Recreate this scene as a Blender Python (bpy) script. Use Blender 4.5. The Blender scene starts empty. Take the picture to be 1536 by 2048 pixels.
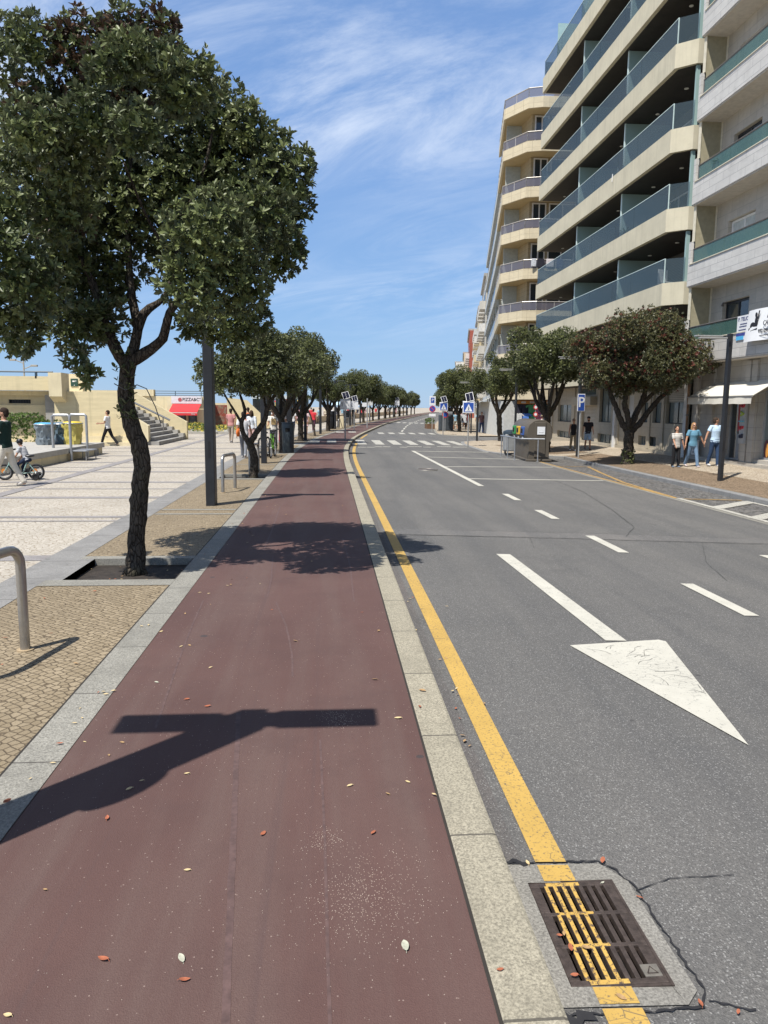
import bpy, math, random
import numpy as np
from mathutils import Vector, Matrix

S = bpy.context.scene
COL = S.collection
rad = math.radians

# ------------------------------------------------------------------ camera, sky, sun, exposure
CAM_H, PITCH, YAW, ROLL, FPX = 1.85, 7.9736, 4.2548, 0.008, 1500.0
cd = bpy.data.cameras.new("camera")
cam = bpy.data.objects.new("camera", cd); COL.objects.link(cam)
cd.sensor_fit = 'VERTICAL'; cd.sensor_height = 36.0; cd.lens = FPX / 2048 * 36.0
cd.clip_start = 0.05; cd.clip_end = 6000
_p, _y = rad(PITCH), rad(YAW)
F = Vector((math.sin(_y) * math.cos(_p), math.cos(_y) * math.cos(_p), -math.sin(_p)))
R0 = Vector((math.cos(_y), -math.sin(_y), 0)); U0 = R0.cross(F)
Rr = math.cos(ROLL) * R0 + math.sin(ROLL) * U0
Ur = -math.sin(ROLL) * R0 + math.cos(ROLL) * U0
cam.matrix_world = Matrix(((Rr.x, Ur.x, -F.x, 0), (Rr.y, Ur.y, -F.y, 0), (Rr.z, Ur.z, -F.z, CAM_H), (0, 0, 0, 1)))
S.camera = cam
S.view_settings.view_transform = 'Standard'; S.view_settings.look = 'None'
S.view_settings.exposure = 0.45; S.view_settings.gamma = 1.0

SUN_EL = rad(61.0)
SH = Vector((0.68, 0.733, 0)).normalized()          # the way shadows fall on the ground
to_sun = Vector((-SH.x * math.cos(SUN_EL), -SH.y * math.cos(SUN_EL), math.sin(SUN_EL)))
sl = bpy.data.lights.new("sun", 'SUN'); sl.energy = 5.0; sl.angle = rad(0.5); sl.color = (1.0, 0.955, 0.89)
sun = bpy.data.objects.new("sun", sl); COL.objects.link(sun)
sun.rotation_euler = to_sun.to_track_quat('Z', 'Y').to_euler()

W = bpy.data.worlds.new("World"); S.world = W; W.use_nodes = True
nt = W.node_tree; nt.nodes.clear(); N = nt.nodes.new; L = nt.links.new
sky = N('ShaderNodeTexSky'); sky.sky_type = 'NISHITA'; sky.sun_disc = False
sky.sun_elevation = SUN_EL; sky.sun_rotation = math.atan2(to_sun.x, to_sun.y)
sky.altitude = 0; sky.air_density = 1.0; sky.dust_density = 0.1; sky.ozone_density = 2.5
bg = N('ShaderNodeBackground'); bg.inputs[1].default_value = 0.09
out = N('ShaderNodeOutputWorld')
tc = N('ShaderNodeTexCoord')
# thin cirrus streaks: noise on the sky direction projected on a high flat layer
sep = N('ShaderNodeSeparateXYZ'); L(tc.outputs['Generated'], sep.inputs[0])
zc = N('ShaderNodeMath'); zc.operation = 'MAXIMUM'; zc.inputs[1].default_value = 0.03; L(sep.outputs[2], zc.inputs[0])
zz = N('ShaderNodeMath'); zz.operation = 'ADD'; zz.inputs[1].default_value = 0.10; L(zc.outputs[0], zz.inputs[0])
dx = N('ShaderNodeMath'); dx.operation = 'DIVIDE'; L(sep.outputs[0], dx.inputs[0]); L(zz.outputs[0], dx.inputs[1])
dy = N('ShaderNodeMath'); dy.operation = 'DIVIDE'; L(sep.outputs[1], dy.inputs[0]); L(zz.outputs[0], dy.inputs[1])
cmb = N('ShaderNodeCombineXYZ'); L(dx.outputs[0], cmb.inputs[0]); L(dy.outputs[0], cmb.inputs[1])
def skynoise(scale, sx, sy, rot, detail, rough, dist, lo, hi):
    mp = N('ShaderNodeMapping'); mp.vector_type = 'TEXTURE'; mp.inputs['Scale'].default_value = (1 / sx, 1 / sy, 1); mp.inputs['Rotation'].default_value = (0, 0, rot)
    L(cmb.outputs[0], mp.inputs[0])
    nz = N('ShaderNodeTexNoise'); nz.inputs['Scale'].default_value = scale; nz.inputs['Detail'].default_value = detail
    nz.inputs['Roughness'].default_value = rough; nz.inputs['Distortion'].default_value = dist
    L(mp.outputs[0], nz.inputs['Vector'])
    mr = N('ShaderNodeMapRange'); mr.interpolation_type = 'SMOOTHSTEP'
    mr.inputs['From Min'].default_value = lo; mr.inputs['From Max'].default_value = hi
    L(nz.outputs[0], mr.inputs[0]); return mr.outputs[0]
n1 = skynoise(1.5, 0.42, 1.1, -0.85, 10, 0.68, 1.2, 0.36, 0.72)
n2 = skynoise(0.7, 0.7, 1.0, -0.8, 3, 0.5, 0.3, 0.30, 0.62)
mu = N('ShaderNodeMath'); mu.operation = 'MULTIPLY'; L(n1, mu.inputs[0]); L(n2, mu.inputs[1])
fd = N('ShaderNodeMapRange'); fd.inputs['From Min'].default_value = 0.06; fd.inputs['From Max'].default_value = 0.22; L(sep.outputs[2], fd.inputs[0])
mf = N('ShaderNodeMath'); mf.operation = 'MULTIPLY'; L(mu.outputs[0], mf.inputs[0]); L(fd.outputs[0], mf.inputs[1])
mg = N('ShaderNodeMath'); mg.operation = 'MULTIPLY'; mg.inputs[1].default_value = 0.78; L(mf.outputs[0], mg.inputs[0])
# the clear air's own blue, paler towards the sea horizon
rp = N('ShaderNodeValToRGB'); L(sep.outputs[2], rp.inputs[0])
for pos, c in ((0.0, (2.6, 4.4, 6.9)), (0.12, (2.2, 4.0, 7.0)), (0.30, (1.95, 3.5, 6.7)), (0.58, (1.45, 2.7, 5.6)), (0.72, (0.5, 0.9, 2.1)), (1.0, (0.3, 0.6, 1.5))):
    e = rp.color_ramp.elements[0] if pos == 0 else rp.color_ramp.elements[-1] if pos == 1 else rp.color_ramp.elements.new(pos)
    e.color = (*[v / 8 for v in c], 1)
rs = N('ShaderNodeVectorMath'); rs.operation = 'SCALE'; rs.inputs['Scale'].default_value = 8.0; L(rp.outputs[0], rs.inputs[0])
ms_ = N('ShaderNodeMix'); ms_.data_type = 'RGBA'; ms_.inputs[0].default_value = 0.8; L(sky.outputs[0], ms_.inputs[6]); L(rs.outputs[0], ms_.inputs[7])
mx = N('ShaderNodeMix'); mx.data_type = 'RGBA'
L(mg.outputs[0], mx.inputs[0]); L(ms_.outputs[2], mx.inputs[6]); mx.inputs[7].default_value = (7.4, 8.1, 9.2, 1)
L(mx.outputs[2], bg.inputs[0]); L(bg.outputs[0], out.inputs[0])

# ------------------------------------------------------------------ helpers: tags and meshes
def tag(o, label=None, cat=None, group=None, kind=None):
    if label: o['label'] = label
    if cat: o['category'] = cat
    if group: o['group'] = group
    if kind: o['kind'] = kind
    return o
def thing(name, label, cat, loc=(0, 0, 0), rz=0.0, group=None):
    o = bpy.data.objects.new(name, None); COL.objects.link(o); o.empty_display_size = 0.2
    o.location = loc; o.rotation_euler = (0, 0, rz)
    return tag(o, label, cat, group)
def copy_tree(o, parent=None):
    c = o.copy(); COL.objects.link(c)
    if parent: c.parent = parent; c.matrix_parent_inverse = o.matrix_parent_inverse
    for ch in list(o.children): copy_tree(ch, c)
    return c
def link_mesh(name, me, mat=None, parent=None):
    o = bpy.data.objects.new(name, me); COL.objects.link(o)
    if mat: me.materials.append(mat)
    if parent: o.parent = parent
    return o

class MB:
    """collects simple shapes, links them as one mesh"""
    def __init__(s): s.v = []; s.f = []; s.mi = []; s.cur = 0
    def add(s, vs, fs):
        b = len(s.v); s.v += [tuple(v) for v in vs]; s.f += [tuple(i + b for i in f) for f in fs]; s.mi += [s.cur] * len(fs)
        return s
    def quad(s, a, b, c, d): return s.add([a, b, c, d], [(0, 1, 2, 3)])
    def box(s, x0, x1, y0, y1, z0, z1):
        return s.add([(x0, y0, z0), (x1, y0, z0), (x1, y1, z0), (x0, y1, z0), (x0, y0, z1), (x1, y0, z1), (x1, y1, z1), (x0, y1, z1)],
                     [(0, 3, 2, 1), (4, 5, 6, 7), (0, 1, 5, 4), (1, 2, 6, 5), (2, 3, 7, 6), (3, 0, 4, 7)])
    def bbox(s, x0, x1, y0, y1, z0, z1, b=0.01):
        """box with its edges bevelled"""
        import bmesh
        bm = bmesh.new(); bmesh.ops.create_cube(bm, size=1)
        for v in bm.verts: v.co = ((x0 + x1) / 2 + v.co.x * (x1 - x0), (y0 + y1) / 2 + v.co.y * (y1 - y0), (z0 + z1) / 2 + v.co.z * (z1 - z0))
        bmesh.ops.bevel(bm, geom=bm.edges[:], offset=b, segments=2, affect='EDGES', profile=0.5)
        bm.verts.index_update()
        s.add([v.co[:] for v in bm.verts], [[v.index for v in f.verts] for f in bm.faces]); bm.free(); return s
    def prism(s, poly, z0, z1):
        """poly: xy outline, counter-clockwise"""
        n = len(poly)
        vs = [(x, y, z0) for x, y in poly] + [(x, y, z1) for x, y in poly]
        fs = [tuple(range(n - 1, -1, -1)), tuple(range(n, 2 * n))] + [(i, (i + 1) % n, n + (i + 1) % n, n + i) for i in range(n)]
        return s.add(vs, fs)
    def extr(s, poly, axis, a0, a1):
        """2-D outline pushed along axis 0/1/2; poly gives the other two coordinates in order"""
        n = len(poly)
        def P(p, a):
            q = list(p); q.insert(axis, a); return tuple(q)
        vs = [P(p, a0) for p in poly] + [P(p, a1) for p in poly]
        fs = [tuple(range(n - 1, -1, -1)), tuple(range(n, 2 * n))] + [(i, (i + 1) % n, n + (i + 1) % n, n + i) for i in range(n)]
        return s.add(vs, fs)
    def tube(s, pts, rs, n=8, cap=True, squash=None):
        pts = [Vector(p) for p in pts]
        if not hasattr(rs, '__len__'): rs = [rs] * len(pts)
        b = len(s.v); prev = None; rings = []
        for i, p in enumerate(pts):
            t = (pts[min(i + 1, len(pts) - 1)] - pts[max(i - 1, 0)])
            t = t.normalized() if t.length > 1e-9 else Vector((0, 0, 1))
            if prev is None:
                a = Vector((1, 0, 0)) if abs(t.x) < 0.8 else Vector((0, 1, 0))
                u = (a - t * a.dot(t)).normalized()
            else:
                u = prev - t * prev.dot(t); u = u.normalized() if u.length > 1e-6 else t.orthogonal().normalized()
            prev = u; w = t.cross(u)
            r = rs[i]; rx, ry = (r if hasattr(r, '__len__') else (r, r))
            rings.append([p + u * (rx * math.cos(2 * math.pi * k / n)) + w * (ry * math.sin(2 * math.pi * k / n)) for k in range(n)])
        vs = [v for r in rings for v in r]; fs = []
        for i in range(len(rings) - 1):
            for k in range(n):
                fs.append((i * n + k, i * n + (k + 1) % n, (i + 1) * n + (k + 1) % n, (i + 1) * n + k))
        if cap:
            fs.append(tuple(range(n - 1, -1, -1))); m = (len(rings) - 1) * n; fs.append(tuple(m + k for k in range(n)))
        return s.add(vs, fs)
    def rings(s, rs, n=16):
        """loft of level ellipses (cx, cy, z, rx, ry)"""
        vs = []; fs = []
        for cx, cy, z, rx, ry in rs:
            vs += [(cx + rx * math.cos(2 * math.pi * k / n), cy + ry * math.sin(2 * math.pi * k / n), z) for k in range(n)]
        for i in range(len(rs) - 1):
            for k in range(n): fs.append((i * n + k, i * n + (k + 1) % n, (i + 1) * n + (k + 1) % n, (i + 1) * n + k))
        fs.append(tuple(range(n - 1, -1, -1))); m = (len(rs) - 1) * n; fs.append(tuple(m + k for k in range(n)))
        return s.add(vs, fs)
    def ell(s, c, r, nu=14, nv=9, rot=None):
        vs = [(0, 0, 1)]; fs = []
        for j in range(1, nv):
            th = math.pi * j / nv
            for i in range(nu):
                ph = 2 * math.pi * i / nu; vs.append((math.sin(th) * math.cos(ph), math.sin(th) * math.sin(ph), math.cos(th)))
        vs.append((0, 0, -1)); e = len(vs) - 1
        for i in range(nu): fs.append((0, 1 + i, 1 + (i + 1) % nu))
        for j in range(nv - 2):
            for i in range(nu):
                a = 1 + j * nu + i; b = 1 + j * nu + (i + 1) % nu; fs.append((a, a + nu, b + nu, b))
        for i in range(nu): fs.append((e, 1 + (nv - 2) * nu + (i + 1) % nu, 1 + (nv - 2) * nu + i))
        c = Vector(c); out = []
        for v in vs:
            q = Vector((v[0] * r[0], v[1] * r[1], v[2] * r[2]))
            if rot is not None: q = rot @ q
            out.append(q + c)
        return s.add(out, fs)
    def disc(s, c, r, axis, t, n=24):
        """short cylinder centred on c, thickness t along axis"""
        c = Vector(c); d = Vector((0, 0, 0)); d[axis] = t / 2
        return s.tube([c - d, c + d], r, n)
    def torus(s, c, R, r, axis=0, n=28, m=8, a0=0.0, a1=2 * math.pi):
        c = Vector(c); full = abs(a1 - a0 - 2 * math.pi) < 1e-6; pts = []
        cnt = n if full else n + 1; vs = []; fs = []
        e1, e2 = [(1, 2), (0, 2), (0, 1)][axis]
        for i in range(cnt):
            a = a0 + (a1 - a0) * i / n
            for k in range(m):
                b = 2 * math.pi * k / m; q = [0, 0, 0]
                rr = R + r * math.cos(b); q[e1] = rr * math.cos(a); q[e2] = rr * math.sin(a); q[axis] = r * math.sin(b)
                vs.append((c.x + q[0], c.y + q[1], c.z + q[2]))
        for i in range(n):
            for k in range(m):
                j = (i + 1) % cnt
                fs.append((i * m + k, i * m + (k + 1) % m, j * m + (k + 1) % m, j * m + k))
        return s.add(vs, fs)
    def build(s, name, mat, parent=None, smooth=False, fix=True):
        me = bpy.data.meshes.new(name); me.from_pydata(s.v, [], s.f)
        mats = mat if isinstance(mat, (list, tuple)) else [mat]
        for m in mats: me.materials.append(m)
        if len(mats) > 1: me.polygons.foreach_set('material_index', s.mi)
        if fix and len(s.f) < 60000:
            import bmesh
            bm = bmesh.new(); bm.from_mesh(me); bmesh.ops.recalc_face_normals(bm, faces=bm.faces); bm.to_mesh(me); bm.free()
        if smooth:
            me.polygons.foreach_set('use_smooth', [True] * len(me.polygons))
            try: me.set_sharp_from_angle(angle=rad(38))
            except Exception: pass
        me.update()
        o = bpy.data.objects.new(name, me); COL.objects.link(o)
        if parent: o.parent = parent
        return o

def wall_with_holes(mb, axis, at, a0, a1, z0, z1, holes, depth):
    """a wall sheet across axis (0: x=at, runs along y; 1: y=at, runs along x) with rectangular openings (a,b,c,d), reveals going `depth` in"""
    As = sorted({a0, a1, *[h[0] for h in holes], *[h[1] for h in holes]}); Zs = sorted({z0, z1, *[h[2] for h in holes], *[h[3] for h in holes]})
    def P(a, z, d=0.0): return (at + d, a, z) if axis == 0 else (a, at + d, z)
    for i in range(len(As) - 1):
        for j in range(len(Zs) - 1):
            ca, cz = (As[i] + As[i + 1]) / 2, (Zs[j] + Zs[j + 1]) / 2
            if any(h[0] < ca < h[1] and h[2] < cz < h[3] for h in holes): continue
            mb.quad(P(As[i], Zs[j]), P(As[i + 1], Zs[j]), P(As[i + 1], Zs[j + 1]), P(As[i], Zs[j + 1]))
    for h in holes:
        a, b, c, d = h
        mb.quad(P(a, c), P(a, d), P(a, d, depth), P(a, c, depth)); mb.quad(P(b, c), P(b, c, depth), P(b, d, depth), P(b, d))
        mb.quad(P(a, c), P(a, c, depth), P(b, c, depth), P(b, c)); mb.quad(P(a, d), P(b, d), P(b, d, depth), P(a, d, depth))

def text_obj(name, s, size, mat, parent, loc, rot, thick=0.004, align='CENTER', sx=1.0):
    cu = bpy.data.curves.new(name, 'FONT'); cu.body = s; cu.size = size; cu.extrude = thick; cu.align_x = align; cu.align_y = 'CENTER'
    cu.resolution_u = 4; cu.offset = size * 0.012
    o = bpy.data.objects.new(name, cu); COL.objects.link(o)
    dg = bpy.context.evaluated_depsgraph_get(); me = bpy.data.meshes.new_from_object(o.evaluated_get(dg))
    bpy.data.objects.remove(o); bpy.data.curves.remove(cu)
    me.materials.clear(); me.materials.append(mat)
    q = bpy.data.objects.new(name, me); COL.objects.link(q); q.parent = parent; q.location = loc; q.rotation_euler = rot; q.scale = (sx, 1, 1)
    return q

# ------------------------------------------------------------------ materials
MATS = {}
class NG:
    """small node-graph writer"""
    def __init__(s, name, rough=0.7, metal=0.0, spec=0.4):
        s.m = bpy.data.materials.new(name); s.m.use_nodes = True; s.t = s.m.node_tree
        s.b = s.t.nodes['Principled BSDF']; s.b.inputs['Roughness'].default_value = rough; s.b.inputs['Metallic'].default_value = metal
        s.b.inputs['Specular IOR Level'].default_value = spec
        s.tc = s.t.nodes.new('ShaderNodeTexCoord'); s.co = s.tc.outputs['Object']
    def n(s, typ, **k):
        q = s.t.nodes.new(typ)
        for a, b in k.items(): setattr(q, a, b)
        return q
    def l(s, a, b): s.t.links.new(a, b)
    def mapped(s, sc=(1, 1, 1), rot=(0, 0, 0), loc=(0, 0, 0), src=None):
        q = s.n('ShaderNodeMapping'); q.inputs['Scale'].default_value = sc; q.inputs['Rotation'].default_value = rot; q.inputs['Location'].default_value = loc
        s.l(src or s.co, q.inputs[0]); return q.outputs[0]
    def noise(s, scale, detail=4, rough=0.55, co=None, dist=0.0):
        q = s.n('ShaderNodeTexNoise'); q.inputs['Scale'].default_value = scale; q.inputs['Detail'].default_value = detail
        q.inputs['Roughness'].default_value = rough; q.inputs['Distortion'].default_value = dist
        s.l(co or s.co, q.inputs['Vector']); return q.outputs[0]
    def voro(s, scale, co=None, feature='F1', rnd=1.0):
        q = s.n('ShaderNodeTexVoronoi'); q.feature = feature; q.inputs['Scale'].default_value = scale
        q.inputs['Randomness'].default_value = rnd
        s.l(co or s.co, q.inputs['Vector']); return q
    def ramp(s, v, lo, hi, smooth=False):
        q = s.n('ShaderNodeMapRange'); q.inputs['From Min'].default_value = lo; q.inputs['From Max'].default_value = hi
        if smooth: q.interpolation_type = 'SMOOTHSTEP'
        s.l(v, q.inputs[0]); return q.outputs[0]
    def math(s, op, a, b=None):
        q = s.n('ShaderNodeMath', operation=op)
        for i, x in enumerate((a, b)):
            if x is None: continue
            if isinstance(x, (int, float)): q.inputs[i].default_value = x
            else: s.l(x, q.inputs[i])
        return q.outputs[0]
    def mix(s, f, a, b, blend='MIX'):
        q = s.n('ShaderNodeMix'); q.data_type = 'RGBA'; q.blend_type = blend
        for i, x in ((0, f), (6, a), (7, b)):
            if isinstance(x, (int, float)): q.inputs[i].default_value = x
            elif isinstance(x, tuple): q.inputs[i].default_value = (*x, 1)
            else: s.l(x, q.inputs[i])
        return q.outputs[2]
    def col(s, c):
        if isinstance(c, tuple): s.b.inputs['Base Color'].default_value = (*c, 1)
        else: s.l(c, s.b.inputs['Base Color'])
    def bump(s, h, strength=0.3, dist=0.01):
        q = s.n('ShaderNodeBump'); q.inputs['Strength'].default_value = strength; q.inputs['Distance'].default_value = dist
        s.l(h, q.inputs['Height']); s.l(q.outputs[0], s.b.inputs['Normal'])
def plain(name, c, rough=0.6, metal=0.0, var=0.12, scale=6.0, bump=0.0, bscale=40, spec=0.4, dirt=0.0):
    """painted / cloth / metal surface with slight uneven tone and grain"""
    if name in MATS: return MATS[name]
    g = NG(name, rough, metal, spec)
    n = g.noise(scale, 6, 0.6)
    a = tuple(max(0, x * (1 - var)) for x in c); b = tuple(min(1, x * (1 + var)) for x in c)
    k = g.mix(g.ramp(n, 0.3, 0.7), a, b)
    if dirt:
        d = g.noise(scale * 0.35, 8, 0.7)
        k = g.mix(g.math('MULTIPLY', g.ramp(d, 0.5, 0.75, True), dirt), k, tuple(x * 0.45 for x in c))
    g.col(k)
    if bump: g.bump(g.noise(bscale, 3, 0.6), bump, 0.01)
    MATS[name] = g.m; return g.m
def glass(name, tint, alpha=0.55, rough=0.05):
    """tinted pane: part clear, part coloured body, with its own sheen"""
    if name in MATS: return MATS[name]
    m = bpy.data.materials.new(name); m.use_nodes = True; t = m.node_tree; b = t.nodes['Principled BSDF']
    b.inputs['Base Color'].default_value = (*tint, 1); b.inputs['Roughness'].default_value = rough; b.inputs['Specular IOR Level'].default_value = 0.6
    tr = t.nodes.new('ShaderNodeBsdfTransparent'); tr.inputs[0].default_value = (*[0.55 + 0.45 * x for x in tint], 1)
    mxs = t.nodes.new('ShaderNodeMixShader'); mxs.inputs[0].default_value = alpha
    t.links.new(tr.outputs[0], mxs.inputs[1]); t.links.new(b.outputs[0], mxs.inputs[2]); t.links.new(mxs.outputs[0], t.nodes['Material Output'].inputs[0])
    MATS[name] = m; return m

def m_asphalt(name, base=0.135, warm=1.0, patch=0.0):
    g = NG(name, 0.85, 0, 0.25)
    big = g.noise(0.35, 5, 0.6); mid = g.noise(3.0, 5, 0.6)
    c = g.mix(g.ramp(big, 0.35, 0.68), (base * 0.90, base * 0.875, base * 0.83), (base * 1.13 * warm, base * 1.09, base * 1.02))
    streak = g.noise(1.0, 4, 0.6, g.mapped((1.6, 0.12, 1)))
    c = g.mix(g.math('MULTIPLY', g.ramp(streak, 0.44, 0.66), 0.65), c, (base * 0.66,) * 3)
    oil = g.noise(0.8, 8, 0.75, g.mapped((1, .5, 1), (0, 0, .2), (7, 3, 0)), .6); c = g.mix(g.math('MULTIPLY', g.ramp(oil, 0.55, 0.70, True), 0.45), c, (base * 0.55,) * 3)
    c = g.mix(g.math('MULTIPLY', g.ramp(mid, 0.5, 0.75), 0.25), c, (base * 0.75,) * 3)
    v = g.voro(165); sp = g.n('ShaderNodeSeparateColor'); g.l(v.outputs['Color'], sp.inputs[0])
    stone = g.ramp(sp.outputs[0], 0.0, 1.0)
    c = g.mix(g.math('MULTIPLY', stone, 0.65), c, (base * 0.36,) * 3)
    c = g.mix(g.math('MULTIPLY', g.math('GREATER_THAN', sp.outputs[1], 0.94), .7), c, (base * 1.9, base * 1.88, base * 1.8))
    w2 = g.voro(2.3); gum = g.math('MULTIPLY', g.math('LESS_THAN', w2.outputs['Distance'], 0.055), g.math('GREATER_THAN', g.noise(0.9, 2), 0.5))
    c = g.mix(g.math('MULTIPLY', gum, 0.6), c, (base * 0.33,) * 3)
    g.col(c); g.bump(v.outputs['Distance'], 0.5, 0.006)
    return g.m
def m_cycle():
    g = NG("red_asphalt", 0.8, 0, 0.3)
    big = g.noise(0.5, 6, 0.6); st = g.noise(1.0, 6, 0.62, g.mapped((3.0, 0.22, 1))); st2 = g.noise(1.0, 3, 0.5, g.mapped((10, 0.10, 1), (0, 0, 0.03)))
    c = g.mix(g.ramp(big, 0.36, 0.66), (0.088, 0.049, 0.043), (0.118, 0.067, 0.058))
    c = g.mix(g.math('MULTIPLY', g.ramp(st, 0.44, 0.68), 0.65), c, (0.128, 0.090, 0.078))
    blot = g.noise(1.7, 7, 0.7); c = g.mix(g.math('MULTIPLY', g.ramp(blot, 0.52, 0.72), 0.45), c, (0.072, 0.044, 0.041))
    c = g.mix(g.math('MULTIPLY', g.ramp(st2, 0.60, 0.70, True), 0.5), c, (0.085, 0.055, 0.052))
    v = g.voro(230); sp = g.n('ShaderNodeSeparateColor'); g.l(v.outputs['Color'], sp.inputs[0])
    c = g.mix(g.math('MULTIPLY', sp.outputs[0], 0.38), c, (0.075, 0.042, 0.038))
    v3 = g.voro(34); s3 = g.n('ShaderNodeSeparateColor'); g.l(v3.outputs['Color'], s3.inputs[0])
    dot = g.math('MULTIPLY', g.math('LESS_THAN', v3.outputs['Distance'], 0.10), g.math('GREATER_THAN', s3.outputs[1], 0.55))
    c = g.mix(g.math('MULTIPLY', dot, 0.5), c, (0.36, 0.28, 0.24))
    w2 = g.voro(1.55); gum = g.math('LESS_THAN', g.math('ADD', w2.outputs['Distance'], g.math('MULTIPLY', g.noise(18, 2), 0.03)), 0.06)
    c = g.mix(g.math('MULTIPLY', gum, 0.7), c, (0.04, 0.04, 0.042))
    g.col(c); g.bump(v.outputs['Distance'], 0.35, 0.004)
    return g.m
def m_granite(name, base=(0.40, 0.39, 0.36), joint=1.0, axis=1, dark=0.55):
    g = NG(name, 0.8, 0, 0.3)
    n = g.noise(95, 4, 0.75); m = g.noise(2.2, 6, 0.65)
    c = g.mix(g.ramp(n, 0.36, 0.64), tuple(x * dark * .85 for x in base), tuple(min(1, x * 1.25) for x in base))
    c = g.mix(g.math('MULTIPLY', g.ramp(m, 0.46, 0.68), 0.5), c, tuple(x * 0.5 for x in base))
    sp0 = g.noise(9, 5, 0.7, None, .5); c = g.mix(g.math('MULTIPLY', g.ramp(sp0, 0.58, 0.70), 0.5), c, tuple(x * 0.38 for x in base))
    if joint:
        sp = g.n('ShaderNodeSeparateXYZ'); g.l(g.co, sp.inputs[0])
        fr = g.math('FRACT', g.math('DIVIDE', sp.outputs[axis], joint))
        j = g.math('LESS_THAN', fr, 0.012 / joint)
        c = g.mix(g.math('MULTIPLY', j, 0.85), c, (0.05, 0.045, 0.04))
        cell = g.n('ShaderNodeTexWhiteNoise'); cell.noise_dimensions = '1D'; g.l(g.math('FLOOR', g.math('DIVIDE', sp.outputs[axis], joint)), cell.inputs['W'])
        c = g.mix(g.math('MULTIPLY', cell.outputs[0], 0.18), c, tuple(x * 0.5 for x in base))
    g.col(c); g.bump(n, 0.25, 0.004)
    return g.m
def m_cobble(name, a, b, joint, sx=10.0, sy=10.0, rot=0.6, rnd=0.55, gap=0.10, bumpd=0.02):
    """hand-laid setts: cells of a jittered grid with dark sandy joints"""
    g = NG(name, 0.85, 0, 0.3)
    co = g.mapped((sx, sy, 1), (0, 0, rot))
    v = g.voro(1.0, co, 'F1', rnd); e = g.voro(1.0, co, 'DISTANCE_TO_EDGE', rnd)
    sp = g.n('ShaderNodeSeparateColor'); g.l(v.outputs['Color'], sp.inputs[0])
    c = g.mix(sp.outputs[0], a, b)
    big = g.noise(0.9, 5, 0.6); c = g.mix(g.math('MULTIPLY', g.ramp(big, 0.42, 0.7), 0.35), c, tuple(x * 0.55 for x in a))
    fine = g.noise(70, 3, 0.6); c = g.mix(g.math('MULTIPLY', g.ramp(fine, 0.45, 0.7), 0.35), c, tuple(x * 0.55 for x in a))
    j = g.ramp(e.outputs['Distance'], gap * 0.35, gap, True)
    c = g.mix(j, joint, c)
    g.col(c); g.bump(g.math('ADD', j, g.math('MULTIPLY', fine, 0.3)), 0.6, bumpd)
    return g.m
def m_paint(name, c, wear=0.35, crack=True, under=(0.10, 0.10, 0.10), wscale=45):
    g = NG(name, 0.7, 0, 0.35)
    n = g.noise(3.0, 6, 0.65); w = g.noise(wscale, 5, 0.7)
    k = g.mix(g.ramp(n, 0.35, 0.7), tuple(x * 0.84 for x in c), c)
    f = g.math('MULTIPLY', g.ramp(w, 0.62 - 0.14 * wear, 0.74 - 0.14 * wear, True), min(1, .35 + wear))
    if crack:
        e = g.voro(7, g.mapped((1, 2.6, 1)), 'DISTANCE_TO_EDGE'); cr = g.math('LESS_THAN', e.outputs['Distance'], 0.012)
        cr = g.math('MULTIPLY', cr, g.math('GREATER_THAN', g.noise(1.4, 3), 0.52)); f = g.math('MAXIMUM', f, g.math('MULTIPLY', cr, 0.75))
    k = g.mix(f, k, under); g.col(k); g.bump(w, 0.15, 0.003)
    return g.m
def m_tiles(name, base, tw, th, joint=(0.16, 0.15, 0.14), var=0.2, rough=0.6, gap=0.008, axis='yz', offset=0.0, rough_n=3.0):
    """stone cladding plates: axis tells which two object coordinates span the wall"""
    g = NG(name, rough, 0, 0.4)
    sp = g.n('ShaderNodeSeparateXYZ'); g.l(g.co, sp.inputs[0]); cb = g.n('ShaderNodeCombineXYZ')
    s = g.math('ADD', sp.outputs[0], sp.outputs[1]) if axis == 'sum' else sp.outputs['xyz'.index(axis[0])]
    g.l(s, cb.inputs[0]); g.l(sp.outputs[2], cb.inputs[1])
    br = g.n('ShaderNodeTexBrick'); br.offset = offset; br.inputs['Scale'].default_value = 1.0; br.inputs['Brick Width'].default_value = tw; br.inputs['Row Height'].default_value = th
    br.inputs['Mortar Size'].default_value = gap; br.inputs['Mortar Smooth'].default_value = 0.2
    br.inputs['Color1'].default_value = (*[x * (1 - var) for x in base], 1); br.inputs['Color2'].default_value = (*[min(1, x * (1 + var)) for x in base], 1); br.inputs['Mortar'].default_value = (*joint, 1)
    g.l(cb.outputs[0], br.inputs['Vector'])
    n = g.noise(rough_n, 7, 0.65, g.mapped((1, 1, 2.2), (0.6, 0, 0)), 1.2)
    c = g.mix(g.math('MULTIPLY', g.ramp(n, 0.42, 0.66), 0.30), br.outputs[0], tuple(x * 0.62 for x in base))
    st = g.noise(1.0, 4, 0.6, g.mapped((3, 3, 0.15)))
    c = g.mix(g.math('MULTIPLY', g.ramp(st, 0.52, 0.75), 0.22), c, tuple(x * 0.5 for x in base))
    g.col(c)
    return g.m
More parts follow.
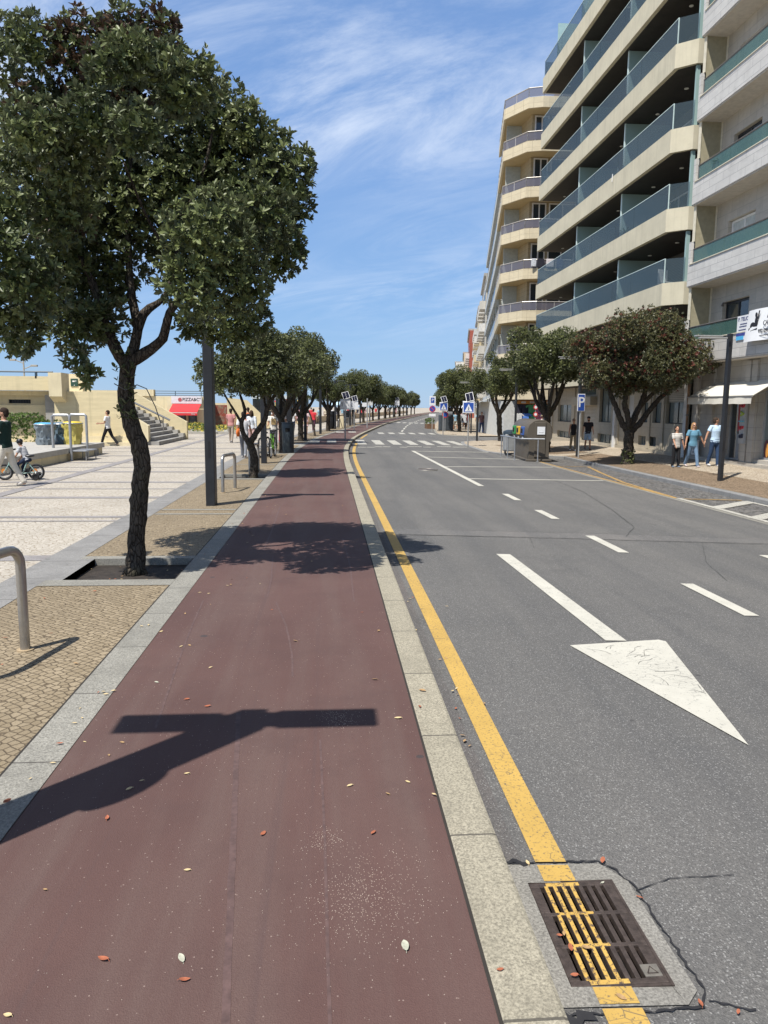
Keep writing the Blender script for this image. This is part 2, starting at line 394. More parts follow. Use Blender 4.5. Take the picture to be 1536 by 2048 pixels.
def m_concrete(name, base, board=0.12):
    """painted board-marked concrete"""
    g = NG(name, 0.8, 0, 0.3)
    sp = g.n('ShaderNodeSeparateXYZ'); g.l(g.co, sp.inputs[0])
    fr = g.math('FRACT', g.math('DIVIDE', g.math('ADD', sp.outputs[2], g.math('MULTIPLY', g.noise(1.2, 2), 0.03)), board))
    cell = g.n('ShaderNodeTexWhiteNoise'); cell.noise_dimensions = '1D'; g.l(g.math('FLOOR', g.math('DIVIDE', sp.outputs[2], board)), cell.inputs['W'])
    n = g.noise(1.4, 6, 0.65, g.mapped((1, 1, 5)))
    c = g.mix(g.math('MULTIPLY', cell.outputs[0], 0.5), base, tuple(x * 0.88 for x in base))
    c = g.mix(g.math('MULTIPLY', g.ramp(n, 0.45, 0.75), 0.4), c, tuple(x * 0.68 for x in base))
    st = g.noise(1.0, 6, 0.65, g.mapped((5, 5, 0.25))); c = g.mix(g.math('MULTIPLY', g.ramp(st, 0.52, 0.72), 0.35), c, tuple(x * 0.55 for x in base))
    line = g.math('LESS_THAN', fr, 0.06); c = g.mix(g.math('MULTIPLY', line, 0.22), c, tuple(x * 0.5 for x in base))
    g.col(c); g.bump(g.math('SUBTRACT', n, g.math('MULTIPLY', line, 0.4)), 0.3, 0.012)
    return g.m
def m_render(name, base, streak=0.35):
    """painted render with rain streaks and patchy grime"""
    g = NG(name, 0.85, 0, 0.25)
    n = g.noise(1.3, 7, 0.65); c = g.mix(g.ramp(n, 0.35, 0.7), tuple(x * 1.05 for x in base), tuple(x * 0.90 for x in base))
    st = g.noise(1.0, 6, 0.65, g.mapped((5, 5, 0.22))); c = g.mix(g.math('MULTIPLY', g.ramp(st, 0.50, 0.72), streak), c, tuple(x * 0.52 for x in base))
    sp = g.noise(6, 6, 0.7); c = g.mix(g.math('MULTIPLY', g.ramp(sp, 0.56, 0.72), streak * .7), c, tuple(x * 0.6 for x in base))
    g.col(c); g.bump(g.noise(60, 3, 0.6), 0.15, 0.006)
    return g.m
def m_bark():
    g = NG("bark", 0.95, 0, 0.15)
    co = g.mapped((1, 1, 0.32)); n = g.noise(22, 8, 0.75, co, 1.2); v = g.voro(26, co, 'DISTANCE_TO_EDGE')
    c = g.mix(g.ramp(n, 0.35, 0.68), (0.036, 0.029, 0.023), (0.135, 0.115, 0.092))
    c = g.mix(g.math('MULTIPLY', g.ramp(g.noise(2.5, 4), 0.52, 0.7), 0.45), c, (0.075, 0.08, 0.035))
    c = g.mix(g.ramp(v.outputs['Distance'], 0.0, 0.09), (0.02, 0.016, 0.012), c)
    g.col(c); g.bump(g.math('ADD', n, g.ramp(v.outputs['Distance'], 0, 0.15)), 0.7, 0.025)
    return g.m
def m_leaf(name, a, b, c2, back=(0.15, 0.17, 0.12)):
    """leaf colours by tint: leaf age, plus painted shade on inner leaves; felted pale underside"""
    g = NG(name, 0.45, 0, 0.32)
    at = g.n('ShaderNodeAttribute'); at.attribute_name = 'tint'
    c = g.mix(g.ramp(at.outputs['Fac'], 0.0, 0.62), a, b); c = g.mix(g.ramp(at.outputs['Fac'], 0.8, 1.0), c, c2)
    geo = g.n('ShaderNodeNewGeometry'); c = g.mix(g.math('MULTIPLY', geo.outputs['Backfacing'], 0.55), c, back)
    g.col(c)
    tl = g.n('ShaderNodeBsdfTranslucent'); g.l(c, tl.inputs[0]); ms = g.n('ShaderNodeMixShader'); ms.inputs[0].default_value = 0.14
    g.l(g.b.outputs[0], ms.inputs[1]); g.l(tl.outputs[0], ms.inputs[2]); g.l(ms.outputs[0], g.t.nodes['Material Output'].inputs[0])
    return g.m
# ------------------------------------------------------------------ the ground: strips that follow the kerb line
KY = [-12, 30, 39.5, 49, 60.7, 85, 113, 151, 198, 300, 420]
KX = [.73, .73, 1.12, 1.91, 3.35, 6.4, 10.8, 17.3, 25.4, 44, 66]
YS = np.concatenate([np.arange(-8, 30, 2.0), np.arange(30, 64, 1.0), np.arange(64, 120, 3.0), np.arange(120, 301, 10.0)])
_t = np.linspace(-12, 420, 433); _k = np.interp(_t, KY, KX)
_ks = np.convolve(np.pad(_k, 6, mode='edge'), np.ones(13) / 13, 'valid'); _ks[:30] = .73
def kx(y): return float(np.interp(y, _t, _ks))
def zr(o, up=0.12): return -0.03 * min(max(o, 0.0), 10.0) + (up - 0.12 if o > 0 or up != 0.12 else 0.0)
def RZ(x, y): return zr(x - kx(y), 0.0)              # level of the carriageway
def strip(name, o0, o1, mat, z=None, y0=-8, y1=300, lift=0.0, nx=1, kind='structure', dz=0.0):
    """ribbon between two offsets from the kerb line (numbers or functions of y); z None = carriageway level"""
    ys = [y for y in YS if y0 < y < y1]; ys = [y0] + ys + [y1]; vs = []; fs = []
    f0 = o0 if callable(o0) else (lambda y: o0); f1 = o1 if callable(o1) else (lambda y: o1)
    for y in ys:
        a, b = f0(y), f1(y)
        for i in range(nx + 1):
            o = a + (b - a) * i / nx
            vs.append((kx(y) + o, y, (RZ(kx(y) + o, y) if z is None else z) + lift + dz))
    for j in range(len(ys) - 1):
        for i in range(nx):
            p = j * (nx + 1) + i; fs.append((p, p + 1, p + nx + 2, p + nx + 1))
    mb = MB().add(vs, fs); o = mb.build(name, mat, smooth=False); tag(o, kind=kind); return o
ASPH = m_asphalt("asphalt", 0.152); ASPH2 = m_asphalt("asphalt_patch", 0.17, 1.03)
CYC = m_cycle(); GRAN = m_granite("kerb_granite", (0.345, 0.315, 0.24), 1.0); GRAN2 = m_granite("edge_granite", (0.285, 0.275, 0.24), 0.95)
SLATE = m_granite("grey_slab", (0.24, 0.235, 0.225), 0.9, 1, 0.8)
COB = m_cobble("tan_setts", (0.235, 0.187, 0.12), (0.315, 0.255, 0.17), (0.115, 0.087, 0.055), 18, 17, 0.6, 0.45, 0.10)
LIME = m_cobble("limestone_mosaic", (0.41, 0.375, 0.315), (0.48, 0.445, 0.385), (0.25, 0.21, 0.16), 13, 13, 0.5, 0.9, 0.06, 0.006)
LIME2 = m_cobble("cream_mosaic", (0.38, 0.32, 0.24), (0.47, 0.41, 0.325), (0.2, 0.155, 0.105), 11, 11, 0.5, 0.9, 0.07, 0.008)
TANSET = m_cobble("brown_setts", (0.215, 0.155, 0.10), (0.27, 0.20, 0.135), (0.10, 0.075, 0.05), 11, 11, 0.3, 0.7, 0.09, 0.01)
BASALT = m_cobble("basalt_setts", (0.115, 0.115, 0.115), (0.21, 0.20, 0.185), (0.055, 0.05, 0.045), 9, 9, 0.1, 0.6, 0.10, 0.02)
SOIL = plain("dark_soil", (0.030, 0.024, 0.019), 0.95, 0, 0.5, 9, 0.9, 25)
WPAINT = m_paint("white_road_paint", (0.52, 0.505, 0.44), 0.35); WPAINT2 = m_paint("worn_white_paint", (0.47, 0.455, 0.40), 0.75)
YPAINT = m_paint("yellow_road_paint", (0.50, 0.325, 0.085), 0.6, True, (0.12, 0.10, 0.07), 60); YWORN = m_paint("worn_yellow_paint", (0.42, 0.26, 0.08), 0.9, False, (0.13, 0.12, 0.10), 14)

gb = MB(); gb.quad((-500, -60, -0.75), (1500, -60, -0.75), (1500, 3000, -0.75), (-500, 3000, -0.75))
tag(gb.build("ground", plain("earth", (0.34, 0.30, 0.24), 0.95, 0, 0.2, 0.05)), kind='structure')
sb = MB(); sb.quad((-5000, -2000, -1.2), (3000, -2000, -1.2), (3000, 5500, -1.2), (-5000, 5500, -1.2))
tag(sb.build("sea", plain("sea_water", (0.03, 0.09, 0.16), 0.15, 0, 0.2, 0.01, 0.4, 0.2)), kind='structure')

def ro(y):      # right edge of the asphalt, as an offset from the kerb line
    return float(np.interp(y, [-8, 32.5, 34.5, 37, 44, 48, 50.2, 56.6, 59, 63, 70, 300], [7.75, 7.75, 7.1, 6.65, 6.35, 6.7, 8.4, 8.4, 5.6, 5.3, 5.3, 5.6]))
strip("road", 0.0, ro, ASPH, None, y1=2.268, nx=6); strip("road", 0.0, ro, ASPH, None, y0=2.838, nx=6)
strip("road", 0.0, .826 - .73, ASPH, None, 2.268, 2.838); strip("road", 1.182 - .73, ro, ASPH, None, 2.268, 2.838, nx=6)
strip("cycle_path", -2.13, -0.215, CYC, 0.0)
# granite kerb along the carriageway, with a worn rounded arris
ys = [-8] + [y for y in YS if -8 < y < 300] + [300]; mb = MB()
prof = [(-0.205, -0.3), (-0.205, 0.004), (-0.2, 0.007), (-0.018, 0.007), (-0.005, 0.002), (0.0, -0.014), (0.0, -0.3)]
vs = [(kx(y) + a, y, z) for y in ys for a, z in prof]; n = len(prof)
mb.add(vs, [(j * n + i, j * n + i + 1, (j + 1) * n + i + 1, (j + 1) * n + i) for j in range(len(ys) - 1) for i in range(n - 1)])
tag(mb.build("kerb", GRAN), kind='structure')
strip("gutter", 0.002, 0.11, m_asphalt("gutter_asphalt", 0.135, 1.1), None, lift=0.003, y0=2.97)
strip("cycle_path_joint", -0.218, -0.2055, plain("black_joint", (0.03, 0.026, 0.022), 0.95), 0.002)
strip("granite_edging", -2.37, -2.13, GRAN2, 0.004)
strip("edging_joint", -2.385, -2.37, plain("black_joint", (0.03, 0.026, 0.022)), 0.002)
PITS = [(8.0, 9.12), (19.4, 20.55), (29.9, 31.0), (40.2, 41.3), (57.0, 58.1)]
ya = -8
for a, b in PITS:
    strip("planting_strip", -3.72, -2.385, COB, 0.0, ya, a - 0.26)
    strip("pit_border", -3.72, -2.37, GRAN2, 0.006, a - 0.26, a)
    strip("pit_soil", -3.55, -2.37, SOIL, -0.075, a, b)
    strip("pit_border", -3.72, -2.37, GRAN2, 0.006, b, b + 0.16)
    mb = MB(); k0 = kx(a)
    mb.quad((k0 - 3.55, a, -0.09), (k0 - 3.55, b, -0.09), (k0 - 3.55, b, 0.004), (k0 - 3.55, a, 0.004))
    mb.quad((k0 - 2.37, a, -0.09), (k0 - 2.37, b, -0.09), (k0 - 2.37, b, 0.003), (k0 - 2.37, a, 0.003))
    mb.quad((k0 - 3.55, b, -0.09), (k0 - 2.37, b, -0.09), (k0 - 2.37, b, 0.005), (k0 - 3.55, b, 0.005))
    tag(mb.build("pit_wall", GRAN2), kind='structure')
    mb = MB(); mb.box(k0 - 3.72, k0 - 3.55, a, b, -0.1, 0.005); tag(mb.build("pit_border", SLATE), kind='structure')
    ya = b + 0.16
strip("planting_strip", -3.72, -2.385, COB, 0.0, ya, 300)
for y in (12.9, 13.45, 24.0):                       # thin light bands across the setts
    strip("sett_band", -3.70, -2.39, GRAN2, 0.005, y, y + 0.13)
strip("plaza_edge", -4.14, -3.72, SLATE, 0.004)
strip("plaza", lambda y: -70, -4.14, LIME, -0.001)
BAND = m_granite("plaza_band_stone", (0.255, 0.24, 0.235), 0.0, 1, 0.85)
for y, w in [(2.4, .3), (5.7, .3), (9.05, .32), (12.15, .10), (12.55, .2), (15.2, .3), (16.9, .12), (18.3, .3), (21.2, .3), (22.8, .12), (24.6, .3), (28, .3), (30.5, .15), (33, .35), (38, .4), (44, .4), (51, .5), (60, .5), (70, .5), (82, .6), (96, .6)]:
    mb = MB(); k0 = kx(y); mb.quad((k0 - 22, y, .004), (k0 - 4.14, y, .004), (k0 - 4.14, y + w, .004), (k0 - 22, y + w, .004)); tag(mb.build("plaza_band", BAND), kind='structure')
mb = MB(); mb.quad((-6.86, 13, .008), (-6.56, 13, .008), (-6.56, 60, .008), (-6.86, 60, .008)); tag(mb.build("plaza_band", BAND), kind='structure')

# right-hand side: flush stone edge, sett parking bay, kerb, pavement, side street
PZ = -0.29
strip("parking_edge", 7.75, 7.90, GRAN2, None, -8, 33.2, lift=0.004)
strip("parking_bay", 7.90, 9.70, BASALT, None, -8, 33.2)
strip("parking_bay", lambda y: ro(y), lambda y: 9.70 - (y - 33.2) * 1.1, BASALT, None, 33.2, 34.4)
def ko(y): return float(np.interp(y, [-8, 33.0, 35.2, 37, 44, 47.2, 48.8, 49.9], [9.70, 9.70, 7.2, 6.65, 6.35, 6.55, 7.4, 9.4]))
ysr = [-8] + [y for y in YS if -8 < y < 49.9] + [33.0, 33.6, 34.2, 34.8, 35.2, 45.5, 47.2, 48.0, 48.8, 49.4, 49.9]; ysr = sorted(set(ysr))
def rkerb(name, ysq, kf, wide, mat):
    mb = MB(); prof = [(0, -0.25), (0, -0.012), (0.012, 0.004), (wide, 0.004)]; n = len(prof)
    vs = [(kx(y) + kf(y) + a, y, PZ + z) for y in ysq for a, z in prof]
    mb.add(vs, [(j * n + i, j * n + i + 1, (j + 1) * n + i + 1, (j + 1) * n + i) for j in range(len(ysq) - 1) for i in range(n - 1)])
    tag(mb.build(name, mat), kind='structure')
KERB2 = m_granite("dark_kerb_granite", (0.25, 0.25, 0.245), 1.1, 1, 0.7)
rkerb("pavement_kerb", ysr, ko, 0.22, KERB2)
def PV(x, y): return PZ + .23 * min(max((x - 10.7) / 3.5, 0), 1) * min(max((49 - y) / 5, 0), 1)
mb = MB(); vs = []
for y in ysr: x0 = kx(y) + ko(y) + 0.22; vs += [(x, y, PV(x, y)) for x in (x0, max(x0, 10.7) + .001, 12.4, 14.2, 19.5)]
mb.add(vs, [(5 * j + i, 5 * j + i + 1, 5 * j + i + 6, 5 * j + i + 5) for j in range(len(ysr) - 1) for i in range(4)]); tag(mb.build("pavement", LIME2), kind='structure')
mb = MB(); mb.add([(x, y, PV(x, y) + .006) for y in (-8, 33.4) for x in (10.66, 10.701, 12.35)], [(0, 1, 4, 3), (1, 2, 5, 4)]); tag(mb.build("pavement_tree_band", TANSET), kind='structure')
mb = MB(); mb.add([(x, y, PV(x, y) + .006) for y in (34.6, 43) for x in (9.6, 10.701, 12.2)], [(0, 1, 4, 3), (1, 2, 5, 4)]); tag(mb.build("pavement_tree_band", TANSET), kind='structure')
mb = MB(); pts = [(kx(y) + ro(y), y) for y in (48.0, 50.2, 52, 54, 56.6, 59)]
vs = []
for x, y in pts: vs += [(x, y, RZ(x, y)), (45, y, RZ(x, y))]
mb.add(vs, [(2 * j, 2 * j + 1, 2 * j + 3, 2 * j + 2) for j in range(len(pts) - 1)]); tag(mb.build("side_street", ASPH2), kind='structure')
def ko2(y): return float(np.interp(y, [56.9, 57.5, 58.5, 60, 63, 70, 300], [8.6, 7.2, 6.0, 5.55, 5.3, 5.3, 5.6]))
ysf = sorted(set([56.9, 57.2, 57.5, 58, 58.5, 59.2] + [y for y in YS if 59.3 < y <= 300]))
rkerb("far_kerb", ysf, ko2, 0.2, GRAN2)
mb = MB(); vs = []
for y in ysf: vs += [(kx(y) + ko2(y) + 0.2, y, PZ), (kx(y) + 26, y, PZ)]
mb.add(vs, [(2 * j, 2 * j + 1, 2 * j + 3, 2 * j + 2) for j in range(len(ysf) - 1)]); tag(mb.build("pavement", LIME2), kind='structure')

# ------------------------------------------------------------------ road markings
def on_road(pts, lift=0.008): return [(x, y, RZ(x, y) + lift) for x, y in pts]
def mark(name, polys, mat, lift=0.008, sub=1):
    mb = MB()
    for p in polys: q = on_road(p, lift); mb.add(q, [tuple(range(len(q)))])
    return tag(mb.build(name, mat), kind='structure')
strip("yellow_line", 0.168, 0.305, YPAINT, None, 2.98, 41, lift=0.009); strip("yellow_line", 0.168, 0.305, YPAINT, None, -3, 2.17, lift=0.009)
strip("yellow_line", 0.168, 0.305, YPAINT, None, 47, 54, lift=0.009)
mark("direction_arrow", [[(2.32, 10.1), (2.42, 6.2), (2.61, 6.2), (2.515, 10.1)], [(2.05, 6.05), (2.54, 4.14), (2.965, 6.2), (2.92, 6.245)]], WPAINT)
mark("lane_dashes", [[(4.20, a), (4.36, a), (4.36, b), (4.20, b)] for a, b in ((16.6, 17.87), (13.75, 14.97), (10.44, 11.88), (7.1, 8.5))], WPAINT)
mark("lane_dashes", [[(6.36, 8.9), (6.52, 8.9), (6.52, 10.5), (6.36, 10.5)]], WPAINT)
mark("hatched_zone", [[(3.97, 19.6), (4.13, 19.6), (4.06, 35.5), (3.90, 35.5)], [(4.04, 35.35), (4.04, 35.15), (8.3, 36.5), (7.9, 36.62)],
     [(4.07, 31.3), (4.07, 31.12), (8.4, 31.6), (8.4, 31.78)], [(4.09, 26.2), (4.09, 26.04), (8.42, 27.55), (8.42, 27.72)], [(4.12, 21.75), (4.12, 21.6), (8.42, 22.35), (8.42, 22.5)]], WPAINT)
cw = []
for k in range(7):
    x0 = 1.55 + 0.985 * k; s = 0.48 * k
    cw.append([(x0, 39.9 + s), (x0 + 0.50, 40.05 + s), (x0 + 0.55, 45.2 + s), (x0 + 0.02, 45.0 + s)])
mark("zebra_crossing", cw, WPAINT2)
zz = []; random.seed(4)
for k in range(14):
    x0 = 1.45 + 0.44 * k; y = 36.9 + 0.28 * k + (0.45 if (k // 2) % 2 else 0)
    if k in (4, 9): continue
    zz.append([(x0, y), (x0 + 0.40, y + .1), (x0 + 0.40, y + 0.5), (x0, y + 0.4)])
mark("give_way_line", zz, WPAINT2)
cw = []
for k in range(6):
    x0 = 3.75 + 0.86 * k; s = 0.55 * k
    cw.append([(x0, 56.2 + s), (x0 + 0.46, 56.4 + s), (x0 + 0.5, 59.2 + s), (x0 + .04, 59 + s)])
mark("zebra_crossing", cw, WPAINT2)
cl = []
for i in range(14):
    y = 63 + i * 6.5; o = 2.4
    cl.append([(kx(y) + o, y), (kx(y) + o + .16, y), (kx(y + 4) + o + .16, y + 4), (kx(y + 4) + o, y + 4)])
mark("centre_line", cl, WPAINT)
mark("zebra_crossing", [[(kx(95) + .5 + .8 * k, 95 + .3 * k), (kx(95) + .95 + .8 * k, 95 + .3 * k), (kx(99) + .95 + .8 * k, 99 + .3 * k), (kx(99) + .5 + .8 * k, 99 + .3 * k)] for k in range(6)], WPAINT2)
mb = MB()                                           # crossing blocks carried over the cycle path
for x0, y0, y1 in ((-0.98, 38.7, 41.9), (-0.1, 38.9, 42.1), (-1.7, 36.2, 38.2)): mb.quad((x0, y0, .005), (x0 + .5, y0, .005), (x0 + .52, y1, .005), (x0 + .02, y1, .005))
for x0, y0, y1 in ((0.55, 54.3, 56.2), (1.45, 54.6, 56.6)): mb.quad((x0, y0, .005), (x0 + .55, y0, .005), (x0 + .57, y1, .005), (x0 + .02, y1, .005))
tag(mb.build("cycle_path_crossing_blocks", WPAINT2), kind='structure')
# painted lines in the parking bay and the white hatched end of it
def band(pts, w, dz=.01):
    mb = MB(); L_ = []; 
    for i, (x, y) in enumerate(pts):
        a = Vector(pts[max(i - 1, 0)]); b = Vector(pts[min(i + 1, len(pts) - 1)]); d = (b - a).normalized(); nrm = Vector((-d.y, d.x)) * w / 2
        L_ += [(x + nrm.x, y + nrm.y, RZ(x, y) + dz), (x - nrm.x, y - nrm.y, RZ(x, y) + dz)]
    mb.add(L_, [(2 * i, 2 * i + 1, 2 * i + 3, 2 * i + 2) for i in range(len(pts) - 1)]); return mb
for p in ([(8.75, 32.4), (8.72, 28), (8.66, 21.6), (8.66, 18.0)], [(10.05, 28.4), (9.5, 25.5), (8.9, 22), (8.68, 18.2)], [(8.75, 28.2), (10.2, 28.5)], [(8.7, 17.9), (10.35, 18.0)]):
    tag(band(p, .11).build("yellow_bay_line", YWORN), kind='structure')
for y in (17.2, 15.6, 14.0, 12.4, 10.8): tag(band([(8.72, y - 1.0), (10.36, y + .45)], .34, .011).build("white_bay_hatching", WPAINT2), kind='structure')
tag(band([(8.70, 18), (8.70, 6)], .14, .014).build("white_bay_line", WPAINT2), kind='structure'); tag(band([(10.34, 17.8), (10.34, 6)], .12, .014).build("white_bay_line", WPAINT2), kind='structure')
# trench reinstatement across the carriageway with its tarred seams
strip("trench_patch", 0.12, 7.7, ASPH2, None, 11.55, 12.1, lift=.004, nx=4)
TAR = plain("tar_seam", (0.022, 0.022, 0.024), 0.7, 0, 0.3)
def crack(pts, w, mat=TAR, dz=.0065, seed=1, step=.06, onroad=True, wob=1.0):
    """a crack of uneven width along a polyline"""
    rnd = random.Random(seed); P = [Vector((*p, 0)) for p in pts]; out = []
    for a, b in zip(P, P[1:]):
        m = max(1, int((b - a).length / step))
        for i in range(m): out.append(a.lerp(b, i / m))
    out.append(P[-1]); vs = []
    for i, p in enumerate(out):
        d = (out[min(i + 1, len(out) - 1)] - out[max(i - 1, 0)]).normalized(); nr = Vector((-d.y, d.x, 0)); p = p + nr * rnd.uniform(-.5, .5) * w * wob
        ww = w * (1 - .75 * wob * rnd.random()); z = RZ(p.x, p.y) if onroad else 0
        vs += [(p.x + nr.x * ww / 2, p.y + nr.y * ww / 2, z + dz), (p.x - nr.x * ww / 2, p.y - nr.y * ww / 2, z + dz)]
    mb = MB().add(vs, [(2 * i, 2 * i + 1, 2 * i + 3, 2 * i + 2) for i in range(len(out) - 1)]); return tag(mb.build("asphalt_crack", mat), kind='structure')
CRK = plain("crack_grey", (0.05, 0.05, 0.05), 0.9)  # one flat dark grey for the crack lines
crack([(1.0, 11.53), (3.5, 11.6), (5.4, 11.5), (8.3, 11.4)], 0.0175, CRK, seed=2, step=.12); crack([(2.2, 12.13), (4.5, 12.15), (8.2, 11.95)], 0.0150, CRK, seed=3, step=.12)
crack([(4.9, 11.9), (5.5, 13), (6.0, 15.4), (6.6, 19), (6.9, 24)], 0.0175, CRK, seed=4, step=.15); crack([(6.0, 11.5), (5.2, 9.8), (4.9, 8.7)], 0.0100, CRK, seed=5, step=.12); crack([(3.2, 11.6), (3.0, 10.6)], 0.0100, CRK, seed=9)

ar = random.Random(9)                               # crazed paint on the arrow head
for i in range(13):
    x, y = (ar.uniform(2.28, 2.72), ar.uniform(5.75, 6.0)) if i < 7 else (ar.uniform(2.45, 2.75), ar.uniform(4.9, 5.75)); p = [(x, y)]; a = ar.uniform(-.5, .5) if i % 3 else ar.uniform(1.2, 1.9)
    for k in range(ar.randint(3, 5)): a += ar.uniform(-.7, .7); x += .055 * math.cos(a); y += .075 * math.sin(a); p.append((x, y))
    crack([(min(max(q[0], 2.56 - .42 * (q[1] - 4.3) / 1.9), 2.58 + .32 * (q[1] - 4.3) / 1.9), min(q[1], 6.05)) for q in p], .006, CRK, .0098, 60 + i, .03)
SCUFF = plain("rubber_scuff", (0.098, 0.060, 0.055), 0.75, 0, 0.3, 20)
for i, (p, w) in enumerate([([(-1.2, 7.1), (-1.16, 6.3), (-1.1, 5.4), (-1.0, 4.2)], .012), ([(-.5, 7.0), (-.36, 6.2), (-.28, 5.5), (-.25, 5.0)], .012), ([(-.55, 4.4), (-.45, 3.4), (-.36, 2.5), (-.3, 1.9)], .022), ([(-.05, 4.0), (-.02, 3.0), (0, 2.0)], .01), ([(-.7, 9.3), (-.62, 8.0), (-.6, 7.2)], .012), ([(.2, 10.5), (.25, 8.6), (.24, 7)], .012), ([(-.9, 14), (-.85, 11), (-.84, 9.6)], .016)]): crack(p, w * 1.3, SCUFF, .0012, 40 + i, .12, False, .15)
# ------------------------------------------------------------------ gully: concrete collar, tarred crack, cast iron grate
GX0, GX1, GY0, GY1 = .80, 1.26, 2.18, 2.965
gz = RZ(1.0, 2.5)
CONC = m_granite("gully_concrete", (0.24, 0.23, 0.205), 0, 1, 0.6)
def gq(a, b, c, d, dz=.007): return on_road([a, b, c, d], dz)
mb = MB()
ix0, ix1, iy0, iy1 = .826, 1.182, 2.268, 2.838
for a, b, c, d in ((GX0 - .03, ix0, GY0, GY1), (ix1, GX1, GY0 + .06, GY1 - .12)): mb.quad(*gq((a, c), (b, c), (b, d), (a, d)))
mb.quad(*gq((ix0, GY0), (GX1 - .06, GY0), (ix1, iy0), (ix0, iy0))); mb.quad(*gq((ix0, iy1), (ix1, iy1), (GX1 - .08, GY1), (ix0, GY1)))
mb.add(on_road([(GX1 - .08, GY1), (ix1, iy1), (ix1, GY1 - .12), (GX1, GY1 - .12)], .007), [(0, 1, 2, 3)]); mb.add(on_road([(ix1, iy0), (GX1 - .06, GY0), (GX1, GY0 + .06), (ix1, GY0 + .06)], .007), [(0, 1, 2, 3)])
for c, d in ((2.188, 2.262), (2.844, 2.955)): strip("yellow_line", 0.168, 0.305, YPAINT, None, c, d, lift=.0105)
tag(mb.build("gully_collar", CONC), kind='structure')
crack([(.74, 2.975), (1.0, 2.985), (1.18, 2.985), (1.235, 2.92), (1.275, 2.8), (1.28, 2.5), (1.285, 2.25), (1.25, 2.165), (1.05, 2.155), (.74, 2.15)], .0135, seed=7, step=.02, dz=.0085)
crack([(.735, 3.03), (.76, 2.99), (.86, 2.98)], .05, seed=12, step=.02, dz=.009); crack([(.74, 2.16), (.80, 2.13), (.86, 2.15)], .05, seed=13, step=.02, dz=.009); crack([(1.28, 2.2), (1.36, 2.17), (1.42, 2.15)], .014, seed=14, step=.02); crack([(1.27, 2.78), (1.45, 2.86), (1.75, 2.88)], .006, seed=15, step=.03)
crack([(.735, 3.1), (.745, 3.6), (.74, 4.2), (.75, 4.6)], .016, seed=16, step=.03); crack([(.74, 4.9), (.745, 5.4)], .014, seed=17, step=.03)
IRON = plain("cast_iron", (0.075, 0.058, 0.05), 0.55, 0.35, 0.35, 30, 0.4, 90)
IRONY = m_paint("painted_cast_iron", (0.54, 0.345, 0.085), 0.9, False, (0.085, 0.06, 0.045), 70)
gr = thing("drain_grate", "rusty cast iron drain grate striped by the yellow line, beside the kerb", "drain grate", (1.004, 2.553, gz + .004), 0)
gw, gh = (ix1 - ix0) / 2 - .004, (iy1 - iy0) / 2 - .004
mb = MB()
sl0 = [(-gw + .03 + i * (2 * gw - .06) / 8, -gw + .03 + (i + 1) * (2 * gw - .06) / 8) for i in range(8)]
rows = [(-gh + .025, -gh + .025 + .158), (-.079, .079), (gh - .025 - .158, gh - .025)]
def grate_piece(mb, xa, xb, ya, yb): mb.bbox(xa, xb, ya, yb, -.022, .006, .0025)
edges = [-gw] + [(a + .013) for a, b in sl0] + [gw]
YL = -.108, .036                                   # the part the yellow line runs over
for a, b in ((-gh, rows[0][0]), (rows[0][1], rows[1][0]), (rows[1][1], rows[2][0]), (rows[2][1], gh)):
    for x0, x1, cur in ((-gw, YL[0], 0), (YL[0], YL[1], 1), (YL[1], gw, 0)):
        mb.cur = 0; grate_piece(mb, x0, x1, a, b)
        if cur: mb.cur = 1; mb.box(x0 + .002, x1 - .002, a + .002, b - .002, .0061, .0068)
for y0, y1 in rows:
    xs = [-gw] + [v for a, b in sl0 for v in (a + .0095, b - .0095)] + [gw]
    for i in range(0, len(xs), 2):
        mb.cur = 0; grate_piece(mb, xs[i], xs[i + 1], y0 - .001, y1 + .001)
        if YL[0] < (xs[i] + xs[i + 1]) / 2 < YL[1]: mb.cur = 1; mb.box(xs[i] + .002, xs[i + 1] - .002, y0 - .003, y1 + .003, .0062, .0069)
mb.build("grate_bars", [IRON, IRONY], gr)
mb = MB(); mb.box(-gw - .004, gw + .004, -gh - .004, gh + .004, -.30, -.28)
for q in ((-gw - .012, -gw - .004, -gh - .012, gh + .012), (gw + .004, gw + .012, -gh - .012, gh + .012), (-gw - .004, gw + .004, -gh - .012, -gh - .004), (-gw - .004, gw + .004, gh + .004, gh + .012)): mb.box(*q, -.30, -.052)
mb.build("sump", plain("sump_dark", (0.006, 0.006, 0.006), 0.95), gr)
mb = MB()
for a, b, c, d in ((-gw - .012, -gw - .001, -gh - .012, gh + .012), (gw + .001, gw + .012, -gh - .012, gh + .012), (-gw, gw, -gh - .012, -gh - .001), (-gw, gw, gh + .001, gh + .012)): mb.box(a, b, c, d, -.05, .004)
mb.build("frame", IRON, gr)
mb = MB(); mb.bbox(gw - .075, gw - .012, -gh + .028, -gh + .085, .0, .0085, .002)
pl = mb.build("plate", plain("worn_steel", (0.19, 0.175, 0.15), 0.5, 0.3, 0.2, 40), gr)
mb = MB(); mb.tube([(gw - .062, -gh + .04, .009), (gw - .043, -gh + .072, .009), (gw - .025, -gh + .04, .009), (gw - .062, -gh + .04, .009)], .0028, 5); mb.build("raised_mark", IRON, pl)
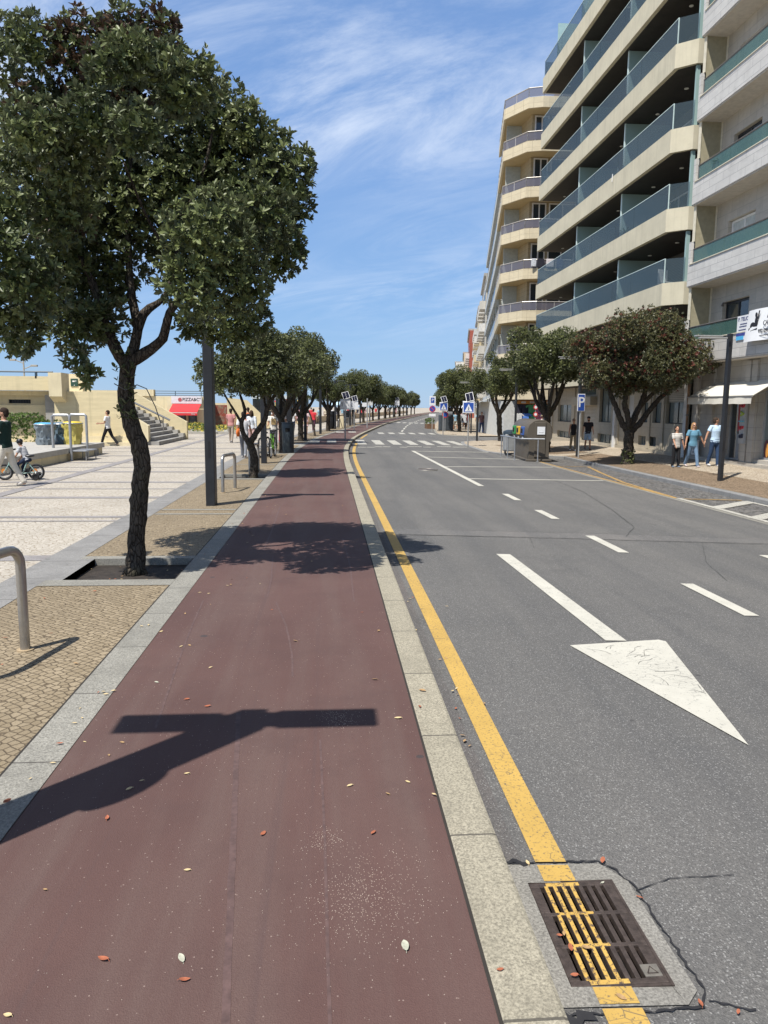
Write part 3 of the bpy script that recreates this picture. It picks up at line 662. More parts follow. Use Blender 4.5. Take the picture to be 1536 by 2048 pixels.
# flush round cover far down the lane
mc = thing("manhole_cover", "round dark manhole cover set in the asphalt beside the hatched zone", "manhole cover", (3.25, 24.6, RZ(3.25, 24.6) + .004))
mb = MB(); mb.disc((0, 0, 0), .30, 2, .012, 32); mb.build("lid", IRON, mc); mb = MB(); mb.torus((0, 0, .0), .335, .02, 2, 36, 6); mb.build("rim", plain("worn_steel", (0.19, 0.175, 0.15)), mc)
ROT_UP = Matrix(((0, 0, -1), (0, 1, 0), (1, 0, 0))).to_euler()        # on a wall facing the street, reading upwards
ROT_ST = Matrix(((0, 0, -1), (-1, 0, 0), (0, 1, 0))).to_euler()       # upright on a wall facing the street
ROT_FR = (rad(90), 0, 0)                                              # upright, facing back down the street
# ------------------------------------------------------------------ beige apartment block with glass balconies
BEIGE = m_render("beige_render", (0.53, 0.49, 0.37), 0.32)
STONEB = m_tiles("beige_stone", (0.42, 0.37, 0.28), 1.25, 1.05, (0.30, 0.26, 0.2), 0.06, 0.7, 0.006, 'yz', 0.0, 2.0)
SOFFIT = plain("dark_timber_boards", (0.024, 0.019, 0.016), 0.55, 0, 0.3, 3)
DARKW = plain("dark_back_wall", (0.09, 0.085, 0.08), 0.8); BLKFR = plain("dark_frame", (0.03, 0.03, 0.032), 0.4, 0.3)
WFR = plain("white_frame", (0.72, 0.71, 0.68), 0.45); WINDK = plain("dark_window_glass", (0.03, 0.04, 0.045), 0.06, 0, 0.1, 0.3, 0, 1, 0.8)
BGLASS = glass("blue_rail_glass", (0.17, 0.24, 0.28), 0.23, 0.03); TEAL = plain("frosted_teal_glass", (0.30, 0.42, 0.40), 0.35, 0, 0.04, 0.8, 0, 1, 0.5)
EDGE = plain("glass_edge", (0.55, 0.66, 0.62), 0.3); SHUT = m_tiles("slatted_shutter", (0.46, 0.42, 0.34), 9, 0.075, (0.17, 0.15, 0.12), 0.04, 0.6, 0.01)
DSHUT = m_tiles("dark_slatted_shutter", (0.10, 0.095, 0.09), 9, 0.07, (0.012, 0.012, 0.012), 0.05, 0.5, 0.02)
LAMPW = plain("lamp_white", (0.7, 0.7, 0.66), 0.4)
BX, BW = 13.2, 15.6; BY0, BY1 = 29.25, 48.5; SOFF = [3.05, 5.93, 8.73, 11.67, 14.72, 17.80, 21.05]
b = thing("apartment_building", "beige apartment block with long glass fronted balconies and dark timber soffits", "building", (BX, BY0, PZ))
def lp(o, par):   # keep world coordinates for a mesh written in world space
    o.parent = par; o.matrix_parent_inverse = Matrix.Translation(-Vector(par.location)) if par.rotation_euler.z == 0 else par.matrix_world.inverted(); return o
def wp(mb, name, mat, par, smooth=False):
    o = mb.build(name, mat, None, smooth); return lp(o, par)
FACE = .86
def outline(inset=0.0):   # plan of a balcony slab: chamfered near corner, straight long front
    return [(BX + inset, BY1 - inset), (BX + inset, BY0 + .55 + inset * .4), (BX + .64, BY0 + inset), (BW + .5, BY0 + inset), (BW + .5, BY1 - inset)]
for k, z in enumerate(SOFF):
    top = z + FACE
    mb = MB(); 
    poly = outline()
    # slab with upstand parapet: front ring
    inn = outline(.14); n = len(poly)
    vs = [(x, y, z) for x, y in poly] + [(x, y, top) for x, y in poly] + [(x, y, top) for x, y in inn] + [(x, y, z + .32) for x, y in inn] + [(x, y, z) for x, y in inn]
    fs = []
    for i in range(n - 1):
        j = i + 1
        fs += [(i, j, n + j, n + i), (n + i, n + j, 2 * n + j, 2 * n + i), (2 * n + i, 2 * n + j, 3 * n + j, 3 * n + i)]
    j = 0; i = n - 1
    fs += [(i, j, n + j, n + i), (n + i, n + j, 2 * n + j, 2 * n + i)]
    fs.append(tuple(3 * n + q for q in range(n)))
    mb.add(vs, fs + [tuple(range(n))]); slab = wp(mb, "balcony_slab", BEIGE, b)
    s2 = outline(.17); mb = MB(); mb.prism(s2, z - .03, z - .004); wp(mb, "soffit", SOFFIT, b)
    for yy in (31.4, 34.1, 38.2, 44.0, 47.2):
        mb = MB(); mb.disc((BX + 1.25, yy, z - .04), .085, 2, .02, 14); o = wp(mb, "ceiling_lamp", LAMPW, b)
    if k >= 1:
        ends = [BY0 + .55, 33.2, 35.35, 38.5, 41.65, 45.0, BY1 - .1]
        for a, c in zip(ends, ends[1:]):
            mb = MB(); mb.box(BX + .06, BX + .078, a + .006, c - .006, top - .02, top + .92); wp(mb, "glass_railing", BGLASS, b)
        mb = MB(); mb.add([(BX + .07, BY0 + .52, top - .02), (BX + .66, BY0 + .07, top - .02), (BX + .66, BY0 + .07, top + .92), (BX + .07, BY0 + .52, top + .92)], [(0, 1, 2, 3)]); wp(mb, "glass_railing", BGLASS, b)
        mb = MB(); mb.box(BX + .055, BX + .083, BY0 + .55, BY1 - .1, top + .92, top + .945); mb.box(BX + .05, BX + .09, BY0 + .53, BY0 + .56, top, top + .93); wp(mb, "rail_cap", EDGE, b)
        # far end rail
        mb = MB(); mb.box(BX + .1, BW, BY1 - .09, BY1 - .07, top - .02, top + .92); wp(mb, "glass_railing", BGLASS, b)
    if k < len(SOFF) - 1 and k >= 1:
        nz = SOFF[k + 1] - .03
        for y in (35.35, 41.65):
            mb = MB(); mb.box(BX + .34, BW - .002, y - .04, y + .04, z + .33, nz - .003); wp(mb, "frosted_divider", TEAL, b)
            mb = MB(); mb.box(BX + .29, BX + .338, y - .05, y + .05, z + .33, nz - .003); wp(mb, "divider_edge", EDGE, b)
        mb = MB(); mb.box(BX + .66, BX + .80, BY0 + .08, BY0 + .19, top - .3, nz - .003); wp(mb, "teal_end_panel", TEAL, b)
# back wall of the balconies and the glazing behind them
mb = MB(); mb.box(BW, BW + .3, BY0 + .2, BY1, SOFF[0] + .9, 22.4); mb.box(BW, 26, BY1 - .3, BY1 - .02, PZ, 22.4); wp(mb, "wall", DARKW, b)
wr = random.Random(3)
def window_part(par, x, y0, y1, z0, z1, frame, pane, n=2, d=.06, fw=.06, name="window", lower=None):
    """a window facing the street (towards -x)"""
    mb = MB(); mb.box(x - d, x - .003, y0, y0 + fw, z0, z1); mb.box(x - d, x - .003, y1 - fw, y1, z0, z1); mb.box(x - d, x - .003, y0 + fw, y1 - fw, z1 - fw, z1); mb.box(x - d, x - .003, y0 + fw, y1 - fw, z0, z0 + fw)
    for i in range(1, n):
        yy = y0 + (y1 - y0) * i / n; mb.box(x - d, x - .003, yy - fw * .45, yy + fw * .45, z0 + fw, z1 - fw)
    w = wp(mb, name, frame, par)
    mb = MB(); mb.box(x - d * .5, x - .004, y0 + fw * .9, y1 - fw * .9, z0 + fw * .9, z1 - fw * .9); p = mb.build("pane", pane); p.parent = w; p.matrix_parent_inverse = Matrix.Identity(4); return w
for k in range(1, 6):
    z = SOFF[k] + .34
    for y0, y1, fr in ((30.2, 32.6, BLKFR), (33.0, 34.8, WFR), (36.2, 38.3, BLKFR), (39.0, 41.0, BLKFR), (42.6, 44.8, BLKFR), (45.4, 47.8, BLKFR)):
        if k == 1 and y0 in (30.2, 33.0):
            mb = MB(); mb.box(BW - .05, BW - .003, y0, y1, z, z + 2.2); wp(mb, "dark_shutter", DSHUT, b)
        else: window_part(b, BW, y0, y1, z, z + 2.15, fr, plain('net_curtain', (0.30, 0.31, 0.31), .8, 0, .2, 3) if (k * 7 + int(y0)) % 3 == 0 else WINDK)
# roof storey set back
mb = MB(); mb.box(BX + 2.0, 26, BY0 + 2, BY1 - 3, 21.95, 24.6); wp(mb, "penthouse", plain("penthouse_white", (0.62, 0.62, 0.60), 0.7), b)
mb = MB(); mb.box(BX + 1.6, 26, BY0 + 1.6, BY1 - 2.6, 24.6, 24.8); wp(mb, "roof", BEIGE, b)
for y in (41.65, 46.0):
    mb = MB(); mb.box(BX + .1, BX + 1.4, y - .02, y + .02, 21.95, 23.9); wp(mb, "roof_glass_screen", glass("teal_screen_glass", (0.45, 0.62, 0.60), 0.6, 0.15), b)
# ground floor set back under the overhang
GX = 14.25; FLZ = -.06
mb = MB()
narrow = [(32.9, 33.6, 1.25, 2.9), (31.45, 32.4, 1.25, 2.9), (29.45, 31.1, 1.25, 2.9)]
base_w = [(33.0, 33.8, .22, .64), (31.9, 32.75, .22, .64)]
holes = narrow + base_w + [(34.5, 35.3, -.3, 2.5), (37.3, 39.0, 1.15, 2.9), (37.2, 39.1, .04, .56), (39.6, 41.7, -.3, 2.0), (39.6, 42.4, 2.6, 2.95), (43.6, 46.2, 1.05, 2.92), (43.6, 46.2, -.05, .5)]
wall_with_holes(mb, 0, GX, 29.0, BY1, PZ, 3.04, holes, .28); wp(mb, "ground_floor_wall", STONEB, b)
mb = MB(); mb.box(GX + .285, GX + .5, 29.0, BY1, PZ, 3.04); mb.box(GX, BW + .5, BY1 - .28, BY1 - .03, PZ, 3.04); wp(mb, "inner_wall", plain("shop_interior_dark", (0.05, 0.048, 0.045), 0.8), b)
PANE = plain("tinted_shop_pane", (0.15, 0.18, 0.17), 0.12, 0, 0.12, 0.5, 0, 1, 0.6)
for a, c, z0, z1 in narrow + [(37.3, 39.0, 1.15, 2.9), (43.6, 46.2, 1.05, 2.92)]:
    zm = z0 + (z1 - z0) * .54; w = window_part(b, GX + .2, a, c, z0, z1, BLKFR, PANE, 2, .05, .035)
    if a != 37.3: mb = MB(); mb.box(GX + .10, GX + .13, a + .01, c - .01, zm, z1 - .01); o = mb.build("shutter", SHUT); o.parent = w
for a, c, z0, z1 in base_w + [(37.2, 39.1, .04, .56), (43.6, 46.2, -.05, .5)]:
    mb = MB()
    for i in range(4): yy = a + (c - a) * i / 3; mb.box(GX + .16, GX + .19, max(a, yy - .02), min(c, yy + .02), z0 + .025, z1 - .025)
    mb.box(GX + .155, GX + .195, a, c, z0, z0 + .03); mb.box(GX + .155, GX + .195, a, c, z1 - .03, z1)
    w = wp(mb, "basement_window", plain("grey_metal", (0.35, 0.35, 0.34), 0.5, 0.4), b); mb = MB(); mb.box(GX + .195, GX + .2, a, c, z0, z1); o = mb.build("pane", PANE); o.parent = w
mb = MB(); mb.box(GX + .195, GX + .2, 39.6, 42.4, 2.6, 2.95); wp(mb, "fanlight", PANE, b)
mb = MB(); mb.box(GX + .12, GX + .16, 39.6, 41.7, PZ, 2.0); wp(mb, "roller_door", SHUT, b)
mb = MB(); mb.bbox(GX - .38, GX - .003, 39.4, 42.5, 2.02, 2.5, .02); wp(mb, "entrance_canopy", STONEB, b)
mb = MB(); mb.box(GX + .1, GX + .14, 34.5, 35.3, PZ, 2.5); d_ = wp(mb, "entrance_door", plain("pale_door", (0.50, 0.49, 0.45), 0.5, 0, 0.1, 1), b)
mb = MB(); mb.box(GX + .08, GX + .099, 34.62, 35.15, .2, 1.35); o = mb.build("door_grille", DSHUT); o.parent = d_
for y in (36.7, 29.2):
    mb = MB(); mb.box(GX - .09, GX - .003, y - .13, y + .13, PZ, 3.02); wp(mb, "white_pilaster", plain("white_render", (0.66, 0.65, 0.62), 0.7), b)
mb = MB(); mb.box(GX - .05, GX - .004, 29.4, 36.5, PZ, FLZ + .16); mb.box(GX - .05, GX - .004, 36.9, BY1, PZ, FLZ + .16); wp(mb, "plinth", STONEB, b)
for y in (31.3, 32.65, 36.3, 43.0, 47.3): mb = MB(); mb.box(GX - .06, GX - .004, y - .12, y + .12, FLZ + .165, 3.02); wp(mb, "wall_pier", STONEB, b)
# things standing on the balconies
WPLA = plain("white_plastic", (0.66, 0.66, 0.64), 0.45); GREENP = plain("plant_green", (0.05, 0.10, 0.035), 0.6, 0, 0.4, 9)
def sun_lounger(x, y, z, rz, label):
    t = thing("sun_lounger", label, "sun lounger", (x, y, z), rz, "chairs on the balconies")
    mb = MB(); mb.tube([(-.9, 0, .36), (.25, 0, .36), (.75, 0, .85)], [(.02, .28)] * 3, 8); mb.build("bed", WPLA, t)
    for sx in (-.8, .2):
        mb = MB()
        for sy in (-.24, .24): mb.tube([(sx, sy, .36), (sx - .05, sy, 0)], .02, 6)
        mb.build("leg_pair", WPLA, t)
    return t
sun_lounger(BX + .75, 36.5, SOFF[1] + .32, rad(62), "white plastic lounger on the lowest balcony, behind the plant")
sun_lounger(BX + .6, 36.4, SOFF[3] + .62, rad(60), "white lounger with raised back on the third balcony up")
def patio_chair(x, y, z, rz, label):
    t = thing("patio_chair", label, "chair", (x, y, z), rz, "chairs on the balconies")
    mb = MB(); mb.bbox(-.26, .26, -.25, .25, .42, .46, .015); mb.build("seat", WPLA, t); mb = MB(); mb.bbox(-.25, .25, .24, .28, .5, 1.02, .012); mb.build("backrest", WPLA, t)
    for sx in (-.24, .24):
        for sy in (-.22, .25): mb = MB(); mb.tube([(sx, sy, 0), (sx, sy, .44 if sy < 0 else .55)], .018, 6); mb.build("leg", WPLA, t)
patio_chair(BX + .55, 30.6, SOFF[1] + .55, rad(20), "pale chair at the near end of the lowest glass balcony")
def pot_plant(x, y, z, h, label, group, seed):
    t = thing("pot_plant", label, "plant", (x, y, z), 0, group); rn = random.Random(seed)
    mb = MB(); mb.rings([(0, 0, 0, .13, .13), (0, 0, .26, .17, .17), (0, 0, .27, .15, .15)], 12); mb.build("pot", plain("terracotta", (0.30, 0.13, 0.08), 0.8), t)
    mb = MB()
    for i in range(46):
        a = rn.uniform(0, 6.28); e = rn.uniform(.2, 1.3); l = h * rn.uniform(.5, 1); d = Vector((math.cos(a) * math.cos(e), math.sin(a) * math.cos(e), math.sin(e))); s = d.cross(Vector((0, 0, 1))).normalized() * .03
        p0 = Vector((0, 0, .24)); m = p0 + d * l * .55; q = p0 + d * l - Vector((0, 0, l * .18)); mb.add([p0, m + s, q, m - s], [(0, 1, 2, 3)])
    mb.build("leaves", GREENP, t, fix=False)
pot_plant(BX + .45, 35.75, SOFF[1] + .6, .8, "spiky potted plant behind the lowest glass balcony rail", "plants on the balconies", 1)
pot_plant(BX + .4, 34.9, SOFF[2] + .75, .55, "bushy potted plant on the second balcony up by the teal divider", "plants on the balconies", 2)

# ------------------------------------------------------------------ grey marble apartment block, cut by the right edge of the photo
MARB = m_tiles("grey_marble_plates", (0.56, 0.545, 0.51), 0.95, 0.28, (0.20, 0.20, 0.20), 0.05, 0.55, 0.006, 'yz', 0.5, 1.6)
MARBW = m_tiles("wall_marble_plates", (0.45, 0.415, 0.355), 0.80, 0.50, (0.25, 0.24, 0.22), 0.06, 0.6, 0.006, 'yz', 0.5, 1.8)
SOFFW = plain("cream_soffit", (0.50, 0.46, 0.40), 0.85); GRGL = glass("green_rail_glass", (0.10, 0.20, 0.175), 0.52, 0.05); RAILB = plain("bronze_rail", (0.16, 0.145, 0.13), 0.4, 0.5)
OLIVE = plain("olive_side_wall", (0.30, 0.27, 0.18), 0.75); CREAM = plain("cream_trim", (0.62, 0.58, 0.46), 0.7)
g2 = thing("apartment_building", "grey marble apartment block with green glass balcony rails, at the right edge", "building", (13.75, 28.9, PZ))
QX, QW, QY0, QY1 = 13.75, 14.68, 2.0, 28.85; QS = [3.56, 6.46, 9.46, 12.45, 15.4, 18.4]; QF = .84
for z in QS:
    mb = MB(); mb.box(QX, QW + .6, QY0, QY1, z + .05, z + QF); wp(mb, "balcony_front", MARB, g2)
    mb = MB(); mb.box(QX + .03, QW + .6, QY0 + .03, QY1 - .03, z, z + .048); wp(mb, "soffit", SOFFW, g2)
    mb = MB(); mb.box(QX - .03, QX + .14, QY0, QY1 - .15, z + QF + .002, z + QF + .03); wp(mb, "coping", CREAM, g2)
    ys = [QY1 - .35 - 2.2 * i for i in range(12)]
    for a, c in zip(ys[1:], ys): 
        mb = MB(); mb.box(QX + .04, QX + .055, a + .01, c - .01, z + QF + .05, z + QF + .52); wp(mb, "glass_railing", GRGL, g2)
    mb = MB(); mb.tube([(QX + .05, QY0, z + QF + .54), (QX + .05, QY1 - .3, z + QF + .54)], .032, 8); mb.tube([(QX + .05, QY1 - .32, z + QF + .03), (QX + .05, QY1 - .32, z + QF + .54)], .03, 8); wp(mb, "handrail", RAILB, g2)
    mb = MB(); mb.box(QX + .0, QX + .16, QY1 - .16, QY1 - .0, z + QF + .002, z + QF + .85); wp(mb, "end_post", MARB, g2)
    zt = min(z + 2.9, 21)
    mb = MB(); mb.box(QX + .12, QW + .002, QY1 - .16, QY1 - .05, z + QF + .0, z + 3.0); wp(mb, "side_screen", OLIVE, g2)
    mb = MB(); mb.box(QX + .085, QX + .118, QY1 - .2, QY1 - .04, z + QF + .86, z + 3.0); mb.box(QW - .05, QW - .002, QY1 - .21, QY1 - .165, z + QF, z + 3.0); wp(mb, "screen_trim", CREAM, g2)
mb = MB(); holes = []
for z in QS:
    for a, c in ((26.0, 27.8), (21.2, 23.2), (15.6, 17.8), (10, 13)): holes.append((a, c, z + .62 if z < 4 else z + .62, z + 2.25))
wall_with_holes(mb, 0, QW, QY0, QY1, QS[0] + .9, 21.0, [(a, c, z0 + .4, z1) for a, c, z0, z1 in holes], .22); mb.box(QW + .62, QW + 9, QY0, QY1, 3, 21.0); wp(mb, "wall", MARBW, g2)
mb = MB(); mb.box(QW + .3, QW + .35, QY0, QY1, QS[0] + .9, 21); wp(mb, "inner_wall", plain("shop_interior_dark", (0.05, 0.048, 0.045), 0.8), g2)
CURT = plain("pale_curtain", (0.44, 0.46, 0.43), 0.9, 0, 0.2, 5)
for i, (a, c, z0, z1) in enumerate(holes):
    dark = i % 4 == 0 and z0 < 6 or i % 5 == 3
    window_part(g2, QW + .2, a + .02, c - .02, z0 + .42, z1 - .02, BLKFR if dark else WFR, WINDK if dark else CURT, 2, .06, .07)
for y, z in ((27.5, 5.75), (22.9, 8.6), (23.2, 11.6)):
    mb = MB(); mb.tube([(QW - .003, y, z), (QW - .14, y, z), (QW - .17, y, z - .12)], [.03, .03, .06], 8); wp(mb, "wall_lamp", RAILB, g2)
# ground floor: shop front
GX2 = 14.3
SHST = m_tiles("shop_stone", (0.40, 0.375, 0.33), 0.75, 0.42, (0.2, 0.19, 0.17), 0.05, 0.6, 0.006, 'yz', 0.0, 1.5)
mb = MB(); holes = [(25.3, 26.35, PZ + .35, 2.5), (21.5, 24.3, .2, 2.6), (10, 20, .2, 2.6)]
wall_with_holes(mb, 0, GX2, QY0, 28.9, PZ, 3.555, holes, .5); wp(mb, "shop_wall", SHST, g2)
mb = MB(); mb.box(GX2 + .49, GX2 + .6, QY0, 28.9, PZ, 3.55); wp(mb, "inner_wall", plain("shop_interior_dark", (0.05, 0.048, 0.045), 0.8), g2)
mb = MB(); mb.box(GX2 - .14, GX2 - .003, QY0, 28.9, PZ, FLZ + .13); wp(mb, "plinth", MARBW, g2)
for y in (24.9, 27.3, 28.4, 24.5): mb = MB(); mb.box(GX2 - .09, GX2 - .003, y - .16, y + .16, FLZ + .135, 3.5); wp(mb, "shop_pier", SHST, g2)
w = window_part(g2, GX2 + .3, 21.5, 24.3, .2, 2.6, plain("alu_frame", (0.5, 0.5, 0.49), 0.35, 0.5), PANE, 2, .08, .07, "shop_window")
mb = MB(); mb.ell((GX2 + .24, 24.05, .55), (.012, .13, .32), 14, 8); o = mb.build("window_sticker", plain("sticker_maroon", (0.10, 0.03, 0.04), 0.5)); o.parent = w
mb = MB(); mb.ell((GX2 + .22, 23.95, .52), (.012, .09, .24), 14, 8); o = mb.build("window_sticker", plain("sticker_orange", (0.60, 0.28, 0.06), 0.5)); o.parent = w
dr = window_part(g2, GX2 + .25, 25.3, 26.35, FLZ + .14, 2.5, plain("alu_frame", (0.5, 0.5, 0.49)), WINDK, 2, .08, .06, "shop_door")
mb = MB(); mb.box(GX2 + .15, GX2 + .16, 25.4, 25.75, 1.1, 2.3); o = mb.build("door_poster", plain("poster_red", (0.28, 0.03, 0.04), 0.5, 0, 0.3, 4)); o.parent = dr
mb = MB(); mb.box(GX2 + .15, GX2 + .16, 25.4, 25.75, .15, 1.0); o = mb.build("door_poster", plain("poster_grey", (0.25, 0.28, 0.31), 0.5, 0, 0.3, 4)); o.parent = dr
# awning, lettering, downpipe, meter box, banners are things on the fronts
aw = thing("awning", "cream cloth shop awning with a hanging valance, on the grey stone shop front", "awning", (14.2, 25.5, 2.8)); AWC = plain("awning_cloth", (0.62, 0.59, 0.51), 0.85, 0, 0.06, 3)
AX, AF, AY0, AY1 = 14.295, 13.42, 23.2, 27.45
mb = MB(); mb.add([(AX, AY0, 2.83), (AX, AY1, 2.83), (AF, AY1, 2.30), (AF, AY0, 2.30), (AX, AY0, 2.805), (AX, AY1, 2.805), (AF, AY1, 2.275), (AF, AY0, 2.275)], [(0, 1, 2, 3), (7, 6, 5, 4), (0, 3, 7, 4), (1, 5, 6, 2)]); wp(mb, "canopy", AWC, aw)
mb = MB(); P = []
for i in range(41): y = AY0 + (AY1 - AY0) * i / 40; P += [(AF - .004 + .005 * math.sin(i * .7), y, 2.29), (AF - .02 + .014 * math.sin(i * .55 + .4) + .006 * math.sin(i * 1.9), y, 2.04 + .006 * math.sin(i * .8))]
mb.add(P, [(2 * i, 2 * i + 1, 2 * i + 3, 2 * i + 2) for i in range(40)]); wp(mb, "valance", AWC, aw, True)
mb = MB(); mb.tube([(AF, AY0 - .02, 2.29), (AF, AY1 + .02, 2.29)], .03, 8)
for y in (AY0 + .3, AY1 - .3): mb.tube([(AX + .02, y, 2.5), (AF + .05, y, 2.26)], .02, 6)
wp(mb, "frame", plain("grey_metal", (0.35, 0.35, 0.34)), aw)
sg = thing("shop_sign", "vertical shop sign with coloured raised letters on a pale stone pier", "sign", (GX2 - .145, 24.9, 1.32), 0)
mb = MB(); mb.box(-.03, .05, -.16, .16, -.62, .98); mb.build("panel", plain("sign_grey", (0.37, 0.38, 0.38), 0.6), sg)
for ch, zc_, c in (("a", -.36, (0.03, 0.035, 0.06)), ("t", -.08, (0.45, 0.03, 0.04)), ("i", .14, (0.12, 0.38, 0.50)), ("v", .40, (0.30, 0.42, 0.07)), ("o", .70, (0.38, 0.03, 0.06))):
    text_obj("raised_letter", ch, .38, plain("letter_%02d%02d%02d" % tuple(int(x * 99) for x in c), c, 0.5), sg, (-.06, 0.0, zc_), ROT_UP, .03)
# banners on the lowest rail
bn = thing("banner", "large white banner with black emblem and lettering, hung on the lowest green glass rail", "banner", (QX - .05, 24.0, 4.5))
BANW = plain("banner_white", (0.72, 0.73, 0.73), 0.6, 0, 0.04, 2); INK = plain("black_ink", (0.02, 0.02, 0.025), 0.6)
mb = MB(); P = []
for i in range(25):
    y = 24.55 - 3.6 * i / 24; x = QX - .1 - .05 * math.sin(i * .5); P += [(x - .03, y, 5.02 + .0 * i), (x - .14, y + .05, 4.02)]
mb.add(P, [(2 * i, 2 * i + 1, 2 * i + 3, 2 * i + 2) for i in range(24)]); sh = wp(mb, "sheet", BANW, bn, True)
def btxt(name, s, size, y, z, mat, x=QX - .23): o = text_obj(name, s, size, mat, None, (x, y, z), ROT_ST, .004, 'LEFT'); lp(o, bn); return o
btxt("lettering", "AINDT", .34, 23.35, 4.78, INK); btxt("lettering", "CANALIZA\u00c7\u00c3O", .2, 23.55, 4.53, INK); btxt("lettering", "972 096 617", .17, 23.8, 4.30, INK)
mb = MB(); mb.box(QX - .235, QX - .232, 21.4, 24.1, 4.15, 4.17); wp(mb, "rule_line", INK, bn)
mb = MB()                                            # the emblem: a crouched figure with a wrench, as plain shapes
mb.ell((QX - .235, 24.12, 4.50), (.004, .16, .12), 14, 8); mb.ell((QX - .235, 23.93, 4.62), (.004, .09, .16), 14, 8); mb.ell((QX - .235, 23.95, 4.83), (.004, .07, .08), 14, 8); mb.ell((QX - .235, 24.3, 4.40), (.004, .06, .06), 12, 6); mb.tube([(QX - .235, 23.85, 4.7), (QX - .235, 23.78, 4.95)], .02, 6); mb.tube([(QX - .235, 24.2, 4.35), (QX - .235, 23.86, 4.40)], .022, 6)
wp(mb, "emblem", INK, bn)
bn.location.y -= .5
bn2 = thing("banner", "small white and blue estate agent style banner beside the large white banner", "banner", (QX - .03, 25.1, 4.6))
mb = MB(); mb.box(QX - .02, QX - .005, 24.62, 25.5, 4.16, 4.95); wp(mb, "sheet", BANW, bn2)
mb = MB(); mb.box(QX - .028, QX - .021, 24.62, 25.5, 4.29, 4.38); wp(mb, "blue_band", plain("banner_blue", (0.06, 0.07, 0.28), 0.5), bn2); mb = MB(); mb.box(QX - .028, QX - .021, 25.05, 25.5, 4.16, 4.288); wp(mb, "sky_band", plain("banner_sky", (0.10, 0.45, 0.75), 0.5), bn2)
o = text_obj("lettering", "P. TELICE", .17, plain("navy_ink", (0.05, 0.06, 0.16), 0.6), None, (QX - .024, 25.44, 4.83), ROT_ST, .003, 'LEFT', 1.0); lp(o, bn2)
mb = MB()
for z, y0, y1 in ((4.66, 24.8, 25.3), (4.58, 24.75, 25.35), (4.47, 24.72, 25.38)): mb.box(QX - .026, QX - .021, y0, y1, z, z + .03)
wp(mb, "small_print", plain("navy_ink", (0.05, 0.06, 0.16)), bn2)
bn2.location.y -= .55
dp = thing("downpipe", "rusty downpipe where the two apartment blocks meet", "pipe", (14.15, 28.96, PZ))
mb = MB(); mb.tube([(14.15, 28.96, PZ), (14.15, 28.96, 3.0)], .045, 8); wp(mb, "pipe", plain("rusty_pipe", (0.24, 0.15, 0.09), 0.8, 0, 0.5, 5), dp, True)
for z in (.4, 1.6): mb = MB(); mb.tube([(14.15, 28.96, z), (14.15, 28.96, z + .06)], .062, 8); wp(mb, "bracket", RAILB, dp)
mx_ = thing("meter_box", "small white meter box at the foot of the grey shop wall", "box", (14.1, 28.0, PZ)); mb = MB(); mb.bbox(14.02, 14.155, 27.85, 28.2, .12, .7, .015); wp(mb, "case", WPLA, mx_)
mb = MB(); mb.box(14.012, 14.019, 27.99, 28.05, .55, .6); mb.box(14.012, 14.019, 27.99, 28.05, .2, .25); wp(mb, "lock", INK, mx_)
for (y, x) in ((24.6, QX + .5), (13.0, QX + .4)): pass
pot_plant(QX + .3, 27.2, QS[2] + .8, .7, "leafy plant on the second lowest marble balcony", "plants on the balconies", 5)

# ------------------------------------------------------------------ cream corner block with wrap-round balconies, across the side street
TILEC = m_tiles("cream_tiles", (0.60, 0.52, 0.36), 0.42, 0.42, (0.36, 0.30, 0.2), 0.03, 0.6, 0.008, 'sum', 0.0, 1.5); CRS = plain("cream_underside", (0.46, 0.37, 0.22), 0.85, 0, 0.08, 1.0)
BRGL = glass("bronze_rail_glass", (0.17, 0.16, 0.19), 0.62, 0.05); FRONTW = plain("pale_facade", (0.50, 0.50, 0.47), 0.8); OCH = m_tiles("ochre_wall_tiles", (0.42, 0.33, 0.19), 0.3, 0.3, (0.25, 0.2, 0.12), 0.05, 0.6, 0.01, 'sum')
yb = thing("corner_building", "cream tiled corner block with angled wrap round balconies beyond the side street", "building", (12.9, 57.7, PZ))
VX0 = 12.9; Y1E = 82
def yx(y): return VX0 + .18 * (y - 57.7)
def yplan(d=0.0): return [(yx(66) + d, 66.0 - d), (VX0 + d, 57.7 + d * .5), (VX0 + 1.2 + d * .5, 55.4 + d), (VX0 + 2.2, 55.05 + d), (26, 55.05 + d), (26, 66.0 - d)]
def ring_solid(p0, p1, z0, z1):
    n = len(p0); vs = [(x, y, z0) for x, y in p0] + [(x, y, z1) for x, y in p0] + [(x, y, z1) for x, y in p1] + [(x, y, z0) for x, y in p1]; fs = []
    for i in range(n - 1):
        j = i + 1; fs += [(i, j, n + j, n + i), (n + i, n + j, 2 * n + j, 2 * n + i), (2 * n + i, 2 * n + j, 3 * n + j, 3 * n + i), (3 * n + i, 3 * n + j, j, i)]
    fs += [(0, n, 2 * n, 3 * n), (n - 1, 4 * n - 1, 3 * n - 1, 2 * n - 1)]; return vs, fs
YZ = [3.2, 5.9, 8.9, 11.85, 14.65, 17.5, 20.6, 23.5]; YL_ = YZ
yr = random.Random(5)
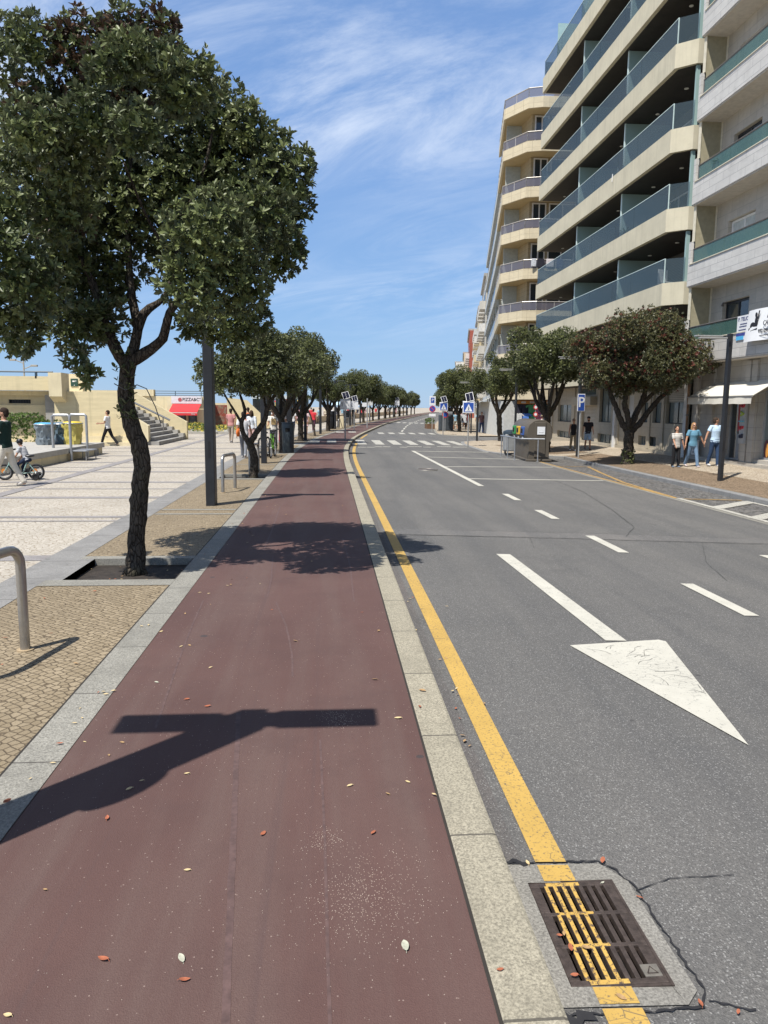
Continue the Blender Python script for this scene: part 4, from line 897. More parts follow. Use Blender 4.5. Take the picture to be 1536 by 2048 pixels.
for k, z in enumerate(YL_):
    zs = z - .72; ztop = z
    mb = MB(); vs, fs = ring_solid(yplan(), yplan(.16), zs, ztop); mb.add(vs, fs); wp(mb, "balcony_front", TILEC, yb)
    mb = MB(); mb.prism(yplan(.17), zs + .02, zs + .2); wp(mb, "slab", CRS, yb)
    if k == 0: continue
    pl_ = yplan(.05); segs = [(pl_[0], pl_[1]), (pl_[1], pl_[2]), (pl_[2], pl_[3]), (pl_[3], (pl_[3][0] + 2.6, pl_[3][1])), ((pl_[3][0] + 2.6, pl_[3][1]), (pl_[3][0] + 5.2, pl_[3][1]))]
    rail = MB()
    for (xa, ya_), (xb, yb_) in segs:
        mb = MB(); mb.quad((xa, ya_, z + .04), (xb, yb_, z + .04), (xb, yb_, z + .58), (xa, ya_, z + .58)); wp(mb, "glass_railing", BRGL, yb)
        m_ = max(1, round(math.dist((xa, ya_), (xb, yb_)) / 1.3))
        for i in range(m_ + 1): t_ = i / m_; rail.tube([(xa + (xb - xa) * t_, ya_ + (yb_ - ya_) * t_, z), (xa + (xb - xa) * t_, ya_ + (yb_ - ya_) * t_, z + .62)], .025, 5)
        rail.tube([(xa, ya_, z + .62), (xb, yb_, z + .62)], .035, 6)
    wp(rail, "handrail", plain("pale_rail", (0.50, 0.47, 0.43), 0.4, 0.4), yb)
    if k < len(YL_) - 1:
        zt = YL_[k + 1] - .72
        mb = MB(); mb.prism([(15.9, 65.9), (14.5, 58.75), (14.7, 56.55), (26, 56.55), (26, 65.9)], zs + .2, zt + .02); wp(mb, "wall", OCH, yb)
        mb = MB(); mb.box(VX0 + .5, 15.6, 58.85, 58.92, zs + .21, zt + .015); wp(mb, "divider_panel", plain("pale_divider", (0.44, 0.47, 0.44), 0.5), yb)
        for x0, x1 in ((14.9, 15.95), (16.15, 18.2)):
            w = MB(); y = 56.55; z0, z1 = zs + .35, zt - .15; d = .06; fw = .09
            for a, c in ((x0, x0 + fw), ((x0 + x1) / 2 - fw / 2, (x0 + x1) / 2 + fw / 2), (x1 - fw, x1)): w.box(a, c, y - d, y - .003, z0, z1)
            w.box(x0, x1, y - d - .002, y - .004, z1, z1 + fw); w.box(x0, x1, y - d - .002, y - .004, z0 - fw, z0); fr = wp(w, "window", WFR, yb)
            mb = MB(); mb.box(x0 + .02, x1 - .02, y - d * .5, y - .005, z0, z1); o = mb.build("pane", WINDK); o.parent = fr
ld = thing("laundry", "laundry drying over the rail of a cream corner block balcony", "laundry", (15.8, 54.95, 11.6))
for i, (x, w, c) in enumerate(((14.75, .35, (.55, .57, .60)), (15.25, .5, (.02, .02, .03)), (15.95, .55, (.62, .58, .58)), (16.65, .45, (.05, .06, .12)))):
    mb = MB(); mb.bbox(x - w / 2, x + w / 2, 54.96, 55.03, 11.95 - .07 * (i % 2), 12.50, .02); wp(mb, "garment", plain("laundry_%d" % i, c, .9, 0, .25, 9), ld)
# the long street front, following the bend
def ypr(mb, y0, y1, d0, d1, z0, z1): mb.prism([(yx(y0) + d0, y0), (yx(y0) + d1, y0), (yx(y1) + d1, y1), (yx(y1) + d0, y1)], z0, z1)
Y1E = 100
for k, z in enumerate(YL_[:-1]):
    zs = z - .72; zt = YL_[k + 1] - .72
    mb = MB(); ypr(mb, 66.02, Y1E, .02, 2.0, zs, z - .05); wp(mb, "street_balcony", plain("grey_blue_front", (0.47, 0.50, 0.50), 0.8), yb)
    if k:
        mb = MB(); ypr(mb, 66.1, Y1E, .06, .08, z - .03, z + .55); wp(mb, "glass_railing", BRGL, yb)
        for y in (66.1, 71, 76, 81, 86, 91, 96, 99.9):
            mb = MB(); mb.box(yx(y) + .3, yx(y) + 2.0, y - .05, y + .05, z - .045, zt - .003); wp(mb, "divider_panel", plain("pale_divider", (0.44, 0.47, 0.44)), yb)
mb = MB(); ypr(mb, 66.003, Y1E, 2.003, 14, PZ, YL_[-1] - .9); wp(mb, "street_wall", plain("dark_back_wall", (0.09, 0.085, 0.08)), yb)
mb = MB(); mb.box(17.3, 26, 59, 72, 23.4, 25.6); wp(mb, "roof_storey", OCH, yb)
# ground floor shop, packed with goods
mb = MB(); holes = [(14.0, 20.5, PZ + .1, 2.2)]
wall_with_holes(mb, 1, 56.2, 13.2, 26, PZ, 2.36, holes, .8); mb.box(13.2, 13.5, 56.23, 66, PZ, 2.36); wp(mb, "shop_wall", plain("pale_facade", (0.50, 0.50, 0.47)), yb)
mb = MB(); mb.box(13.5, 22, 57.05, 57.1, PZ, 2.3); wp(mb, "shop_back_wall", plain("shop_interior_dark", (0.05, 0.048, 0.045)), yb)
GOODC = [(0.55, 0.05, 0.05), (0.08, 0.20, 0.55), (0.65, 0.60, 0.10), (0.10, 0.35, 0.15), (0.60, 0.60, 0.58), (0.62, 0.26, 0.06), (0.30, 0.08, 0.30), (0.04, 0.04, 0.06), (0.10, 0.45, 0.50), (0.6, 0.2, 0.3)]
GM = [plain("cloth_%d" % i, c, 0.85, 0, 0.2, 7) for i, c in enumerate(GOODC)]
cn = ["red", "blue", "yellow", "green", "white", "orange", "purple", "black", "turquoise", "pink"]
def shirt_mesh(i):
    mb = MB(); w = .23; h = .62
    P = [(-w, -h), (w, -h), (w, -.12), (w + .18, -.24), (w + .24, -.10), (w, .0), (.08, .02), (0, -.04), (-.08, .02), (-w, .0), (-w - .24, -.10), (-w - .18, -.24), (-w, -.12)]
    mb.extr(P, 1, -.025, .025); return mb
sr = random.Random(11); protos = {}
for r_, z in enumerate((2.1, 1.45)):
    for i in range(13):
        c = sr.randrange(10); x = 14.25 + i * .5 + sr.uniform(-.04, .04); key = c
        if key not in protos: o = shirt_mesh(c).build("hanging_shirt", GM[c]); protos[key] = o
        else: o = protos[key].copy(); COL.objects.link(o)
        o.location = (x, 55.95 - .1 * r_, z); o.rotation_euler = (0, 0, sr.uniform(-.5, .5)); tag(o, "%s shirt hanging in the crowded shop front of the cream corner block" % cn[c], "shirt", "%s shirts hung in the shop front" % cn[c])
for i in range(12):
    c = sr.randrange(10); x = 14.2 + i * .55; mb = MB(); mb.bbox(-.22, .22, -.25, .25, 0, .5 + .3 * sr.random(), .02); o = mb.build("goods_basket", GM[(c + 3) % 10]); o.location = (x, 55.5, PZ)
    mb = MB(); 
    for q in range(7): mb.ell((sr.uniform(-.15, .15), sr.uniform(-.17, .17), .78 + .05 * sr.random()), (.09, .09, .09), 8, 6)
    k2 = mb.build("goods", GM[c], o); tag(o, "%s box heaped with %s goods on the pavement before the shop" % (cn[(c + 3) % 10], cn[c]), "box", "boxes of goods before the shop")
sb_ = thing("shop_board", "long red and white board over the crowded shop front", "sign", (17.2, 55.9, 2.28)); mb = MB(); mb.box(-3.2, 3.2, -.03, .03, -.13, .13); mb.build("panel", GM[5], sb_); mb = MB()
for i in range(9): mb.box(-2.8 + i * .65, -2.45 + i * .65, -.04, -.031, -.07, .07)
mb.build("white_marks", GM[4], sb_)

# ------------------------------------------------------------------ the receding blocks further down the bend
fr_ = random.Random(8)
FARB = [(100.4, 118, 0, 19.0, (0.52, 0.50, 0.45), "pale grey block behind the cream corner block"), (118.2, 135, .3, 17.2, (0.58, 0.50, 0.33), "yellow fronted block further down the bend"),
        (135.2, 155, .1, 18.0, (0.50, 0.51, 0.50), "pale blue grey block further down the bend"), (155.2, 185, 1.4, 17.5, (0.34, 0.10, 0.07), "red brick block with white bands far down the bend"),
        (185.2, 215, 2.4, 15.0, (0.60, 0.53, 0.38), "cream block far down the bend"), (215.2, 250, 4.6, 14.5, (0.62, 0.61, 0.58), "white block at the far end of the row")]
for y0, y1, dxo, h, c, lab in FARB:
    def fx(y): return 20.6 + .175 * (y - 100) - dxo
    bb = thing("apartment_building", lab, "building", (fx(y0), y0, PZ)); mt = plain("facade_%d" % int(y0), c, 0.85, 0, 0.08, .5)
    mb = MB(); mb.prism([(fx(y0), y0), (fx(y0) + 14, y0), (fx(y1) + 14, y1), (fx(y1), y1)], PZ, h); wp(mb, "wall", mt, bb)
    mb = MB(); mb.prism([(fx(y0) - .3, y0 + .05), (fx(y0) + 14, y0 + .05), (fx(y1) + 14, y1 - .05), (fx(y1) - .3, y1 - .05)], h + .003, h + .35); wp(mb, "roof", plain("roof_grey", (0.40, 0.39, 0.37), 0.8), bb)
    nf = int((h - 3.2) / 2.9)
    for f in range(nf):
        z = 3.2 + f * 2.9
        m_ = 4
        for q in range(m_):
            ya = y0 + (y1 - y0) * (q + .12) / m_; yc = y0 + (y1 - y0) * (q + .88) / m_
            mb = MB(); mb.prism([(fx(ya) - .75, ya), (fx(ya) - .004, ya), (fx(yc) - .004, yc), (fx(yc) - .75, yc)], z, z + 1.05); wp(mb, "balcony", plain("white_front", (0.62, 0.61, 0.58), 0.8) if (f + q) % 2 or c[0] < .4 else mt, bb)
            ya += .4; yc -= .4; mb = MB(); mb.prism([(fx(ya) - .06, ya), (fx(ya) - .004, ya), (fx(yc) - .004, yc), (fx(yc) - .06, yc)], z + 1.1, z + 2.5); wp(mb, "window", WINDK, bb)
        # near end: windows on the side wall
        for q in range(2):
            mb = MB(); xa = fx(y0) + 1.5 + q * 4; mb.box(xa, xa + 1.6, y0 - .05, y0 - .004, z + .9, z + 2.3); wp(mb, "window", WINDK, bb)
# shop blinds sticking out over the far pavement
for i, (y, c, lab) in enumerate([(63, (0.62, 0.62, 0.60), "white shop blind over the far pavement beyond the crossing"), (67.5, (0.10, 0.30, 0.36), "teal shop blind further along the far pavement"), (73, (0.13, 0.13, 0.14), "dark grey shop blind further along the far pavement"), (79, (0.60, 0.52, 0.38), "cream shop blind furthest along the far pavement")]):
    a = thing("shop_blind", lab, "awning", (yx(y) + .1, y, 2.6), -.178); mb = MB(); mb.add([(0, -1.8, .25), (0, 1.8, .25), (-1.5, 1.8, -.35), (-1.5, -1.8, -.35), (0, -1.8, .22), (0, 1.8, .22), (-1.5, 1.8, -.38), (-1.5, -1.8, -.38)], [(0, 1, 2, 3), (7, 6, 5, 4), (0, 3, 7, 4), (1, 5, 6, 2), (3, 2, 6, 7)]); m = plain("blind_%d" % i, c, 0.8); mb.build("canopy", m, a)
    mb = MB(); mb.box(-1.51, -1.49, -1.8, 1.8, -.6, -.381); mb.build("valance", m, a)

# ------------------------------------------------------------------ seafront terrace on the left: painted concrete
PC = m_concrete("cream_painted_concrete", (0.68, 0.58, 0.36)); PC2 = m_render("cream_wall_paint", (0.68, 0.59, 0.39), 0.35); GREYC = plain("grey_concrete", (0.30, 0.29, 0.27), 0.85, 0, 0.2, 2, 0.3, 30, 0.3, 0.3)
DRAIL = plain("dark_blue_rail", (0.03, 0.06, 0.09), 0.5); STEEL = plain("brushed_steel", (0.40, 0.39, 0.37), 0.32, 0.85, 0.1, 14); TUBE = plain("galvanised_tube", (0.34, 0.35, 0.36), 0.45, 0.6, 0.15, 10)
tr = thing("seafront_terrace", "cream painted concrete terrace with parapet, dark railing and blockwork pier", "terrace", (-20, 36, 0))
mb = MB(); mb.box(-60, -12.455, 35.5, 36.2, 2.47, 3.1); wp(mb, "parapet", PC, tr)
mb = MB(); mb.box(-60, -12.9, 36.205, 50, 2.25, 2.46); wp(mb, "deck", PC2, tr)
mb = MB(); wall_with_holes(mb, 1, 36.6, -60, -12.44, 1.78, 2.25, [(-14.9, -13.9, 1.88, 2.06)], .3); wp(mb, "recessed_wall", PC2, tr)
mb = MB(); mb.box(-60, -12.44, 36.35, 36.9, 0, 1.775); wp(mb, "lower_wall", PC, tr)
mb = MB(); mb.box(-14.9, -13.9, 36.75, 36.78, 1.88, 2.06)
for i in range(9): mb.box(-14.88 + i * .12, -14.85 + i * .12, 36.62, 36.65, 1.88, 2.06)
wp(mb, "vent_grille", BLKFR, tr)
mb = MB(); mb.extr([(34.9, 3.25), (34.9, 2.2), (35.45, 1.95), (35.9, 1.95), (35.9, 3.25)], 0, -12.45, -11.88); wp(mb, "pier", PC2, tr)
mb = MB(); mb.tube([(-60, 35.55, 3.3), (-12.46, 35.55, 3.3)], .04, 6)
for x in (-13.2, -16, -19, -22): mb.box(x - .04, x + .04, 35.5, 35.6, 3.0, 3.3)
wp(mb, "railing", DRAIL, tr)
mb = MB(); mb.extr([(-12.44, 0), (-8.95, 0), (-8.95, 1.3), (-9.3, 2.44), (-12.44, 2.44)], 1, 35.47, 35.9); wp(mb, "stair_wall", PC, tr)
mb = MB(); mb.box(-12.4, -9.0, 35.1, 35.465, 0, .16); mb.box(-12.4, -9.0, 35.3, 35.465, .161, .42); wp(mb, "wall_foot", PC2, tr)
tw = thing("terrace_kiosk", "small cream block on the terrace with a dark green notice panel", "kiosk", (-14.3, 44.3, 2.4)); mb = MB(); mb.box(-14.78, -13.8, 43.9, 45, 2.46, 3.55); wp(mb, "block", PC2, tw)
mb = MB(); mb.box(-14.43, -14.04, 43.86, 43.895, 2.85, 3.28); nb = wp(mb, "notice_panel", plain("notice_green", (0.02, 0.06, 0.045), 0.5), tw)
mb = MB(); mb.box(-14.33, -14.2, 43.85, 43.857, 3.1, 3.18); mb.box(-14.16, -14.12, 43.85, 43.857, 3.12, 3.19); mb.box(-14.25, -14.21, 43.85, 43.857, 2.9, 2.94); o = mb.build("notice_marks", WPLA); o.parent = nb
# steps up to the terrace, with cheek walls and a handrail
st = thing("stairway", "grey concrete steps with cream cheek walls and a steel handrail, leading up to the terrace", "stairs", (-8.5, 39.6, 0))
mb = MB(); NS = 13
for i in range(NS):
    x1 = -7.85 - .30 * i; mb.box(-13, x1, 35.91 if i else 35.6, 42.0, .0 if i == 0 else .175 * i + .001, .175 * (i + 1)); 
wp(mb, "steps", GREYC, st)
mb = MB()
for i in range(NS): x1 = -7.85 - .30 * i; mb.box(x1 - .45, x1 - .003, 41.55, 42.03, .175 * (i + 1) + .002, .175 * (i + 1) + .18)
wp(mb, "step_ends", plain("pale_concrete", (0.37, 0.355, 0.32), 0.8), st)
mb = MB(); mb.extr([(-7.75, 0), (-7.75, .95), (-10.7, 2.62), (-13, 2.62), (-13, 0)], 1, 42.04, 42.4); wp(mb, "far_cheek_wall", PC, st)
mb = MB(); mb.extr([(-8.3, .18), (-8.3, .9), (-8.945, 1.30), (-8.945, .18)], 1, 35.5, 35.9); wp(mb, "near_cheek_wall", PC2, st)
mb = MB(); mb.tube([(-8.2, 39.9, 1.08), (-10.9, 39.9, 2.42)], (.05), 8); mb.tube([(-8.55, 39.9, .5), (-8.55, 39.9, 1.24)], .03, 8); wp(mb, "handrail", STEEL, st)
lt = thing("terrace_wall", "long low cream terrace wall with dark rails, behind the red awning", "wall", (-20, 61, 0))
mb = MB(); mb.box(-40, -9.0, 60.5, 61.0, 0, 2.55); wp(mb, "wall", PC2, lt)
mb = MB()
for z in (2.62, 2.78, 2.95): mb.tube([(-40, 60.7, z), (-15.2, 60.7, z)], .03, 6); mb.tube([(-13.6, 60.7, z), (-9, 60.7, z)], .03, 6)
for x in range(-40, -8, 2): mb.tube([(x, 60.7, 2.55), (x, 60.7, 2.95)], .03, 5)
wp(mb, "rails", DRAIL, lt); mb = MB(); mb.box(-15.2, -13.6, 60.35, 61, 2.551, 3.05); wp(mb, "pier", PC2, lt)
sl_ = thing("terrace_lamp", "slim street lamp with two heads, up on the terrace", "street lamp", (-19.3, 50, 2.46)); mb = MB(); mb.tube([(0, 0, 0), (0, 0, 2.6)], .05, 6); mb.build("pole", GREYC, sl_)
for s_, z in ((-1, 2.05), (1, 1.7)): mb = MB(); mb.tube([(0, 0, z - .1), (s_ * .5, 0, z + .1)], .03, 6); mb.bbox(s_ * .65 - .2, s_ * .65 + .2, -.1, .1, z + .05, z + .17, .02); mb.build("lamp_head", GREYC, sl_)
# food kiosk
kz = thing("food_kiosk", "small food kiosk with white sign board, red awning and glazed front", "kiosk", (-10.4, 57, 0))
mb = MB(); mb.box(-11.9, -9.0, 57.0, 60.49, 0, 2.5); wp(mb, "wall", PC2, kz)
mb = MB(); mb.box(-11.55, -9.35, 56.85, 56.99, 1.98, 2.52); s1 = wp(mb, "sign_board", plain("sign_white", (0.68, 0.70, 0.72), 0.5), kz)
o = text_obj("lettering", "PIZZA&C\u00b0", .33, INK, None, (-10.75, 56.845, 2.27), ROT_FR, .004, 'LEFT', .92); o.parent = s1
mb = MB(); mb.tube([(-10.92, 56.85, 2.27), (-10.92, 56.835, 2.27)], .14, 18); o = mb.build("round_logo", plain("logo_red", (0.40, 0.12, 0.12), 0.6, 0, 0.4, 20)); o.parent = s1
RED = plain("red_awning_cloth", (0.62, 0.035, 0.04), 0.75)
mb = MB(); mb.add([(-11.45, 56.84, 1.95), (-9.4, 56.84, 1.95), (-9.5, 55.75, 1.38), (-11.55, 55.75, 1.38), (-11.45, 56.84, 1.92), (-9.4, 56.84, 1.92), (-9.5, 55.75, 1.35), (-11.55, 55.75, 1.35)], [(0, 1, 2, 3), (7, 6, 5, 4), (0, 3, 7, 4), (1, 5, 6, 2), (3, 2, 6, 7)]); wp(mb, "awning", RED, kz)
mb = MB(); mb.box(-11.55, -9.5, 55.735, 55.75, 1.13, 1.345); vz = wp(mb, "valance", RED, kz); mb = MB(); mb.box(-11.55, -9.5, 55.728, 55.734, 1.30, 1.34); o = mb.build("white_trim", WPLA); o.parent = vz
mb = MB(); mb.box(-11.45, -11.28, 55.728, 55.734, 1.16, 1.26); o = mb.build("white_mark", WPLA); o.parent = vz
o = text_obj("lettering", "PIZZA", .1, WPLA, vz, (-9.8, 55.73, 1.22), ROT_FR, .002)
for x0, x1 in ((-11.2, -10.55), (-10.35, -9.75)):
    mb = MB(); fw = .06; mb.box(x0, x0 + fw, 56.9, 56.99, 0, 1.9); mb.box(x1 - fw, x1, 56.9, 56.99, 0, 1.9); mb.box(x0, x1, 56.905, 56.985, 1.9, 1.96); w = wp(mb, "window", BLKFR, kz); mb = MB(); mb.box(x0 + fw, x1 - fw, 56.95, 56.985, 0, 1.9); o = mb.build("pane", plain("shop_pane_blue", (0.10, 0.13, 0.16), 0.1, 0, 0.3, 2)); o.parent = w
mp_ = thing("mosaic_panel", "rust red and brown mosaic panel in a cream frame, right of the kiosk", "mosaic", (-8.4, 59.9, 1.05))
mb = MB(); mb.box(-.62, .62, -.06, 0, -1.0, 1.0); mb.build("frame", PC2, mp_); g = NG("mosaic", .7); v = g.voro(5); sp = g.n('ShaderNodeSeparateColor'); g.l(v.outputs['Color'], sp.inputs[0]); g.col(g.mix(sp.outputs[0], (0.25, 0.05, 0.03), g.mix(sp.outputs[1], (0.30, 0.24, 0.16), (0.10, 0.06, 0.05))))
mb = MB(); mb.box(-.5, .5, -.075, -.061, -.9, .85); mb.build("mosaic_field", g.m, mp_)
rp = thing("ramp_wall", "cream wall with a sloping end, between the first trees of the seafront row", "wall", (-6.5, 62, 0)); mb = MB(); mb.extr([(-8.2, 0), (-4.6, 0), (-4.6, .35), (-6.6, 2.3), (-8.2, 2.5)], 1, 62.0, 62.4); wp(mb, "wall", PC, rp)
pv = thing("glass_pavilion", "low glazed pavilion with pale flat roof, behind the seafront trees", "pavilion", (-5.2, 80, 0)); mb = MB(); mb.box(-8, -1.9, 79.5, 84, 2.6, 2.95); wp(mb, "roof", plain("pale_roof", (0.50, 0.55, 0.56), 0.6), pv)
for i in range(5): mb = MB(); x = -7.9 + i * 1.18; mb.box(x, x + 1.1, 80, 80.1, .3, 2.59); wp(mb, "glazing", WINDK, pv)
mb = MB(); mb.box(-8, -1.9, 79.9, 84, 0, .295); wp(mb, "base", PC2, pv)
# low seat wall with its tube frames
pf = thing("seat_platform", "long low platform with grey capping and cream painted side, on the plaza", "platform", (-10, 24, 0))
mb = MB(); mb.box(-13.5, -8.62, 12, 29.4, 0, .24); wp(mb, "side_wall", PC2, pf); mb = MB(); mb.bbox(-13.55, -8.55, 11.95, 29.5, .243, .42, .015); wp(mb, "capping", plain("pale_concrete", (0.37, 0.355, 0.32)), pf)
mb = MB(); mb.box(-8.618, -8.60, 28.4, 28.9, .02, .22); wp(mb, "hatch", GREYC, pf)
for i, (x, y, lab) in enumerate(((-8.48, 25.5, "nearer galvanised tube frame, standing at the platform edge by the step"), (-8.48, 27.2, "further galvanised tube frame, standing at the platform edge by the step"))):
    o = MB().tube([(x, y, 0), (x, y, 1.38), (x, y, 1.45), (x - .06, y, 1.5), (x - .54, y + .1, 1.5), (x - .60, y + .1, 1.45), (x - .60, y + .1, .42)], .045, 8).build("tube_frame", TUBE, None, True); tag(o, lab, "handrail", "tube frames on the platform")
sp_ = thing("step_bench", "small grey metal step with thin legs beside the low platform", "step", (-8.27, 26.1, 0)); mb = MB(); mb.bbox(-.28, .28, -.6, .6, .30, .34, .01); mb.build("tread", TUBE, sp_)
for x in (-.2, .24):
    for y in (-.52, .52): mb = MB(); mb.tube([(x, y, 0), (x, y, .3)], .018, 6); mb.build("leg", TUBE, sp_)
def sack(name, label, x, y, z, r, h, c, lid, seed):
    t = thing(name, label, "waste sack", (x, y, z), 0, "waste sacks on the platform"); rn = random.Random(seed); mb = MB(); rs = []; n = 26; vs = []; fs = []
    for j in range(12):
        q = j / 11; rr = r * (.80 + .26 * q) * (1 if q < .95 else .97)
        for k in range(n): a = 2 * math.pi * k / n; w = rr * (1 + .09 * math.sin(a * 5 + q * 7 + seed) * (1 - q * .4) + .07 * math.sin(a * 11 - q * 11 + seed) + .04 * rn.uniform(-1, 1) - .14 * (q > .3) * (q < .8) * abs(math.sin(a * 3 + seed))); vs.append((w * math.cos(a), w * math.sin(a), h * q))
    for j in range(11):
        for k in range(n): fs.append((j * n + k, j * n + (k + 1) % n, (j + 1) * n + (k + 1) % n, (j + 1) * n + k))
    fs.append(tuple(range(n - 1, -1, -1))); mb.add(vs, fs); mb.build("bag", c, t, True)
    mb = MB(); mb.torus((0, 0, h), r * 1.06, .022, 2, 26, 6); mb.build("ring", TUBE, t); mb = MB(); mb.rings([(0, 0, h + .002, r * 1.05, r * 1.05), (0, 0, h + .05, r * .9, r * .9), (0, 0, h + .07, r * .4, r * .4)], 20); mb.build("lid", lid, t, True)
sack("waste_sack", "grey plastic waste sack in a ring, leftmost of the three on the platform", -10.05, 27.6, .42, .34, .72, plain("grey_sack", (0.16, 0.19, 0.21), 0.25, 0, 0.12, 3), plain("blue_lid", (0.10, 0.36, 0.60), 0.4), 1)
sack("waste_sack", "bluish grey waste sack between the grey and the yellow sacks", -9.75, 28.4, .42, .33, .72, plain("blue_sack", (0.11, 0.17, 0.22), 0.25, 0, 0.12, 3), plain("steel_blue_lid", (0.13, 0.18, 0.22), 0.4), 2)
sack("waste_sack", "yellow plastic waste sack with bright yellow lid on the platform", -9.22, 28.0, .42, .33, .76, plain("yellow_sack", (0.50, 0.42, 0.11), 0.3, 0, 0.12, 3), plain("yellow_lid", (0.68, 0.50, 0.03), 0.4), 3)
# planted bed, far low wall and play equipment
fb = thing("flower_bed", "raised bed of yellow flowers with a stone edge, by the kiosk", "flower bed", (-8.2, 52.5, 0)); mb = MB(); mb.box(-10.3, -5.6, 50, 54.5, 0, .16); wp(mb, "edging", plain("pale_concrete", (0.37, 0.355, 0.32)), fb)
fw_ = thing("low_wall", "long low sand coloured wall along the far promenade", "wall", (-4, 100, 0)); mb = MB(); P = [(kx(y) - 7.6, y) for y in range(78, 240, 8)]
for (xa, ya_), (xb, yb_) in zip(P, P[1:]): mb.add([(xa, ya_, 0), (xb, yb_, 0), (xb, yb_, .75), (xa, ya_, .75), (xa - .4, ya_, 0), (xb - .4, yb_, 0), (xb - .4, yb_, .75), (xa - .4, ya_, .75)], [(0, 1, 2, 3), (3, 2, 6, 7), (4, 7, 6, 5)])
wp(mb, "wall", plain("sand_wall", (0.56, 0.46, 0.32), 0.85), fw_)
def parasol(x, y, c, label, h=2.6, r=1.4):
    t = thing("parasol", label, "parasol", (x, y, 0), 0, "parasols on the promenade"); mb = MB(); mb.tube([(0, 0, 0), (0, 0, h)], .035, 6); mb.build("pole", GREYC, t); mb = MB(); mb.rings([(0, 0, h - .55, r, r), (0, 0, h - .3, r * .65, r * .65), (0, 0, h, .05, .05)], 8); mb.build("canopy", c, t)
parasol(-3.6, 92, plain("yellow_cloth", (0.70, 0.45, 0.04), 0.8), "yellow parasol behind the seafront tree row"); parasol(1.2, 108, plain("pale_blue_cloth", (0.45, 0.60, 0.70), 0.8), "pale blue parasol behind the seafront tree row"); parasol(4.0, 118, plain("white_cloth", (0.68, 0.70, 0.72), 0.8), "white parasol behind the seafront tree row")
ps = thing("play_tower", "small play tower with blue panel, green rails and red roof on the promenade", "play tower", (-5.2, 86, 0))
for x in (-.7, .7):
    for y in (-.7, .7): mb = MB(); mb.tube([(x, y, 0), (x, y, 2.3)], .06, 6); mb.build("post", plain("play_yellow", (0.60, 0.45, 0.06), 0.5), ps)
mb = MB(); mb.box(-.8, .8, -.8, .8, .9, 1.0); mb.build("deck", GREYC, ps); mb = MB(); mb.box(-1.9, -.85, -.6, -.5, .1, 1.0); mb.build("blue_panel", plain("play_blue", (0.05, 0.22, 0.50), 0.5), ps); mb = MB(); mb.rings([(0, 0, 2.3, 1.1, 1.1), (0, 0, 2.9, .05, .05)], 4); mb.build("roof", plain("play_red", (0.55, 0.05, 0.04), 0.5), ps); mb = MB()
for i in range(6): mb.box(1.0 + i * .25, 1.08 + i * .25, -.6, -.52, .1, 1.1)
mb.build("green_rail", plain("play_green", (0.06, 0.30, 0.10), 0.5), ps)
ms = tag(MB().tube([(4.9, 150, 0), (4.9, 150, 8.2)], [.16, .07], 8).build("flag_mast", WPLA), "tall slim white mast rising behind the seafront trees", "mast")
# ------------------------------------------------------------------ street furniture
ANTH = plain("anthracite_paint", (0.022, 0.024, 0.028), 0.45, 0.2, 0.25, 3, 0, 1, 0.5, 0.3); ANTH2 = plain("charcoal_panel", (0.055, 0.066, 0.075), 0.5, 0.1)
def lamp(x, y, z, label, group, kind, h=4.15):
    t = thing("street_lamp", label, "street lamp", (x, y, z), 0, group)
    mb = MB(); q = (.085, .15) if kind == 'T' else (.055, .075); mb.bbox(-q[0], q[0], -q[1], q[1], -.02, h, .012); p = mb.build("post", ANTH, t)
    mb = MB(); mb.box(-.02, .02, -q[1] - .004, -q[1] - .0005, .9, 1.2); mb.build("service_hatch", plain("hatch_black", (0.012, 0.012, 0.014), 0.5), p)
    if kind == 'T':
        for s in (-1, 1):
            mb = MB(); dyy = -.01 if s < 0 else .01; mb.bbox(min(s * .17, s * .76), max(s * .17, s * .76), dyy - .125, dyy + .125, h - .08, h - .035, .01); a = mb.build("lamp_head", ANTH2, t)
            mb = MB(); mb.box(min(s * .05, s * .25), max(s * .05, s * .25), dyy - .10, dyy + .10, h - .075, h - .04); mb.build("bracket", ANTH, a)
    else:
        for dy_, zz_ in ((-.16, h - .14), (.10, h - .06)):
            mb = MB(); mb.bbox(-.98, -.17, dy_ - .05, dy_ + .09, zz_ - .02, zz_ + .02, .008); a = mb.build("lamp_head", plain("pale_lamp_head", (0.36, 0.36, 0.35), 0.4, 0.3), t)
            mb = MB(); mb.box(-.2, -.05, dy_, dy_ + .05, zz_ - .015, zz_ + .015); mb.build("bracket", ANTH, a)
    return t
GL = "dark square lamp posts along the cycle path"
nl = lamp(-2.02, 2.62, 0, "dark lamp post nearest the viewer, standing beside the cycle path before the first tree", GL, 'T')
mb = MB(); mb.ell((.01, -.20, 2.7), (.08, .12, .42), 14, 10); mb.build("speaker_pod", ANTH2, nl, True)
lamp(-2.19, 14.17, 0, "tall dark square lamp post standing between the first and second trees by the cycle path", GL, 'T')
lamp(-2.10, 24.7, 0, "dark lamp post in front of the parked bicycles by the cycle path", GL, 'T', 4.0)
lamp(-1.72, 33.4, 0, "dark lamp post right behind the tall grey litter bin", GL, 'T', 4.0)
lamp(-1.28, 41.95, 0, "dark lamp post beside the dark straight trunk of the fourth seafront tree", GL, 'T', 4.0)
lamp(-.55, 51.5, 0, "dark lamp post just beyond the thin leaning young tree", GL, 'T', 4.0)
lamp(.55, 62.8, 0, "dark lamp post right beside the black litter bin", GL, 'T', 4.0)
for i, y in enumerate((74, 85, 96, 108, 120, 134, 150, 168)): lamp(kx(y) - 2.9, y, 0, "dark lamp post in the far part of the cycle path row", "far lamp posts along the cycle path", 'T', 4.0)
GR = "dark lamp posts on the right pavement"
